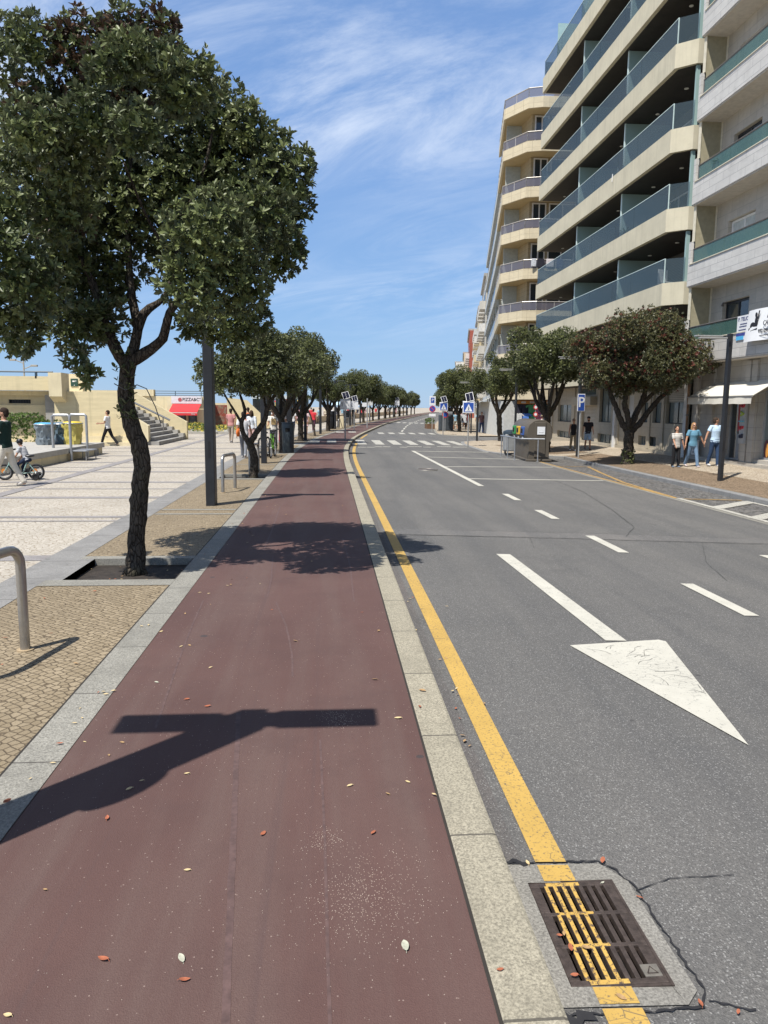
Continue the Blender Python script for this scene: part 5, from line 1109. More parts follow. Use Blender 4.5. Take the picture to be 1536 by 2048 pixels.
lamp(11.52, 21.27, -.24, "dark lamp post with two pale arms in front of the cream awning", GR, 'R', 4.25)
lamp(11.0, 32.6, -.27, "dark lamp post standing just behind the blue P sign", GR, 'R', 4.4)
lamp(10.8, 43.1, -.285, "dark lamp post rising behind the brown recycling container", GR, 'R', 4.4)
lamp(9.6, 48.3, PZ, "dark lamp post by the nearer pedestrian crossing sign on the right", GR, 'R', 2.6)
lamp(11.9, 62.5, PZ, "dark lamp post on the far right pavement beyond the side street", GR, 'R', 4.3)

def rack(x, y, label, dx=-.16, ly=.82, h=.79):
    r = .036; R_ = .13; pts = [(0, 0, 0), (0, 0, h - R_)]
    for i in range(1, 6): a = i / 5 * math.pi / 2; pts.append((dx * (R_ * (1 - math.cos(a))) / ly, -R_ * (1 - math.cos(a)), h - R_ + R_ * math.sin(a)))
    for i in range(0, 6): a = math.pi / 2 * (1 - i / 5); q = ly - R_ * (1 - math.cos(a)); pts.append((dx * q / ly, -q, h - R_ + R_ * math.sin(a)))
    pts.append((dx, -ly, 0)); t = thing("bike_rack", label, "bike rack", (x, y, 0), 0, "steel bike racks on the sett strip")
    MB().tube(pts, r, 14).build("hoop", STEEL, t, True); 
    for q in ((0, 0, .004), (dx, -ly, .004)): mb = MB(); mb.disc(q, .062, 2, .012, 18); mb.build("floor_plate", plain("sand_mortar", (0.34, 0.26, 0.16), 0.9), t)
rack(-2.3, 5.68, "large steel hoop bike rack nearest the viewer, left of the first tree pit")
rack(-2.1, 17.0, "steel hoop bike rack between the dark lamp post and the second tree"); rack(-1.98, 21.4, "steel hoop bike rack just behind the trunk of the second tree")
rack(-1.75, 37.9, "steel hoop bike rack beyond the tall grey litter bin")
for i in range(9): y = 66 + i * 1.5; rack(kx(y) - 3.0, y, "slim steel hoop in the far line of racks by the cycle path")
def litter_bin(x, y, z, label, h, w, col):
    t = thing("litter_bin", label, "litter bin", (x, y, z), 0, "litter bins by the cycle path"); mb = MB(); mb.rings([(0, 0, 0, w * .46, w * .46), (0, 0, .04, w * .5, w * .5), (0, 0, h * .93, w * .55, w * .55), (0, 0, h, w * .5, w * .5)], 20); mb.build("body", col, t, True)
    mb = MB(); mb.box(-w * .2, w * .2, -w * .56, -w * .5, h * .72, h * .84); mb.build("slot", plain("sump_dark", (0.006, 0.006, 0.006)), t); mb = MB(); mb.rings([(0, 0, h + .002, w * .56, w * .56), (0, 0, h + .03, w * .54, w * .54)], 20); mb.build("lid", ANTH2, t); mb = MB(); mb.box(w * .24, w * .3, -w * .55, -w * .49, .2, h * .7); mb.build("hinge_bar", ANTH, t)
litter_bin(-1.62, 30.3, 0, "tall tapered grey litter bin beside the trunk of the third tree", 1.18, .46, plain("blue_grey_bin", (0.045, 0.06, 0.068), 0.45, 0.1)); litter_bin(.2, 63.0, 0, "black litter bin on the seafront strip beyond the crossing", 1.45, .52, ANTH)
litter_bin(2.0, 84, 0, "dark litter bin far along the cycle path", 1.4, .7, ANTH)
mb = MB(); mb.bbox(-.16, .16, -.2, .2, 0, 1.0, .015); o = mb.build("post_box", PC2); o.location = (1.15, 66, 0); tag(o, "cream pillar box right of the black litter bin", "pillar")

BLUE = plain("sign_blue", (0.025, 0.075, 0.33), 0.4); SWH = plain("sign_white_film", (0.70, 0.71, 0.72), 0.45); PVC = plain("solar_cells", (0.012, 0.014, 0.028), 0.8, 0, .12, 6, 0, 40, 0.05); SRED = plain("sign_red", (0.5, 0.03, 0.04), 0.5); ALU = plain("sign_back_aluminium", (0.42, 0.43, 0.43), 0.45, 0.5)
def walker(mb, y, s, cx=0.0, cz=0.0):    # little walking figure, flat
    def P(*q): return [(cx + a * s, cz + c * s) for a, c in q]
    mb.tube([(cx, y + .001, cz + .30 * s), (cx, y - .001, cz + .30 * s)], .065 * s, 12)
    mb.extr(P((-.07, -.02), (.07, -.02), (.06, .22), (-.05, .22)), 1, y - .002, y + .001); mb.extr(P((-.06, -.02), (.02, -.02), (-.10, -.38), (-.17, -.36)), 1, y - .002, y + .001); mb.extr(P((-.02, -.02), (.06, -.02), (.16, -.36), (.09, -.39)), 1, y - .002, y + .001); mb.extr(P((.04, .2), (.06, .14), (.19, .04), (.2, .09)), 1, y - .002, y + .001)
def solar_sign(x, y, z, label, h, face, rz=0.0, w=.68, tilt=35):
    t = thing("crossing_sign", label, "road sign", (x, y, z), rz, "solar powered pedestrian crossing signs")
    mb = MB(); mb.tube([(0, 0, 0), (0, 0, h)], .038, 10); mb.build("pole", plain("grey_metal", (0.35, 0.35, 0.34)), t)
    mb = MB(); z0 = h - w * 1.28; mb.bbox(-w * .58, w * .58, -.10, -.045, z0, h - .06, .02); bx = mb.build("sign_box", SWH, t)
    if face:
        mb = MB(); mb.bbox(-w * .49, w * .49, -.106, -.1005, z0 + .06, h - .14, .002); mb.build("blue_face", BLUE, bx)
        s = w * .9; cz = (z0 + h) / 2 - .06; mb = MB(); mb.extr([(-s * .43, cz - s * .40), (s * .43, cz - s * .40), (0, cz + s * .42)], 1, -.110, -.107); mb.build("white_triangle", SWH, bx)
        mb = MB(); walker(mb, -.113, s * .62, 0, cz - s * .12); mb.build("walking_figure", INK, bx)
    else:
        mb = MB(); mb.bbox(-w * .58, -w * .05, -.13, -.105, z0, h - .1, .006); mb.build("back_panel", SWH, bx)
        mb = MB(); mb.box(-w * .46, -w * .3, -.136, -.131, z0 + .35 * w, z0 + .8 * w); mb.box(-w * .5, -w * .1, -.136, -.131, z0 + .15 * w, z0 + .19 * w); mb.build("panel_marks", plain("grey_metal", (0.35, 0.35, 0.34)), bx)
    e = MB(); q = w / .68; e.bbox(-.26 * q, .26 * q, -.33 * q, .33 * q, -.02, .02, .006); pn = e.build("solar_panel", SWH, t); pn.location = (.04, .02, h + .20 * q); pn.rotation_euler = (rad(tilt), rad(-14), 0)
    mb = MB(); 
    for i in range(2): mb.box((-.235 + i * .24) * q, (-.005 + i * .24) * q, -.30 * q, .30 * q, .0205, .024)
    mb.build("solar_cells", PVC, pn)
    mb = MB(); mb.tube([(0, 0, h - .05), (.05, 0, h + .24)], .022, 6); mb.build("stay", ALU, t); return t
solar_sign(7.75, 41.5, PZ, "pedestrian crossing sign with solar panel, nearest on the right corner", 2.55, True, rad(-14), .56, 62)
solar_sign(8.95, 58.6, PZ, "pedestrian crossing sign with solar panel on the far side of the side street", 2.6, True, rad(0), .56, 55)
solar_sign(.93, 42.3, 0, "white backed crossing sign with solar panel, by the seafront crossing nearest the viewer", 2.32, False, rad(6), .50, 50)
solar_sign(1.95, 57.6, 0, "white backed crossing sign with solar panel, at the second seafront crossing", 2.3, False, rad(0), .52, 58)
solar_sign(5.0, 92, 0, "white backed crossing sign with solar panel, third along the kerb", 2.8, False, 0, .62, 60); solar_sign(10.7, 118, 0, "white backed crossing sign with solar panel, furthest along the kerb", 2.9, False, 0, .62, 60)
np_ = thing("pole_sign", "thin grey pole with a small white sign turned away, past the second crossing", "road sign", (3.4, 66.5, 0)); MB().tube([(0, 0, 0), (0, 0, 2.6)], .05, 8).build("pole", ALU, np_); mb = MB(); mb.bbox(-.45, -.05, -.03, .0, 1.85, 2.2, .01); mb.build("sign_panel", SWH, np_)
def p_sign(x, y, z, label, rz, h, w, hh, extra=None):
    t = thing("parking_sign", label, "road sign", (x, y, z), rz); MB().tube([(0, 0, 0), (0, 0, h)], .032, 10).build("pole", plain("pale_pole", (0.45, 0.45, 0.43), 0.4, 0.4), t)
    mb = MB(); mb.bbox(-w / 2, w / 2, -.055, -.035, h - hh, h, .008); pl2 = mb.build("panel", SWH, t)
    if extra is None:
        mb = MB(); mb.bbox(-w / 2 + .03, w / 2 - .03, -.061, -.0555, h - hh + .03, h - .03, .002); mb.build("blue_face", BLUE, pl2); text_obj("letter_p", "P", hh * .82, SWH, pl2, (0, -.063, h - hh / 2), ROT_FR, .002)
    else:
        mb = MB(); mb.bbox(-w * .3, w * .3, -.061, -.0555, h - hh * .72, h - hh * .14, .002); mb.build("blue_face", BLUE, pl2); text_obj("letter_p", "P", hh * .42, SWH, pl2, (0, -.063, h - hh * .43), ROT_FR, .002)
        for zz_, r_, nm in ((h - hh - .3, .28, "no_parking_disc"),):
            mb = MB(); mb.disc((0, -.05, zz_), r_, 1, .02, 28); dd = mb.build(nm, SRED, t); mb = MB(); mb.disc((0, -.062, zz_), r_ * .8, 1, .006, 28); mb.build("blue_face", BLUE, dd); e = MB(); e.box(-.03, .03, -.070, -.066, -r_ * .8, r_ * .8); q = e.build("red_bar", SRED, dd); q.location = (0, 0, zz_); q.rotation_euler = (0, rad(-45), 0)
        mb = MB(); mb.bbox(-.3, .3, -.055, -.035, h - hh - .95, h - hh - .72, .005); mb.build("plate", SWH, t)
    return t
p_sign(10.82, 31.9, -.28, "blue sign with white letter P on a pale pole, before the dark lamp post", rad(12), 2.75, .36, .74)
p_sign(9.1, 66.0, PZ, "white parking sign over a round blue and red no parking sign", 0, 3.1, .54, .8, True)
ns = thing("no_parking_sign", "small round no parking sign low beside the dark grey container", "road sign", (10.4, 67.0, PZ)); MB().tube([(0, 0, 0), (0, 0, 1.75)], .03, 8).build("pole", ALU, ns); mb = MB(); mb.disc((0, -.05, 1.5), .28, 1, .02, 24); dd = mb.build("disc", SRED, ns); mb = MB(); mb.disc((0, -.062, 1.5), .2, 1, .006, 24); mb.build("blue_face", BLUE, dd)
# striped no-entry style post sign in front of the shop
rs_ = thing("round_sign", "red and white round sign on a thin pole before the shop front", "road sign", (13.1, 47.2, PZ)); MB().tube([(0, 0, 0), (0, 0, 2.5)], .03, 8).build("pole", plain("pale_pole", (0.45, 0.45, 0.43)), rs_)
for zz_ in (2.2, 1.75): mb = MB(); mb.disc((0, -.05, zz_), .15, 1, .02, 24); dd = mb.build("disc", SRED, rs_); mb = MB(); mb.disc((0, -.062, zz_), .09, 1, .006, 20); mb.build("white_face", SWH, dd)

# brown recycling container and its bent rail
rc = thing("recycling_container", "large brown domed recycling container with three coloured openings", "recycling container", (8.15, 30.6, RZ(8.4, 31)), rad(-3))
BRN = plain("brown_plastic", (0.092, 0.078, 0.06), 0.5, 0, 0.08, 2, 0.1, 60, 0.4, 0.25)
prof = [(.10, .06), (.10, .50), (.13, .78), (.02, .98), (.0, 1.12), (.02, 1.36), (.10, 1.55), (.28, 1.69), (.52, 1.74), (.78, 1.70), (.98, 1.58), (1.08, 1.40), (1.10, 1.12), (1.08, .96), (.98, .80), (.99, .06)]
mb = MB(); n = len(prof); vs = []; LEN = 3.2
for yy, sc, dz_ in ((0.03, .93, 0), (0.0 + .10, 1.0, 0), (LEN - .1, 1.0, 0), (LEN - .03, .93, 0)):
    vs += [(.55 + (x - .55) * sc, yy, .06 + (z - .06) * (sc * .3 + .7)) for x, z in prof]
fs = [tuple(range(n)), tuple(range(4 * n - 1, 3 * n - 1, -1))]
for j in range(3): fs += [(j * n + i, j * n + (i + 1) % n, (j + 1) * n + (i + 1) % n, (j + 1) * n + i) for i in range(n)]
mb.add(vs, fs); mb.build("body", BRN, rc, True)
mb = MB(); mb.bbox(.02, 1.08, -.05, LEN + .05, 0, .10, .02); mb.build("base", BRN, rc)
mb = MB(); mb.bbox(.34, .80, -.012, .03, .18, 1.62, .02); ep = mb.build("end_panel", BRN, rc); mb = MB()
for i in range(6):
    for j in range(15): mb.bbox(.40 + i * .062, .425 + i * .062, -.019, -.0125, .24 + j * .07, .262 + j * .07, .003)
mb.build("studs", BRN, ep)
mb = MB(); mb.box(.44, .76, -.032, -.022, 1.12, 1.44); lb = mb.build("white_label", SWH, rc); mb = MB(); pts = [(.50 + .2 * i / 8, -.034, 1.22 - .02 * math.sin(math.pi * i / 8)) for i in range(9)]; mb.tube(pts, .005, 5); mb.build("label_mark", plain("grey_metal", (0.35, 0.35, 0.34)), lb)
for yy, c, nm in ((.75, (0.04, 0.10, 0.32), "blue_opening"), (1.65, (0.62, 0.36, 0.03), "yellow_opening"), (2.55, (0.03, 0.25, 0.07), "green_opening")):
    mb = MB(); mb.bbox(-.05, .10, yy - .25, yy + .25, 1.06, 1.42, .02); op = mb.build(nm, plain("rim_" + nm, c, 0.5), rc); mb = MB(); mb.box(-.056, -.0505, yy - .17, yy + .17, 1.15, 1.34); mb.build("slot", plain("sump_dark", (0.006, 0.006, 0.006)), op); mb = MB(); mb.box(-.012, .03, yy - .1, yy + .1, .93, 1.0); mb.build("label", SWH, rc)
gr_ = thing("guard_rail", "bent galvanised guard rail around the brown recycling container", "railing", (7.82, 30.1, RZ(7.8, 30)), 0)
MB().tube([(.0, 3.7, .93), (.02, .42, .93), (.08, .32, .93), (.18, .30, .93), (1.0, .13, .93)], .032, 8).build("top_rail", TUBE, gr_, True)
for px_, py_ in ((.0, 3.55), (.0, 2.3), (.01, 1.1), (.75, .19)): mb = MB(); mb.tube([(px_, py_, 0), (px_, py_, .92)], .028, 8); mb.disc((px_, py_, .005), .07, 2, .014, 12); mb.build("post", TUBE, gr_)
wb = thing("wheeled_bin", "grey wheeled waste bin just beyond the brown container", "waste bin", (8.35, 34.7, PZ)); mb = MB(); mb.bbox(-.1, .5, 0, .6, .12, .92, .04); mb.build("body", plain("pale_grey_bin", (0.30, 0.31, 0.31), 0.5, 0.2), wb); mb = MB(); mb.rings([(.2, .3, .925, .36, .36), (.2, .3, 1.05, .34, .34), (.2, .3, 1.12, .18, .18)], 16); mb.build("lid", plain("dark_blue_lid", (0.03, 0.045, 0.06), 0.45), wb, True)
for sx in (-.1, .5): mb = MB(); mb.disc((sx, .0, .1), .1, 0, .05, 14); mb.build("wheel", BLKFR, wb)
gc = thing("utility_cabinet", "dark grey upright waste container on the far right pavement under the trees", "container", (10.85, 68.9, PZ)); mb = MB(); mb.bbox(-.62, .62, 0, 1.1, .06, 1.45, .04); mb.build("body", ANTH2, gc); mb = MB(); mb.bbox(-.75, .75, -.05, 1.15, 0, .06, .01); mb.build("base", BLKFR, gc); mb = MB(); mb.bbox(-.1, .6, .2, .8, 1.46, 1.75, .05); mb.build("loading_hood", TUBE, gc)
ab = thing("notice_board", "white notice board on legs next to the dark grey container", "sign", (12.4, 69.5, PZ)); mb = MB(); mb.bbox(-.4, .4, -.03, .03, .75, 1.5, .01); bb_ = mb.build("panel", SWH, ab); mb = MB(); mb.ell((0, -.034, 1.05), (.09, .004, .14), 10, 6); mb.build("dark_mark", INK, bb_)
for sx in (-.35, .35): mb = MB(); mb.tube([(sx, 0, 0), (sx, 0, .76)], .02, 6); mb.build("leg", ANTH, ab)
for i, (x, y, lab) in enumerate(((14.3, 82, "white market tent roof behind the far right trees, nearest"), (16.6, 92, "white market tent roof behind the far right trees, further back"))):
    t = thing("market_tent", lab, "tent", (x, y, PZ), 0, "white tents on the far pavement"); mb = MB(); mb.rings([(0, 0, 2.1, 2.1, 2.1), (0, 0, 2.35, 1.95, 1.95), (0, 0, 2.75, 1.0, 1.0), (0, 0, 3.2, .06, .06)], 4); mb.build("roof", plain("white_cloth", (0.68, 0.70, 0.72)), t)
    for a in range(4): mb = MB(); mb.tube([(1.9 * math.cos(a * math.pi / 2), 1.9 * math.sin(a * math.pi / 2), 0), (1.9 * math.cos(a * math.pi / 2), 1.9 * math.sin(a * math.pi / 2), 2.1)], .035, 6); mb.build("leg", ALU, t)
hb = thing("planter", "green hedge planter at the kerb beyond the no parking sign", "planter", (10.1, 75, PZ)); mb = MB(); mb.bbox(-.4, .4, -.9, .9, 0, .5, .02); mb.build("box", plain("brown_wood", (0.16, 0.09, 0.05), 0.8), hb)
def bike(x, y, z, rz, label, frame_c, group=None, wheel=.335, kid=False):
    """wheels in the local y-z plane, front towards +y"""
    t = thing("bicycle", label, "bicycle", (x, y, z), rz, group); wb_ = 1.06 if not kid else .72; r = wheel
    for nm, yy in (("front_wheel", wb_), ("rear_wheel", 0)):
        mb = MB(); mb.torus((0, yy, r), r - .025, .028 if not kid else .024, 0, 30, 8); w = mb.build(nm, plain("tyre_rubber", (0.015, 0.015, 0.016), 0.7), t, True); mb = MB(); mb.torus((0, yy, r), r - .058, .010, 0, 30, 6); mb.disc((0, yy, r), .03, 0, .09, 10)
        for i in range(14): a = i / 14 * 6.283; mb.tube([(0, yy, r), (0, yy + (r - .06) * math.cos(a), r + (r - .06) * math.sin(a))], .0022, 4)
        mb.build("rim", ALU, w)
        if kid: mb = MB(); mb.disc((-.02, yy + .02, r + .03), .055, 0, .01, 12); mb.build("reflector", plain("orange_reflector", (0.60, 0.22, 0.05), 0.4), w)
    s = r / .335; mb = MB(); bbk = (0, .42 * s if not kid else .30, .28 * s + .0); st_ = (0, .22 * s if not kid else .16, .78 * s + (.1 if kid else 0)); hd = (0, .86 * s if not kid else .58, .80 * s + (.08 if kid else 0)); hd2 = (0, .90 * s if not kid else .61, .66 * s)
    mb.tube([bbk, st_], .018, 8); mb.tube([(0, st_[1] + .04, st_[2] - .12), hd], .018, 8) if not kid else None; mb.tube([bbk, (0, (bbk[1] + hd2[1]) / 2, bbk[2] + .10 * (0 if kid else 1)), hd2], .021, 8); mb.tube([hd, hd2], .02, 8)
    for sx in (-.05, .05): mb.tube([(sx, 0, r), (sx * .5, bbk[1], bbk[2])], .011, 6); mb.tube([(sx, 0, r), (0, st_[1] + .02, st_[2] - .14)], .010, 6); mb.tube([(sx * .4, hd2[1], hd2[2]), (sx, hd2[1] + .03, hd2[2] - .06), (sx, wb_, r)], .013, 6)
    mb.build("frame", frame_c, t, True)
    mb = MB(); mb.ell((0, st_[1] - .02, st_[2] + .03), (.07, .13, .035), 12, 6); mb.build("saddle", BLKFR, t, True)
    mb = MB(); hz = hd[2] + (.14 if not kid else .16); hw = .32 if not kid else .22; mb.tube([(0, hd[1], hd[2]), (0, hd[1] - .02, hz)], .016, 6); mb.tube([(-hw, hd[1] - .07, hz + .03), (-.12, hd[1] + .02, hz), (.12, hd[1] + .02, hz), (hw, hd[1] - .07, hz + .03)], .014, 6); hbk = mb.build("handlebar", BLKFR, t, True)
    for sx in (-1, 1): mb = MB(); mb.tube([(sx * (hw - .12), hd[1] - .05, hz + .025), (sx * hw, hd[1] - .07, hz + .03)], .021, 8); mb.build("grip", plain("tyre_rubber", (0.015, 0.015, 0.016)), hbk)
    mb = MB(); mb.disc((.055, bbk[1], bbk[2]), .085 * s, 0, .008, 18); mb.tube([(.07, bbk[1], bbk[2]), (.07, bbk[1] + .11, bbk[2] - .12)], .012, 6); mb.tube([(-.07, bbk[1], bbk[2]), (-.07, bbk[1] - .11, bbk[2] + .12)], .012, 6); ck = mb.build("crankset", BLKFR, t)
    for sx in (1, -1): mb = MB(); mb.bbox(sx * .08 if sx > 0 else -.16, .16 if sx > 0 else -.08, bbk[1] + sx * .11 - .04, bbk[1] + sx * .11 + .04, bbk[2] - sx * .12 - .012, bbk[2] - sx * .12 + .012, .004); mb.build("pedal", BLKFR, ck)
    if kid:
        for sx in (-1, 1): mb = MB(); mb.torus((sx * .19, -.02, .09), .065, .024, 0, 18, 6); mb.disc((sx * .19, -.02, .09), .05, 0, .02, 14); q = mb.build("training_wheel", plain("tyre_rubber", (0.015, 0.015, 0.016)), t, True); mb = MB(); mb.tube([(sx * .05, 0, r), (sx * .16, -.02, .1)], .01, 5); mb.build("stabiliser_arm", ALU, q)
        mb = MB(); mb.box(.028, .045, .03, .28, r - .05, r + .06); mb.build("chain_guard", BLKFR, t)
    return t
bike(-2.0, 28.2, 0, rad(176), "black and lime green mountain bike seen head on, nearest of the two at the rack", plain("lime_black_frame", (0.12, 0.30, 0.03), 0.4), "bikes parked at the rack", .36)
bike(-2.28, 28.5, 0, rad(170), "dark mountain bike, further of the two at the rack, half hidden by the lamp post", plain("dark_frame", (0.03, 0.03, 0.032)), "bikes parked at the rack", .36)
KID = (-7.60, 19.0)
bike(KID[0] + .42, KID[1], 0, rad(97), "child's pale green bicycle with stabilisers, ridden across the plaza", plain("mint_frame", (0.28, 0.42, 0.38), 0.4), None, .20, True)
# push chair at the left edge, mostly out of frame
pc = thing("push_chair", "black push chair at the left edge, pushed by the man in the dark green T-shirt", "push chair", (-8.25, 17.5, 0), rad(90)); mb = MB(); mb.tube([(-.2, 0, .95), (-.2, .3, .5), (-.2, .6, .14)], .016, 6); mb.tube([(.2, 0, .95), (.2, .3, .5), (.2, .6, .14)], .016, 6); mb.tube([(-.2, 0, .95), (.2, 0, .95)], .018, 6); mb.tube([(-.2, .3, .5), (-.22, .0, .13)], .016, 6); mb.tube([(.2, .3, .5), (.22, .0, .13)], .016, 6); mb.build("frame", BLKFR, pc, True)
mb = MB(); mb.bbox(-.19, .19, .2, .55, .42, .5, .03); mb.bbox(-.19, .19, .15, .22, .48, .92, .03); mb.build("seat", plain("black_fabric", (0.012, 0.012, 0.014), 0.9), pc); mb = MB(); mb.ell((0, .28, .92), (.2, .22, .16), 14, 8); mb.build("hood", plain("black_fabric", (0.012, 0.012, 0.014)), pc, True)
for sx in (-.22, .22):
    for yy in (0, .62): mb = MB(); mb.torus((sx, yy, .13), .105, .026, 0, 20, 6); mb.disc((sx, yy, .13), .08, 0, .02, 14); mb.build("wheel", plain("tyre_rubber", (0.015, 0.015, 0.016)), pc, True)
# ------------------------------------------------------------------ trees
BARK = m_bark()
LEAF = m_leaf("leaf_grey_green", (0.028, 0.045, 0.014), (0.145, 0.172, 0.060), (0.26, 0.275, 0.125)); LEAF3 = m_leaf("leaf_brown_green", (0.034, 0.042, 0.016), (0.098, 0.092, 0.036), (0.150, 0.125, 0.060)); LEAF2 = m_leaf("leaf_green", (0.028, 0.042, 0.014), (0.115, 0.128, 0.042), (0.19, 0.20, 0.08))
DRY = m_leaf("dry_seed_heads", (0.045, 0.026, 0.016), (0.10, 0.06, 0.036), (0.14, 0.09, 0.05), (0.09, 0.06, 0.04)); FLOW = m_leaf("red_flowers", (0.080, 0.026, 0.018), (0.125, 0.040, 0.026), (0.13, 0.065, 0.036), (0.15, 0.03, 0.03))
def leaf_mesh(name, base, axis, size, k, rng, mats, fine=True, tint0=None, matsel=None):
    """k leaves round each twig tip; every leaf a small folded oval"""
    n = len(base); m = n * k
    B = np.repeat(base, k, 0); A = np.repeat(axis, k, 0)
    ref = np.where(np.abs(A[:, 2:3]) < 0.9, np.array([[0, 0, 1.0]]), np.array([[1.0, 0, 0]])); U = np.cross(A, ref); U /= np.linalg.norm(U, axis=1, keepdims=True) + 1e-9; V = np.cross(A, U)
    ph = (np.tile(np.arange(k) * 2.39996, n) + np.repeat(rng.uniform(0, 6.28, n), k))[:, None]; th = rng.uniform(.35, 1.35, (m, 1))
    D = A * np.cos(th) + (U * np.cos(ph) + V * np.sin(ph)) * np.sin(th)
    Ls = size * rng.uniform(.5, 1.3, (m, 1)) * np.repeat(rng.uniform(.75, 1.2, n), k)[:, None]; Wd = Ls * rng.uniform(.32, .50, (m, 1))
    Sx = np.cross(D, A + rng.normal(0, .25, (m, 3))); Sx /= np.linalg.norm(Sx, axis=1, keepdims=True) + 1e-9; Nn = np.cross(Sx, D)
    B = B + D * Ls * .12; fold = .16 * Wd
    if fine:
        pts = [B, B + D * Ls * .38 + Sx * Wd * .5 + Nn * fold, B + D * Ls * .75 + Sx * Wd * .40 + Nn * fold * .6, B + D * Ls - Nn * fold, B + D * Ls * .75 - Sx * Wd * .40 + Nn * fold * .6, B + D * Ls * .38 - Sx * Wd * .5 + Nn * fold]
        fidx = np.array([[0, 1, 2, 3], [0, 3, 4, 5]])
    else:
        pts = [B, B + D * Ls * .5 + Sx * Wd * .6 + Nn * fold, B + D * Ls, B + D * Ls * .5 - Sx * Wd * .6 + Nn * fold]; fidx = np.array([[0, 1, 2, 3]])
    nv = len(pts); co = np.stack(pts, 1).reshape(-1, 3); nf = len(fidx)
    idx = (np.arange(m)[:, None, None] * nv + fidx[None]).reshape(-1, 4)
    me = bpy.data.meshes.new(name); me.vertices.add(len(co)); me.vertices.foreach_set('co', co.astype(np.float32).ravel())
    me.loops.add(idx.size); me.loops.foreach_set('vertex_index', idx.astype(np.int32).ravel()); me.polygons.add(len(idx)); me.polygons.foreach_set('loop_start', (np.arange(len(idx)) * 4).astype(np.int32))
    tint = np.repeat(np.clip((tint0 if tint0 is not None else np.full(n, .5)), 0, 1), k) * .65 + rng.uniform(0, .35, m)
    at = me.attributes.new('tint', 'FLOAT', 'FACE'); at.data.foreach_set('value', np.repeat(tint, nf).astype(np.float32))
    for q in mats: me.materials.append(q)
    if matsel is not None: me.polygons.foreach_set('material_index', np.repeat(np.repeat(matsel, k), nf).astype(np.int32))
    me.update(); me.validate(); return me
def crown_points(clumps, dens, rng, keep_in=.10):
    C_ = np.array(clumps); bs = []; ax = []; tn = []
    for i, (x, y, z, r) in enumerate(C_):
        n = int(4 * math.pi * r * r * dens); d = rng.normal(size=(n, 3)); d /= np.linalg.norm(d, axis=1, keepdims=True)
        p = np.array([x, y, z]) + d * r * rng.uniform(.72, 1.06, (n, 1)) * (1 + .12 * np.sin(d[:, :1] * 9 + i) * np.cos(d[:, 2:3] * 7 + i * 2))
        dist = np.linalg.norm(p[:, None] - C_[None, :, :3], axis=2) / C_[None, :, 3]; dist[:, i] = 9
        ins = (dist < .80).any(1); keep = ~ins | (rng.random(n) < keep_in)
        m = int(n * .45); d2 = rng.normal(size=(m, 3)); d2 /= np.linalg.norm(d2, axis=1, keepdims=True); bs.append(np.array([x, y, z]) + d2 * r * rng.uniform(.25, .68, (m, 1))); ax.append(d2); tn.append(rng.uniform(0, .35, m))  # inner leaves tinted darker: crown shade painted into their colour
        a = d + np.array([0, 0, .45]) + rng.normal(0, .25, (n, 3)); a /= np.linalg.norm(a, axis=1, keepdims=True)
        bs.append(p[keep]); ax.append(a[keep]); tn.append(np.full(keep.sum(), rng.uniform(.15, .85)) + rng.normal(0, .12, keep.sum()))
    return np.concatenate(bs), np.concatenate(ax), np.concatenate(tn)
def limbs_mesh(name, paths, seed, n=12):
    rn = np.random.default_rng(seed); mb = MB()
    for pth in paths:
        P = np.array([p[:3] for p in pth]); Rr_ = np.array([p[3] for p in pth]); s = np.concatenate([[0], np.cumsum(np.linalg.norm(np.diff(P, axis=0), axis=1))])
        m = max(4, int(s[-1] / .09)); q = np.linspace(0, s[-1], m); 
        Pi = np.stack([np.interp(q, s, P[:, i]) for i in range(3)], 1); ri = np.interp(q, s, Rr_)
        for _ in range(2): Pi[1:-1] = .25 * Pi[:-2] + .5 * Pi[1:-1] + .25 * Pi[2:]
        ri = ri * (1 + rn.normal(0, .035, m)); Pi[1:-1] += rn.normal(0, .05, (m - 2, 3)) * ri[1:-1, None]
        b = len(mb.v); mb.tube([tuple(p) for p in Pi], list(ri), n)
        for i in range(b, len(mb.v)):    # knobbly bark outline
            j = (i - b) // n; c_ = Pi[j]; v = np.array(mb.v[i]); f = 1 + .10 * math.sin(v[2] * 23 + (i % n) * 2.1 + seed) + rn.normal(0, .035); mb.v[i] = tuple(c_ + (v - c_) * f)
    me = bpy.data.meshes.new(name); me.from_pydata(mb.v, [], mb.f); me.polygons.foreach_set('use_smooth', [True] * len(mb.f)); me.materials.append(BARK); me.update(); return me
rng = np.random.default_rng(12)
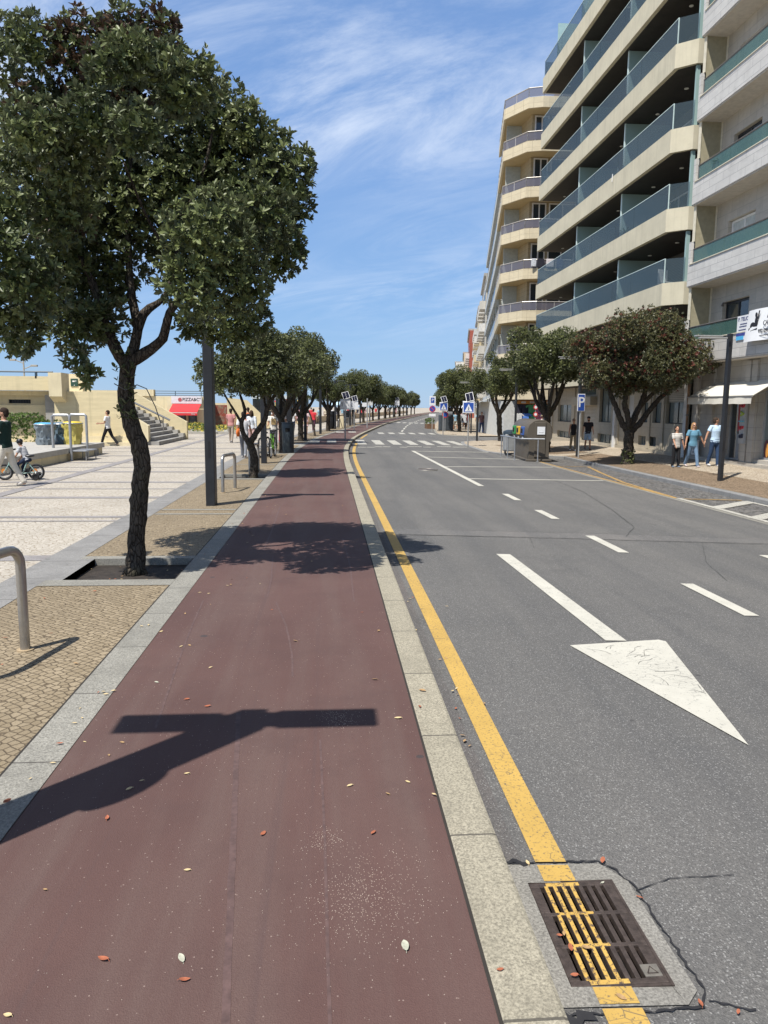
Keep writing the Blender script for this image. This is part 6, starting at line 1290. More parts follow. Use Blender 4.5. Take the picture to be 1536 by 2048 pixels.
# the first tree, large on the left
CR = [(1.12, -0.9, 3.5, 0.46), (0.96, -0.85, 3.08, 0.39), (1.32, -0.6, 3.13, 0.36), (1.5, -0.3, 3.79, 0.42), (1.7, 0.0, 4.36, 0.34), (1.84, 0.2, 4.13, 0.23), (1.92, 0.0, 4.52, 0.18), (1.65, 0.3, 3.61, 0.3), (1.31, 0.2, 2.87, 0.26), (1.02, 0.2, 2.81, 0.28), (0.95, -0.5, 5.02, 0.3), (0.81, -0.6, 4.86, 0.25), (0.31, -0.9, 4.93, 0.27), (0.5, -0.9, 5.02, 0.24), (0.58, -0.2, 5.49, 0.21), (0.42, 0.0, 5.86, 0.25), (0.06, 0.0, 5.82, 0.31), (-0.4, 0.0, 5.7, 0.36), (-0.81, 0.0, 5.64, 0.29), (-0.94, -0.3, 5.17, 0.23), (1.41, 0.0, 4.86, 0.28), (1.63, 0.2, 4.76, 0.22), (1.09, 0.2, 4.79, 0.38), (-0.4, -0.9, 4.33, 0.33), (0.06, -0.9, 4.45, 0.29), (0.5, -1.0, 4.37, 0.26), (-0.2, -0.6, 4.18, 0.3), (-0.83, -0.4, 4.29, 0.3), (-0.79, -0.7, 3.73, 0.29), (-0.39, -0.3, 3.84, 0.36), (-0.06, 0.2, 4.08, 0.44), (0.51, 0.2, 4.31, 0.44), (0.4, 0.3, 3.82, 0.39), (-0.22, 0.2, 3.55, 0.44), (-0.71, -0.9, 3.27, 0.34), (-0.53, -0.8, 3.01, 0.32), (-0.93, -0.6, 2.86, 0.3), (-0.8, -0.4, 2.61, 0.22), (-0.48, -0.2, 2.74, 0.31), (-0.35, -0.3, 2.4, 0.14), (-0.21, -0.4, 2.22, 0.12), (-0.19, 0.0, 2.85, 0.26), (-1.13, -0.2, 2.55, 0.16), (-0.61, 0.0, 3.5, 0.38), (0.8, 0.3, 4.61, 0.44), (1.19, 0.2, 4.38, 0.44), (0.69, -0.1, 2.77, 0.16), (-0.3, 0.5, 5.48, 0.53), (0.21, 0.6, 5.16, 0.54), (-0.83, 0.6, 4.27, 0.54), (-0.09, 0.6, 4.56, 0.54), (0.65, 0.6, 4.04, 0.49), (-0.73, 0.5, 3.32, 0.49), (0.89, 0.5, 5.05, 0.45), (1.31, 0.6, 4.11, 0.47), (-1.0, 0.3, 5.01, 0.43), (-1.13, 0.2, 5.77, 0.21), (1.84, 0.3, 3.78, 0.16), (0.67, -0.3, 5.28, 0.15)]
t1 = thing("street_tree", "largest tree, nearest on the left, with a bent dark trunk in a square earth pit", "tree", (-2.22, 8.63, -.07), 0, "evergreen street trees")
TR = [(a, b, c, r * .82) for a, b, c, r in [(-0.0, 0.0, -0.03, 0.167), (0.01, 0.0, 0.12, 0.132), (0.04, 0.0, 0.44, 0.108), (0.05, 0.0, 0.61, 0.119), (0.08, 0.0, 0.9, 0.108), (0.13, 0.0, 1.24, 0.113), (0.11, 0.0, 1.46, 0.112), (0.02, 0.0, 1.68, 0.106), (-0.03, 0.0, 1.9, 0.1), (-0.03, 0.0, 2.12, 0.1), (-0.0, 0.0, 2.31, 0.1), (0.03, 0.0, 2.45, 0.094)]]
BR = [[(0.02, 0.0, 2.39, 0.072), (0.24, -0.05, 2.49, 0.055), (0.41, -0.1, 2.6, 0.049), (0.48, -0.15, 2.74, 0.046), (0.47, -0.2, 2.87, 0.043), (0.55, -0.2, 2.98, 0.04), (0.72, -0.25, 3.09, 0.035), (0.97, -0.3, 3.27, 0.024)], [(0.02, 0.0, 2.39, 0.066), (0.11, 0.05, 2.67, 0.055), (0.13, 0.1, 2.89, 0.05), (0.22, 0.1, 3.0, 0.042), (0.41, 0.1, 3.05, 0.033), (0.51, 0.2, 3.46, 0.028), (0.64, 0.2, 3.99, 0.022)], [(-0.02, 0.0, 2.37, 0.066), (-0.15, 0.0, 2.58, 0.06), (-0.24, 0.0, 2.82, 0.049), (-0.31, 0.0, 3.19, 0.038), (-0.47, -0.1, 3.58, 0.027)], [(0.1, 0.1, 2.79, 0.05), (0.01, 0.2, 3.23, 0.042), (0.01, 0.2, 3.82, 0.03), (0.07, 0.2, 4.6, 0.022)]]
BR += [[(.64, .2, 3.99, .03), (.9, .1, 4.5, .02), (1.0, 0, 4.9, .012)], [(.97, -.3, 3.27, .026), (1.3, -.3, 3.6, .018), (1.5, -.1, 4.0, .01)], [(-.47, -.1, 3.58, .03), (-.6, -.3, 4.1, .02), (-.5, -.5, 4.5, .012)], [(-.24, 0, 2.82, .03), (-.6, -.3, 3.0, .02), (-.8, -.5, 3.2, .012)], [(.51, .2, 3.46, .02), (.3, -.2, 3.9, .014), (.2, -.6, 4.3, .01)], [(.07, .2, 4.6, .022), (.1, .1, 5.2, .014), (.3, 0, 5.7, .008)]]
tm = limbs_mesh("trunk", [TR] + BR, 3, 16); o = link_mesh("trunk", tm, None, t1)
CR2 = [(x, y - (.34 if y < -.2 else -.18 if y < .35 and abs(x - .4) < 1.0 and z > 3.0 else 0), z, r * (.90 if y < -.2 else .94 if y < .35 else 1.14)) for x, y, z, r in CR]
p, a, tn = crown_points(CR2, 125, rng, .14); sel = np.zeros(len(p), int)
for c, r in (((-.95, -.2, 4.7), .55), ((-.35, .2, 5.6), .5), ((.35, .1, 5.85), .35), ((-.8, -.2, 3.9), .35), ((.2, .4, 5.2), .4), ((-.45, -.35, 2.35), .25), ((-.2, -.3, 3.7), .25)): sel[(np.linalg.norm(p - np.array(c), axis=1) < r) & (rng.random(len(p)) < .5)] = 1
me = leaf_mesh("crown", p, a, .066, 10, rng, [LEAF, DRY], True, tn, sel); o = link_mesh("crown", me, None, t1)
# a few twigs of leaves hugging the trunk, and a loose wire
q = np.array([(.0 + rng.uniform(-.11, .09), rng.normal(-.08, .02), z) for z in rng.uniform(1.7, 2.7, 40)]); me = leaf_mesh("trunk_shoots", q, np.tile([0, -.5, .8], (40, 1)), .06, 5, rng, [LEAF2], True); link_mesh("leaves", me, None, t1)
MB().tube([(-.12, -.11, 2.15), (.0, -.12, 2.08), (.12, -.09, 2.14), (.2, 0, 2.1), (.28, .05, 1.9), (.33, .06, 1.72)], .006, 5).build("loose_wire", plain("grey_wire", (0.10, 0.10, 0.10), 0.5), t1)
def make_crown(rx, ry, rz, seed, dens, size, k=6, n=46, fl=0.0, cz=0.0, flat=0.25):
    rg = np.random.default_rng(seed); cl = []
    for i in range(n):
        d = rg.normal(size=3); d /= np.linalg.norm(d); f = rg.uniform(.55, .97) if i < n * .8 else rg.uniform(.1, .5); 
        if d[2] < -.45: d[2] *= .5
        cl.append((d[0] * rx * f, d[1] * ry * f, cz + d[2] * rz * f, rg.uniform(.14, .32) * (rx + rz) / 2 * (1.3 if i >= n * .8 else 1)))
    p, a, tn = crown_points(cl, dens, rg, .08); sel = np.zeros(len(p), int)
    if fl: 
        cc = p[rg.integers(0, len(p), 26)]; dd = np.linalg.norm(p[:, None] - cc[None], axis=2).min(1); pr = np.where(dd < .38, .5, .10) * fl; sel[rg.random(len(p)) < pr] = 1
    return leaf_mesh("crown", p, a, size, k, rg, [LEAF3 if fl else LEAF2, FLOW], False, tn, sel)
def multi_limbs(seed, h0, zc, rx, ry, rz, r0=.13, lean=0.0, fork=.62, nb=5):
    rg = random.Random(seed); kx_ = rg.uniform(-.12, .12) + lean; paths = [[(0, 0, -.08, r0 * 1.5), (0, 0, .1, r0 * 1.1), (kx_ * .5 + .03, 0, h0 * .25, r0), (kx_, .02, h0 * fork, r0 * .95)]]
    top = (kx_, .02, h0 * fork)
    for i in range(nb):
        a = 2 * math.pi * (i + rg.uniform(-.2, .2)) / nb; e = rg.uniform(.45, .75); ex, ey, ez = math.cos(a) * rx * e, math.sin(a) * ry * e, zc + rg.uniform(-.2, .3) * rz
        m = (top[0] + (ex - top[0]) * .55, top[1] + (ey - top[1]) * .55, top[2] + (ez - top[2]) * .40); paths.append([(*top[:2], top[2] - .12, r0 * .7), (*m, r0 * .5), ((m[0] + ex) / 2 + rg.uniform(-.1, .1), (m[1] + ey) / 2, (m[2] + ez) / 2, r0 * .36), (ex, ey, ez, r0 * .2)])
        paths.append([(*m, r0 * .4), (m[0] * 1.1 + rg.uniform(-.3, .3), m[1] + rg.uniform(-.3, .3), (m[2] + zc) / 2 + .3, r0 * .25), (ex * .5 + rg.uniform(-.3, .3), ey * .5, zc + rz * .4, r0 * .12)])
    return limbs_mesh("trunk", paths, seed, 10)
def tree(x, y, z, label, crown_me, trunk_me, zc, sc=1.0, rz=0.0, off=(0, 0), group="evergreen street trees", szc=1.0):
    t = thing("street_tree", label, "tree", (x, y, z), rz, group); link_mesh("trunk", trunk_me, None, t); c = link_mesh("crown", crown_me, None, t); c.location = (off[0], off[1], zc); c.scale = (sc, sc, sc * szc); return t
c2 = make_crown(1.72, 1.5, 1.02, 21, 100, .075, 7); tree(-2.0, 20.0, -.07, "second seafront tree, low dense crown on a forked trunk by the narrow steel rack", c2, limbs_mesh("trunk", [[(0, 0, -.08, .17), (.02, 0, .1, .12), (.06, 0, .5, .10), (.0, 0, .8, .105), (-.1, 0, 1.0, .10)], [(-.08, 0, .95, .08), (-.25, 0, 1.2, .065), (-.3, 0, 1.5, .055), (-.15, .05, 1.75, .045), (-.3, .05, 2.2, .03)], [(-.26, 0, 1.45, .04), (-.4, 0, 1.7, .035), (-.55, 0, 1.95, .025), (-.8, 0, 2.4, .02)], [(-.06, 0, .95, .085), (.12, 0, 1.25, .07), (.35, 0, 1.55, .065), (.4, 0, 1.9, .06), (.6, 0, 2.2, .04), (.9, .1, 2.5, .025)], [(.38, 0, 1.8, .04), (.3, .1, 2.2, .03), (.1, .1, 2.6, .02)]], 9, 12), 2.85, 1.0, 0, (.2, 0))
cA = make_crown(1.85, 1.7, 1.35, 31, 75, .085, 6); cB = make_crown(2.0, 1.8, 1.5, 32, 70, .09, 6); cC = make_crown(2.15, 2.0, 1.7, 33, 65, .095, 6)
tA = multi_limbs(41, 2.4, 2.9, 1.5, 1.4, 1.1); tB = multi_limbs(42, 2.2, 3.0, 1.6, 1.6, 1.2, .15); tC = multi_limbs(43, 2.6, 3.3, 1.7, 1.7, 1.3, .16)
tree(-1.85, 30.45, -.07, "third seafront tree, crown above the tall grey litter bin", cA, tA, 3.4, 1.0, rad(20))
tree(-1.5, 40.75, -.07, "fourth seafront tree, stout straight dark trunk with a dome crown", cC, tB, 4.0, 1.0, rad(80)); tree(-1.9, 37.0, -.07, "seafront tree with a V-forked trunk behind the steel rack", cB, tA, 3.7, .95, rad(200))
lt_ = tree(-.85, 47.8, -.07, "thin leaning young tree with little foliage between two dark lamp posts", make_crown(.8, .7, .6, 51, 60, .09, 5, 16), limbs_mesh("trunk", [[(0, 0, -.08, .07), (-.05, 0, .6, .05), (-.3, 0, 1.4, .045), (-.6, 0, 2.1, .03)]], 5, 8), 2.6, 1, 0, (-.7, 0))
tree(-.05, 57.4, -.07, "seafront tree with small pale crown behind the second white backed sign", cA, tC, 3.0, .8, rad(130))
tree(.9, 67.5, 0, "seafront tree between the black litter bin and the second dome crown", cB, tA, 2.9, .6, rad(10))
tree(2.6, 78.5, 0, "broad dome crowned seafront tree standing clear against the sky, left half", cC, tC, 3.5, 1.05, rad(40)); tree(4.1, 88.5, 0, "broad dome crowned seafront tree standing clear against the sky, right half", cC, tB, 3.7, 1.15, rad(160))
for i, y in enumerate((101, 110, 119, 128, 138, 149, 160, 172, 186, 200)): tree(kx(y) - 3.0, y, 0, "evergreen tree in the far row along the bend of the cycle path", (cA, cB, cC)[i % 3], (tA, tB, tC)[i % 3], 3.1 + .15 * (i % 3), .95 + .1 * ((i * 7) % 3), i * 1.3, (0, 0), "far row of trees along the bend")
# right pavement
cR = make_crown(2.75, 2.3, 1.72, 61, 85, .085, 7, 74, .8)
trR = limbs_mesh("trunk", [[(0, 0, -.08, .26), (.02, 0, .15, .21), (.0, 0, .7, .19), (0, 0, 1.25, .19)], [(0, 0, 1.2, .14), (-.3, 0, 1.55, .11), (-.5, 0, 2.0, .10), (-.75, .1, 2.6, .09), (-.9, .1, 3.2, .06)], [(-.02, 0, 1.3, .13), (-.12, -.1, 1.8, .10), (-.3, -.1, 2.3, .10), (-.2, -.1, 2.8, .08), (-.1, 0, 3.4, .05)], [(.02, 0, 1.3, .14), (.25, .1, 1.9, .11), (.5, .1, 2.4, .10), (.6, .1, 2.9, .08), (.5, .1, 3.5, .05)], [(.05, 0, 1.25, .14), (.35, 0, 1.5, .11), (.7, 0, 2.0, .10), (1.1, 0, 2.5, .085), (1.6, 0, 2.9, .06), (2.0, 0, 3.4, .035)], [(.5, .1, 2.3, .08), (.9, -.1, 2.8, .07), (1.1, -.2, 3.4, .04)]], 17, 14)
rt = tree(11.43, 27.97, -.25, "tree with dark red flowers nearest on the right, four limbs spreading from a stout trunk", cR, trR, 3.85, .96, 0, (.0, 0), szc=.98)
q = np.array([(.21 * math.cos(a), .21 * math.sin(a), z) for a, z in zip(rng.uniform(0, 6.28, 90), rng.uniform(.02, .55, 90) ** 1)]); link_mesh("leaves", leaf_mesh("trunk_shoots", q, np.stack([q[:, 0] * 4, q[:, 1] * 4, np.full(90, .4)], 1), .07, 5, rng, [LEAF2], False), None, rt)
cS = make_crown(2.25, 2.1, 1.75, 71, 75, .09, 6, 60); tS = multi_limbs(72, 2.2, 3.6, 1.7, 1.6, 1.3, .17, .1, .8, 6)
tree(10.6, 36.0, PZ - .03, "green tree rising behind the brown recycling container", cS, tS, 4.5, 1.0, rad(30)); tree(11.2, 48.3, PZ - .03, "green tree with a slanting trunk at the side street corner", cS, multi_limbs(73, 2.6, 3.6, 1.7, 1.6, 1.3, .17, .25, .7, 4), 4.05, .98, rad(140))
tree(11.6, 66.3, PZ - .03, "nearest tree of the far right clump, beside the dark grey container", cC, tC, 3.6, 1.1, rad(10)); tree(12.2, 73.8, PZ - .03, "second tree of the far right clump, beyond the dark grey container", cC, tB, 3.5, 1.1, rad(100)); tree(13.6, 82, PZ - .03, "third tree of the far right clump, over the white tents", cB, tA, 3.4, 1.15, rad(220))
for i, y in enumerate((95, 108, 124, 142)): tree(kx(y) + 7.3, y, PZ - .03, "tree further along the far right pavement", (cA, cB)[i % 2], (tA, tB)[i % 2], 3.2, 1.0, i * 1.1, (0, 0), "trees further along the far right pavement")
# hedge behind the platform, flower bed planting, planter
def hedge(name, label, cat, boxes, dens, size, mats, seed, par=None):
    rg = np.random.default_rng(seed); P = []; A = []
    for x0, x1, y0, y1, z0, z1 in boxes:
        n = int(((x1 - x0) * (z1 - z0) * 2 + (x1 - x0) * (y1 - y0) + (y1 - y0) * (z1 - z0) * 2) * dens); u = rg.uniform(-1, 1, (n, 3)); m = np.abs(u).argmax(1); u[np.arange(n), m] = np.sign(u[np.arange(n), m]) * rg.uniform(.75, 1.08, n)
        u[:, 2] = np.abs(u[:, 2]) * np.where(rg.random(n) < .3, -1, 1); c = np.array([(x0 + x1) / 2, (y0 + y1) / 2, (z0 + z1) / 2]); h = np.array([(x1 - x0) / 2, (y1 - y0) / 2, (z1 - z0) / 2]); P.append(c + u * h * (1 + rg.normal(0, .05, (n, 1)))); A.append(u / np.linalg.norm(u, axis=1, keepdims=True) + [0, 0, .4])
    P = np.concatenate(P); A = np.concatenate(A); A /= np.linalg.norm(A, axis=1, keepdims=True); sel = (rg.random(len(P)) < .55).astype(int) if len(mats) > 1 else None
    o = link_mesh(name, leaf_mesh(name, P, A, size, 6, rg, mats, False, rg.uniform(0.1, .9, len(P)), sel), None, par)
    return tag(o, label, cat) if label else o
HED = m_leaf("hedge_leaf", (0.05, 0.09, 0.015), (0.10, 0.16, 0.03), (0.16, 0.20, 0.05)); YEL = m_leaf("yellow_petals", (0.42, 0.36, 0.05), (0.58, 0.48, 0.08), (0.60, 0.52, 0.2))
hedge("hedge", "clipped bright green hedge before the recessed cream wall", "hedge", [(-16.5, -11.9, 32.6, 34.2, 0, 1.22), (-13.6, -12.3, 32.6, 34, .9, 1.4)], 60, .10, [HED], 5)
lp(hedge("flowers", None, None, [(-10.1, -5.8, 50.2, 54.3, .1, .42), (-9.6, -8, 51, 53, .3, .6)], 26, .13, [HED, YEL], 6, None), fb)
hedge("hedge_plants", None, None, [(-.36, .36, -.85, .85, .45, 1.0)], 50, .1, [HED], 7, hb)
LVP = [(-1.0, 3.24, 'r'), (-0.57, 2.83, 'y'), (-1.09, 2.74, 't'), (-0.76, 2.35, 'r'), (-0.5, 2.34, 'p'), (-0.47, 2.24, 'r'), (-0.98, 2.13, 'y'), (0.19, 3.05, 'r'), (-0.29, 3.07, 'r'), (0.1, 3.47, 'y'), (0.5, 3.35, 'y'), (0.28, 3.38, 't'), (0.26, 2.35, 'p'), (-0.72, 3.64, 'y'), (-0.93, 3.58, 'y'), (-0.97, 3.5, 'y'), (-1.17, 3.87, 't'), (-1.35, 4.04, 'y'), (-1.14, 4.02, 't'), (0.39, 3.49, 'y'), (0.56, 4.41, 'r'), (0.41, 4.26, 'y'), (0.3, 6.61, 'r'), (0.61, 4.67, 't'), (-1.14, 5.7, 'y'), (-1.08, 5.72, 't'), (-1.05, 7.69, 'y'), (-1.02, 7.73, 't'), (-0.72, 7.76, 'y'), (-1.19, 7.36, 'y'), (-0.52, 6.73, 'r'), (-1.16, 4.94, 'p'), (0.56, 2.21, 'r'), (-1.5, 3.4, 'r'), (-1.47, 4.01, 'r'), (-1.48, 4.28, 'y'), (-1.46, 4.35, 'y'), (-1.52, 4.5, 'y'), (-1.43, 3.78, 'y'), (-1.43, 4.72, 'y'), (-1.4, 4.78, 'y'), (-1.48, 3.62, 'y')]
LVR = [(1.14, 2.82, 'p'), (1.2, 2.98, 'r'), (1.26, 2.73, 'r'), (0.86, 2.97, 'y'), (1.24, 2.18, 'r'), (1.35, 2.14, 'r'), (0.98, 2.21, 't'), (0.88, 2.44, 'r'), (0.85, 2.31, 'r'), (0.86, 2.51, 'r'), (0.88, 2.52, 't'), (0.94, 2.44, 't'), (0.86, 4.97, 'y'), (0.83, 4.66, 'r'), (0.83, 4.5, 'r'), (0.8, 4.17, 't'), (0.8, 4.25, 't'), (0.82, 4.11, 't'), (0.84, 7.51, 'y'), (0.87, 7.57, 'r'), (0.8, 7.4, 'y'), (0.87, 5.63, 't'), (0.86, 5.42, 't'), (1.04, 4.75, 't'), (1.18, 7.24, 'y')]
# ------------------------------------------------------------------ people
SKINS = {'tan': (0.40, 0.22, 0.14), 'brown': (0.30, 0.155, 0.095), 'fair': (0.50, 0.30, 0.21)}
QUEUE = []
def remesh(mb, name, mat, parent, vox, loc=None):
    o = mb.build(name, mat, parent, False, False); m = o.modifiers.new("r", 'REMESH'); m.mode = 'VOXEL'; m.voxel_size = vox; m.use_smooth_shade = True
    s = o.modifiers.new("s", 'SMOOTH'); s.factor = .5; s.iterations = 3; QUEUE.append(o); return o
def flush():
    bpy.context.view_layer.update(); dg = bpy.context.evaluated_depsgraph_get(); new = [(o, bpy.data.meshes.new_from_object(o.evaluated_get(dg))) for o in QUEUE]
    for o, me in new:
        o.modifiers.clear(); old = o.data; o.data = me; me.name = o.name
        if not me.materials: 
            for m in old.materials: me.materials.append(m)
    QUEUE.clear()
def cloth(c, n=None): return plain("cloth_%02d_%02d_%02d" % tuple(int(x * 99) for x in c), c, 0.9, 0, 0.10, 9, 0.5, 14, 0.2)
def person(label, x, y, z, face, h=1.75, legs=((12, 5), (-14, 12)), arms=((-10, 8, 15), (12, 8, 15)), top=(0.6, 0.6, 0.6), bottom=(0.05, 0.07, 0.12), shoes=(0.5, 0.5, 0.5), hair=(0.03, 0.02, 0.015),
           skin='tan', sleeve=.62, shorts=False, female=False, longhair=False, hat=None, glasses=False, stripes=None, beard=False, vox=.012, bulk=1.0, lean=0.0, group=None, head=(0, 0), collar=None, extras=None, seat=None, dress=False):
    """legs and arms are (left, right): leg (swing forward, knee bend); arm (swing forward, out from the body, elbow bend) in degrees. The figure looks along its own +y."""
    t = thing("person", label, "person", (x, y, z), -rad(face), group); H = h / 1.75
    W_ = (.93 if female else 1.0) * bulk
    def V(a, b, c): return Vector((a * H, b * H, c * H))
    def rotx(v, a): return Vector((v.x, v.y * math.cos(a) - v.z * math.sin(a), v.y * math.sin(a) + v.z * math.cos(a)))
    hipz = .92; LJ = []
    for i, s in enumerate((-1, 1)):
        a, k = rad(legs[i][0]), rad(legs[i][1]); hip = V(.088 * s, 0, hipz); d1 = Vector((0.012 * s, math.sin(a), -math.cos(a))); kn = hip + d1 * .43 * H; a2 = a - k; d2 = Vector((0.004 * s, math.sin(a2), -math.cos(a2))); an = kn + d2 * .41 * H; LJ.append((hip, kn, an, a2))
    low = min(j[2].z for j in LJ) - .075 * H; up = -low if seat is None else seat
    lift = Vector((0, 0, up)); lr = rad(lean)
    def T(v): return Vector((v.x, (v.z - hipz * H) * math.sin(lr) + v.y * math.cos(lr), hipz * H + (v.z - hipz * H) * math.cos(lr) - v.y * math.sin(lr))) + lift   # torso lean about the hips
    LJ = [(a + lift, b + lift, c + lift, d) for a, b, c, d in LJ]
    AJ = []
    for i, s in enumerate((-1, 1)):
        a, o_, e = rad(arms[i][0]), rad(arms[i][1]), rad(arms[i][2]); sh = V(.185 * s * W_, -.01, 1.425); d1 = Vector((s * math.sin(o_), math.sin(a) * math.cos(o_), -math.cos(a) * math.cos(o_))); el = sh + d1 * .29 * H
        d2 = Vector((s * math.sin(o_) * .7, math.sin(a + e) * math.cos(o_ * .7), -math.cos(a + e) * math.cos(o_ * .7))).normalized(); wr = el + d2 * .25 * H; AJ.append((T(sh), T(el), T(wr), (T(wr) - T(el)).normalized(), s))
    sk = plain("skin_" + skin, SKINS[skin], 0.55, 0, 0.08, 12, 0.1, 60, 0.35)
    def loft(mb, rs, grow=0.0):     # torso rings, leaned
        base = len(mb.v); mb.rings([(0, cy * H, z_ * H, (rx * W_ + grow) * H, (ry * W_ + grow) * H) for cy, z_, rx, ry in rs], 18)
        for i in range(base, len(mb.v)): mb.v[i] = tuple(T(Vector(mb.v[i])))
    tors = [(0, .80, .11, .085), (-.005, .87, .165, .115), (-.005, .95, .165, .112), (0, 1.06, .143, .10), (.0, 1.17, .155, .108), (.005, 1.28, .172, .118), (0, 1.37, .172, .108), (-.01, 1.43, .14, .085), (-.012, 1.475, .075, .06), (-.01, 1.50, .058, .055)]
    if female: tors = [(cy, z_, rx * (1.03 if z_ < 1 else .93), ry * (1.12 if 1.2 < z_ < 1.35 else 1)) for cy, z_, rx, ry in tors]
    b = MB(); loft(b, tors)
    hy, hp = rad(head[0]), rad(head[1]); hc = V(0, .015, 1.635); hm = Matrix.Rotation(-hy, 3, 'Z') @ Matrix.Rotation(-hp, 3, 'X')
    def HT(v): return T(V(0, 0, 1.54) + hm @ (V(*v) - V(0, 0, 1.54)))
    b.tube([T(V(0, -.01, 1.44)), T(V(0, -.002, 1.50)), HT((0, .005, 1.56))], [.062 * H, .056 * H, .055 * H], 12)
    hrot = Matrix.Rotation(-lr, 3, 'X') @ hm
    b.ell(HT((0, .0, 1.66)), (.074 * H, .095 * H, .10 * H), 16, 10, hrot); b.ell(HT((0, .030, 1.60)), (.056 * H, .062 * H, .068 * H), 14, 8, hrot); b.ell(HT((0, .095, 1.628)), (.013 * H, .022 * H, .024 * H), 8, 6, hrot); b.ell(HT((0, .082, 1.588)), (.026 * H, .014 * H, .012 * H), 8, 6, hrot)
    for s in (-1, 1): b.ell(HT((.076 * s, -.005, 1.635)), (.012 * H, .022 * H, .032 * H), 8, 6, hrot)
    for sh, el, wr, d, s in AJ:
        b.tube([sh + (T(V(0, 0, 1.41)) - sh) * .25, sh, sh.lerp(el, .5), el, el.lerp(wr, .35), wr], [.055 * H * bulk, .052 * H * bulk, .046 * H * bulk, .038 * H, .037 * H, .026 * H], 10)
        side = Vector((0, 1, 0)) if abs(d.y) < .8 else Vector((0, 0, 1)); side = (side - d * side.dot(d)).normalized(); nrm = d.cross(side)
        b.ell(wr + d * .048 * H, (.017 * H, .038 * H, .052 * H), 10, 8, Matrix((nrm, side, d)).transposed())
        for f in range(4):
            q = wr + d * .088 * H + side * (.027 - .018 * f) * H; l = (.062, .072, .068, .052)[f] * H; b.tube([q, q + d * l * .5 + nrm * -s * l * .10, q + d * l * .88 + nrm * -s * l * .38], [.0092 * H, .0088 * H, .007 * H], 6)
        q = wr + d * .03 * H + side * .034 * H; b.tube([q, q + (d * .6 + side * .7).normalized() * .04 * H, q + (d * .95 + side * .45) * .06 * H], [.011 * H, .0105 * H, .0085 * H], 6)
    for hip, kn, an, a2 in LJ:
        b.tube([hip + Vector((0, 0, .02)), hip.lerp(kn, .3), kn, kn.lerp(an, .3), an, an - Vector((0, 0, .05 * H))], [.085 * H * W_, .075 * H * W_, .053 * H, .054 * H, .036 * H, .034 * H], 12); b.ell(an + Vector((0, .05 * H, -.045 * H)), (.035 * H, .10 * H, .028 * H), 10, 6)
    remesh(b, "body", sk, t, vox * .8)
    # shirt
    c = MB(); hem = .86 if not dress else .60
    cl = [(cy, z_, rx, ry) for cy, z_, rx, ry in tors if hem < z_ < 1.46]; cl = [(0, hem, (.168 if not dress else .23), (.125 if not dress else .19))] + cl + [(-.012, 1.465, .088, .068)]
    loft(c, cl, .016)
    for sh, el, wr, d, s in AJ:
        if sleeve <= 0: continue
        far = el if sleeve > .9 else sh.lerp(el, sleeve); pts = [sh + (T(V(0, 0, 1.40)) - sh) * .35, sh + Vector((0, 0, .004)), sh.lerp(far, .6), far]; rs = [.07 * H, .066 * H * bulk, .066 * H * bulk, .064 * H * bulk]
        if sleeve > 1.2: pts += [wr]; rs[-1] = .05 * H; rs += [.038 * H]
        c.tube(pts, rs, 12)
    if stripes:
        g = NG("striped_cloth_%d" % len(bpy.data.materials), .9); sp = g.n('ShaderNodeSeparateXYZ'); g.l(g.co, sp.inputs[0]); fr2 = g.math('FRACT', g.math('DIVIDE', sp.outputs[2], stripes[1])); g.col(g.mix(g.math('LESS_THAN', fr2, .38), top, stripes[0])); tm_ = g.m
    else: tm_ = cloth(top)
    sho = remesh(c, "shirt" if not dress else "dress", tm_, t, vox)
    if collar: mb = MB(); base = len(mb.v); mb.torus((0, -.005 * H, 1.472 * H), .075 * H, .014 * H, 2, 22, 6); mb.v = [tuple(T(Vector(v))) for v in mb.v]; mb.build("collar", cloth(collar), sho, True)
    # trousers or shorts
    if not dress:
        c = MB(); loft(c, [(-.005, .80, .13, .11), (-.005, .87, .172, .122), (-.005, .96, .166, .116), (0, 1.0, .16, .112)], .010)
        for hip, kn, an, a2 in LJ:
            if shorts: end = hip.lerp(kn, .88); c.tube([hip + Vector((0, 0, .03)), hip.lerp(kn, .4), end], [.098 * H * W_, .094 * H * W_, .088 * H * W_], 12)
            else: c.tube([hip + Vector((0, 0, .03)), hip.lerp(kn, .35), kn, kn.lerp(an, .5), an + Vector((0, -.005, -.015 * H))], [.098 * H * W_, .088 * H * W_, .070 * H, .064 * H, .060 * H], 12)
        remesh(c, "shorts" if shorts else "trousers", cloth(bottom), t, vox)
    for hip, kn, an, a2 in LJ:
        c = MB(); tl = -max(-.5, min(.5, a2)) * .6; m3 = Matrix.Rotation(-tl, 3, 'X') if False else Matrix.Rotation(max(-.45, min(.45, a2 * .7)), 3, 'X')
        p = an + Vector((0, .045 * H, -.038 * H)); c.ell(p, (.044 * H, .128 * H, .036 * H), 12, 8, m3); c.ell(p + m3 @ Vector((0, -.07 * H, .022 * H)), (.042 * H, .055 * H, .045 * H), 10, 8, m3); remesh(c, "shoe", cloth(shoes), t, vox * .8)
    # hair, hat, glasses, beard
    c = MB(); hc_ = HT((0, -.018, 1.682)); c.ell(hc_, (.084 * H, .098 * H, .088 * H), 16, 10, hrot); c.ell(HT((0, -.055, 1.635)), (.074 * H, .060 * H, .085 * H), 14, 8, hrot)
    if longhair:
        for s in (-1, 1): c.tube([HT((.062 * s, -.02, 1.69)), HT((.078 * s, -.02, 1.60)), HT((.085 * s, -.03, 1.50)), HT((.075 * s, -.04, 1.43))], [.03 * H, .034 * H, .034 * H, .02 * H], 8)
        c.tube([HT((0, -.07, 1.68)), HT((0, -.09, 1.56)), HT((0, -.085, 1.44))], [.07 * H, .075 * H, .05 * H], 10)
    remesh(c, "hair", cloth(hair), t, vox * .9)
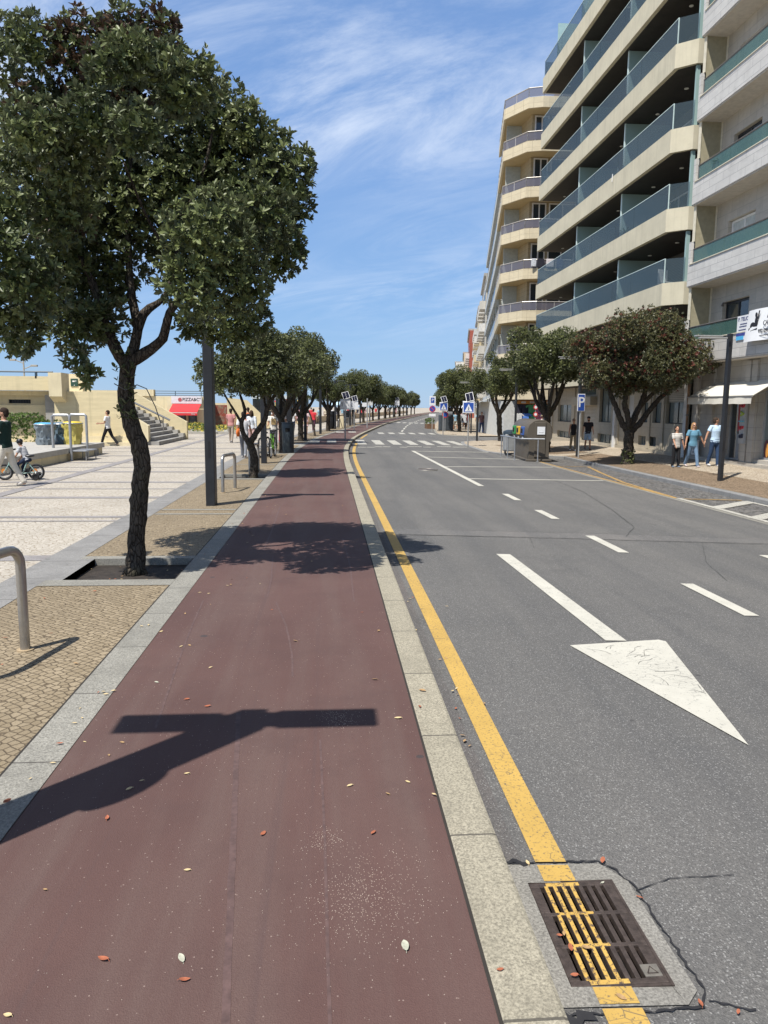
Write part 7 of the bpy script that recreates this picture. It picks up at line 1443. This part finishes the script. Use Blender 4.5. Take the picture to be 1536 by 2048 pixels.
    if beard: c = MB(); c.ell(HT((0, .045, 1.575)), (.055 * H, .055 * H, .045 * H), 12, 8, hrot); c.build("beard", cloth(hair), t, True)
    if hat == 'cap':
        c = MB(); c.ell(HT((0, -.005, 1.715)), (.092 * H, .108 * H, .07 * H), 16, 8, hrot); c.ell(HT((0, .11, 1.70)), (.07 * H, .07 * H, .012 * H), 14, 6, hrot); c.build("cap", cloth((.02, .02, .025)), t, True)
    elif hat == 'straw':
        c = MB(); c.ell(HT((0, -.0, 1.71)), (.18 * H, .19 * H, .016 * H), 20, 6, hrot); c.ell(HT((0, -.0, 1.745)), (.095 * H, .108 * H, .08 * H), 16, 8, hrot); c.build("straw_hat", cloth((.50, .38, .22)), t, True)
    elif hat == 'helmet':
        c = MB(); c.ell(HT((0, -.01, 1.70)), (.115 * H, .135 * H, .11 * H), 16, 10, hrot); c.build("helmet", plain("black_helmet", (.015, .015, .018), .35), t, True)
    if glasses:
        c = MB()
        for s in (-1, 1): c.ell(HT((.032 * s, .086, 1.655)), (.026 * H, .012 * H, .02 * H), 10, 6, hrot)
        c.tube([HT((-.075, .0, 1.66)), HT((-.05, .08, 1.66)), HT((.05, .08, 1.66)), HT((.075, .0, 1.66))], .004 * H, 5); c.build("sunglasses", plain("black_lens", (.01, .01, .012), .15), t, True)
    else:
        for s in (-1, 1): c = MB(); c.ell(HT((.030 * s, .083, 1.652)), (.011 * H, .008 * H, .007 * H), 8, 6, hrot); c.build("eye", plain("dark_eye", (.02, .015, .012), .2), t, True)
    if extras: extras(t, T, V, AJ, LJ, H, HT)
    return t
# the seafront side
person("man in dark green T-shirt with white trim and cream trousers, pushing a black push chair", -7.24, 17.46, 0, -92, 1.80, ((20, 6), (-16, 12)), ((22, 6, 62), (18, 6, 66)), (0.012, 0.030, 0.026), (0.60, 0.56, 0.48), (0.45, 0.43, 0.40), sleeve=.66, collar=(.6, .6, .58), beard=True, vox=.011, bulk=1.06, extras=lambda t, T, V, AJ, LJ, H, HT: [MB().tube([a[0].lerp(a[1], .60), a[0].lerp(a[1], .70)], .068 * H, 14).build("sleeve_trim", cloth((.62, .62, .60)), t, True) for a in AJ])
person("small child in striped T-shirt, jeans and black helmet riding the pale green bicycle", KID[0] + .22, KID[1] + .02, 0, -83, 1.06, ((62, 70), (40, 62)), ((48, 8, 10), (48, 8, 10)), (0.60, 0.60, 0.60), (0.02, 0.03, 0.06), (0.6, 0.6, 0.6), sleeve=.7, hat='helmet', stripes=((.12, .14, .2), .035), vox=.009, seat=-.05, lean=24, head=(0, -8))
person("man in white T-shirt and black trousers walking past the cream wall, looking at his phone", -9.95, 34.9, 0, -80, 1.66, ((24, 6), (-22, 16)), ((14, 6, 72), (20, 6, 66)), (0.66, 0.66, 0.66), (0.018, 0.018, 0.02), (0.1, 0.1, 0.1), vox=.012, head=(0, -10), extras=lambda t, T, V, AJ, LJ, H, HT: MB().bbox(AJ[1][2].x - .16, AJ[1][2].x - .1, AJ[1][2].y + .06, AJ[1][2].y + .2, AJ[1][2].z, AJ[1][2].z + .02, .004).build("phone", BLKFR, t))
def shoulder_bag(c): return lambda t, T, V, AJ, LJ, H, HT: (MB().ell(T(V(-.20, -.06, .98)), (.07, .16, .15), 12, 8).build("bag", cloth(c), t, True), MB().tube([T(V(-.19, -.02, 1.1)), T(V(-.05, -.135, 1.3)), T(V(.12, -.06, 1.47)), T(V(.10, .09, 1.42)), T(V(-.1, .13, 1.2)), T(V(-.19, .02, 1.08))], .016, 6).build("bag_strap", cloth(c), t))
def backpack(c): return lambda t, T, V, AJ, LJ, H, HT: MB().ell(T(V(0, -.19, 1.22)), (.15, .10, .22), 14, 10).build("backpack", cloth(c), t, True)
person("man in white top and grey jeans walking away with an orange shoulder bag", -3.02, 27.2, 0, 4, 1.66, ((16, 6), (-14, 14)), ((-6, 10, 20), (10, 10, 30)), (0.62, 0.62, 0.63), (0.17, 0.18, 0.20), (0.42, 0.40, 0.38), sleeve=.6, extras=shoulder_bag((.55, .14, .03)))
person("man in straw hat and printed white T-shirt standing behind the parked bicycles", -2.35, 32.6, 0, 176, 1.70, ((4, 0), (-3, 0)), ((16, 8, 50), (10, 8, 60)), (0.62, 0.60, 0.55), (0.10, 0.10, 0.11), (0.2, 0.2, 0.2), hat='straw', glasses=True, extras=lambda t, T, V, AJ, LJ, H, HT: MB().bbox(-.10, .10, .135, .139, 1.06, 1.32, .001).build("shirt_print", cloth((.35, .25, .12)), t))
person("person in red checked shirt walking beyond the man with the orange bag", -4.9, 38.5, 0, 10, 1.72, ((14, 5), (-12, 10)), ((8, 8, 15), (-8, 8, 12)), (0.40, 0.07, 0.07), (0.3, 0.25, 0.2), (0.3, 0.3, 0.3), stripes=((.55, .45, .42), .06), vox=.016)
person("person in orange top with a black rucksack walking away past the cream wall", -4.3, 41, 0, -5, 1.78, ((12, 5), (-12, 10)), ((8, 8, 15), (-8, 8, 12)), (0.58, 0.17, 0.06), (0.06, 0.06, 0.07), (0.3, 0.3, 0.3), vox=.016, extras=backpack((.02, .02, .025)))
person("dark haired woman in long white shirt and pink trousers walking away", -3.5, 34.8, 0, 5, 1.66, ((12, 5), (-12, 10)), ((8, 8, 15), (-8, 8, 12)), (0.62, 0.66, 0.70), (0.50, 0.34, 0.32), (0.5, 0.5, 0.5), hair=(.05, .03, .02), sleeve=1.4, female=True, longhair=True, vox=.014)
person("woman in white top with a red and white bag beside the tall grey litter bin", -2.35, 38.3, 0, 170, 1.70, ((8, 3), (-6, 6)), ((8, 8, 15), (-8, 8, 12)), (0.64, 0.62, 0.64), (0.35, 0.06, 0.08), (0.3, 0.3, 0.3), female=True, longhair=True, vox=.016)
person("person in dark top and pale shorts standing beyond the third seafront tree", -2.6, 45, 0, 160, 1.74, ((6, 3), (-6, 3)), ((8, 8, 15), (-8, 8, 12)), (0.05, 0.045, 0.05), (0.55, 0.53, 0.50), (0.3, 0.3, 0.3), shorts=True, vox=.016)
person("person in white shirt and dark jeans seen through the V-forked trunk", -2.3, 49, 0, 15, 1.76, ((14, 5), (-12, 10)), ((8, 8, 15), (-8, 8, 12)), (0.64, 0.63, 0.62), (0.03, 0.04, 0.07), (0.3, 0.3, 0.3), vox=.016)
person("woman in pink striped dress walking beyond the V-forked trunk", -1.5, 50.5, 0, 190, 1.66, ((12, 5), (-10, 8)), ((8, 8, 15), (-8, 8, 12)), (0.58, 0.34, 0.36), (0.5, 0.3, 0.3), (0.4, 0.3, 0.2), stripes=((.60, .56, .54), .05), female=True, longhair=True, dress=True, vox=.016)
person("person in bright red top and dark trousers right of the stout dome crowned tree's trunk", -1.1, 56, 0, 20, 1.70, ((12, 5), (-10, 8)), ((8, 8, 15), (-8, 8, 12)), (0.52, 0.04, 0.05), (0.08, 0.03, 0.05), (0.2, 0.2, 0.2), vox=.018)
# the right pavement
person("woman in black sleeveless top and khaki trousers walking beside the man in denim shorts", 11.95, 36.1, -.21, 186, 1.57, ((10, 4), (-10, 12)), ((4, 14, 10), (-2, 8, 10)), (0.012, 0.012, 0.014), (0.24, 0.20, 0.13), (0.55, 0.53, 0.50), hair=(.04, .028, .02), sleeve=0, female=True, glasses=True, vox=.012)
person("man in black T-shirt and light denim shorts walking by the pale roller door", 12.72, 36.2, -.16, 190, 1.62, ((12, 4), (-12, 16)), ((10, 7, 22), (-4, 12, 12)), (0.016, 0.017, 0.024), (0.27, 0.38, 0.52), (0.02, 0.02, 0.02), hat='cap', shorts=True, beard=True, vox=.012)
person("boy in striped T-shirt and black trousers holding the blonde woman's hand", 12.24, 25.7, -.19, 172, 1.45, ((5, 2), (-4, 3)), ((4, 16, 6), (22, 4, 14)), (0.62, 0.60, 0.55), (0.012, 0.012, 0.013), (0.13, 0.17, 0.23), sleeve=.75, stripes=((.20, .18, .17), .05), vox=.011, head=(0, -16))
person("blonde woman in blue T-shirt and jeans walking between a boy and a man, holding hands", 12.74, 25.5, -.16, 172, 1.58, ((18, 5), (-16, 12)), ((2, 32, 6), (4, 22, 6)), (0.11, 0.24, 0.33), (0.13, 0.20, 0.29), (0.5, 0.45, 0.45), hair=(.34, .20, .09), sleeve=.7, female=True, longhair=True, glasses=True, vox=.011, bulk=1.08, head=(10, -6))
person("man in pale blue polo shirt and dark jeans holding the blonde woman's hand", 13.40, 25.25, -.115, 166, 1.70, ((8, 4), (-10, 8)), ((6, 8, 14), (-8, 26, 8)), (0.46, 0.60, 0.74), (0.03, 0.055, 0.11), (0.5, 0.5, 0.5), hair=(.05, .035, .025), sleeve=.62, vox=.011, bulk=1.04, collar=(.55, .62, .70), head=(-70, -4))
person("man in dark checked shirt and jeans walking towards the crossing on the far pavement", 13.0, 63.5, PZ, 180, 1.80, ((10, 4), (-10, 12)), ((10, 12, 12), (-10, 12, 12)), (0.07, 0.05, 0.055), (0.03, 0.045, 0.10), (0.05, 0.05, 0.05), stripes=((.26, .12, .12), .09), vox=.015)
person("person in white top with hat bending by the goods outside the crowded shop", 15.4, 53.9, PZ, 120, 1.64, ((8, 2), (-6, 3)), ((20, 8, 40), (10, 8, 30)), (0.60, 0.52, 0.50), (0.35, 0.16, 0.08), (0.2, 0.2, 0.2), hat='straw', vox=.016, lean=10)
# strollers far off: a few figures, then copies
kinds = [("white T-shirt and blue jeans", (0.64, 0.64, 0.64), (0.04, 0.07, 0.14), False, False), ("red top and dark trousers", (0.50, 0.05, 0.06), (0.03, 0.03, 0.04), False, False), ("pale blue top and pale shorts", (0.30, 0.48, 0.60), (0.52, 0.48, 0.40), True, False), ("pink dress", (0.58, 0.36, 0.38), (0.5, 0.3, 0.3), False, True), ("dark navy top and grey trousers", (0.03, 0.035, 0.06), (0.2, 0.2, 0.21), False, False), ("cream top and brown trousers", (0.60, 0.54, 0.42), (0.16, 0.09, 0.06), False, False)]
spots_l = [(-4.4, 62), (-3.8, 68), (-2.2, 73), (-3.2, 79), (-1.0, 84), (-2.0, 88), (.4, 93), (-.4, 97), (1.2, 101), (.2, 106), (2.0, 110), (3.0, 115), (2.2, 120), (4.5, 126), (5.0, 131), (6.6, 138), (7.0, 145), (9.5, 152), (10, 160), (13, 170), (14, 178), (17, 190), (3.4, 104), (5.4, 122), (8.2, 142), (11.8, 158)]
spots_r = [(12.0, 71), (13.6, 73.5), (12.6, 78), (14.6, 80), (13.9, 84), (15.4, 88), (14.4, 93), (16.6, 97), (15.8, 102), (18.2, 107), (14.2, 76.5), (15.0, 83), (13.9, 69.5), (16.2, 91), (17.0, 95), (18.6, 100), (12.4, 75), (13.2, 81)]
fp = []
for i, (d, tc_, bc, sh_, dr_) in enumerate(kinds):
    fp.append(person("distant stroller in " + d, 0, 0, 0, 0, 1.72, ((14, 5), (-13, 12)), ((-8, 8, 14), (10, 8, 14)), tc_, bc, (0.3, 0.3, 0.3), shorts=sh_, female=dr_, longhair=dr_, dress=dr_, vox=.022))
flush()
pr = random.Random(6); used = set()
for side, spots in (("seafront promenade", spots_l), ("right hand pavement", spots_r)):
    for j, (x, y) in enumerate(spots):
        i = (j * 5 + (0 if side[0] == 's' else 2)) % 6; o = fp[i] if i not in used else copy_tree(fp[i]); used.add(i)
        o.location = (x, y, 0 if side[0] == 's' else PZ); o.rotation_euler = (0, 0, pr.choice((0, math.pi)) + pr.uniform(-.5, .5)); s = pr.uniform(.95, 1.06); o.scale = (s, s, s)
        tag(o, "distant stroller in %s on the far %s" % (kinds[i][0], side), "person", "far strollers in %s on the %s" % (kinds[i][0], side))

# ------------------------------------------------------------------ fallen leaves, grit
LC = {'r': ("reddish brown", (0.34, 0.11, 0.055)), 'y': ("pale yellow", (0.55, 0.43, 0.23)), 't': ("tan", (0.36, 0.23, 0.11)), 'p': ("silvery grey green", (0.38, 0.38, 0.30))}
def litter_mesh(seed):
    rg = random.Random(seed); L_ = .046 * rg.uniform(.7, 1.1); w = L_ * .24; vs = []; cu = rg.uniform(.15, .5); tw = rg.uniform(-.5, .5); n = 6
    for i in range(n + 1):
        t_ = i / n; ww = w * math.sin(math.pi * min(1, .08 + t_ * .92)) ** .7 if i < n else .0005; zc_ = .003 + cu * L_ * (t_ - .5) ** 2
        for s, dz_ in ((-1, .30), (0, 0), (1, .30)): vs.append((L_ * (t_ - .5), s * ww, zc_ + dz_ * ww + s * tw * ww * .5 + abs(tw) * ww * .5))
    fs = [(i * 3 + k, i * 3 + k + 1, i * 3 + k + 4, i * 3 + k + 3) for i in range(n) for k in range(2)]
    return MB().add(vs, fs + []).tube([(-L_ * .5, 0, .003 + cu * L_ * .25), (-L_ * .68, .002, .002)], .0009, 4)
LM = {}
for k, (nm, c) in LC.items():
    m = plain("fallen_leaf_" + k, c, .75, 0, .3, 60)
    for i in range(3): o = litter_mesh(hash(k) % 7 * 10 + i + ord(k)).build("fallen_leaf", m, None, True, False); LM[k, i] = o
lr_ = random.Random(21); first = set()
def put_leaf(x, y, k, zone, z):
    i = lr_.randrange(3); o = LM[k, i] if (k, i) not in first else LM[k, i].copy()
    if (k, i) in first: COL.objects.link(o)
    first.add((k, i)); o.location = (x, y, z + .001); o.rotation_euler = (lr_.uniform(-.1, .1), lr_.uniform(-.1, .1), lr_.uniform(0, 6.28)); s = lr_.uniform(.5, 1.15); o.scale = (s, s, s)
    tag(o, "%s fallen leaf lying on the %s" % (LC[k][0], zone), "leaf", "%s leaves on the %s" % (LC[k][0], zone))
def zone_of(x): return ("red cycle path", .0005) if -1.4 < x < .5 else ("granite edging", .008) if x > -1.66 and x <= -1.4 else ("pale granite kerb", .008) if x < .735 else ("asphalt by the kerb", None)
for x, y, k in LVP: zn, z = zone_of(x); put_leaf(x, y, k, zn, z if z is not None else RZ(x, y) + .006)
for x, y, k in LVR: put_leaf(x, y, k, "asphalt by the kerb", RZ(x, y) + (.014 if .83 < x < 1.18 and 2.27 < y < 2.84 else .009))
for i in range(70):
    y = 4.5 + 18 * lr_.random() ** 1.5; x = lr_.choice((lr_.uniform(-1.4, .5), lr_.uniform(-1.62, -1.35), lr_.uniform(.74, .95), lr_.uniform(-1.4, -.9))); zn, z = zone_of(x); put_leaf(x, y, lr_.choice('rytty'), zn, z if z is not None else RZ(x, y) + .006)
for i in range(26): put_leaf(-2.3 + lr_.gauss(0, .35), 8.5 + lr_.uniform(-.45, .5), lr_.choice('rytt'), "dark soil of the first tree pit", -.07)
for i in range(16): put_leaf(lr_.uniform(-2.9, -1.75), lr_.uniform(4.6, 7.6), lr_.choice('rytt'), "tan setts", .004)
for k, q in LM.items():
    if k not in first: bpy.data.objects.remove(q)
rg = np.random.default_rng(4); P = np.concatenate([np.stack([rg.normal(.14, .13, 900), rg.normal(2.62, .16, 900)], 1), np.stack([rg.normal(-.02, .05, 160), rg.normal(3.02, .05, 160)], 1), np.stack([rg.normal(.06, .07, 260), rg.normal(4.28, .07, 260)], 1), np.stack([rg.uniform(-1.4, .5, 700), rg.uniform(2, 7, 700)], 1)])
mb = MB()
for x, y in P:
    if not -1.38 < x < .5: continue
    s = rg.uniform(.0009, .0022); a = rg.uniform(0, 6.28); mb.add([(x + s * math.cos(a), y + s * math.sin(a), .0003), (x + s * math.cos(a + 2.1), y + s * math.sin(a + 2.1), .0003), (x + s * math.cos(a + 4.2), y + s * math.sin(a + 4.2), .0003), (x, y, .0003 + s * 1.3)], [(0, 1, 3), (1, 2, 3), (2, 0, 3)])
tag(mb.build("sand_grit", plain("pale_grit", (0.52, 0.44, 0.36), .9), None, False, False), kind='stuff')
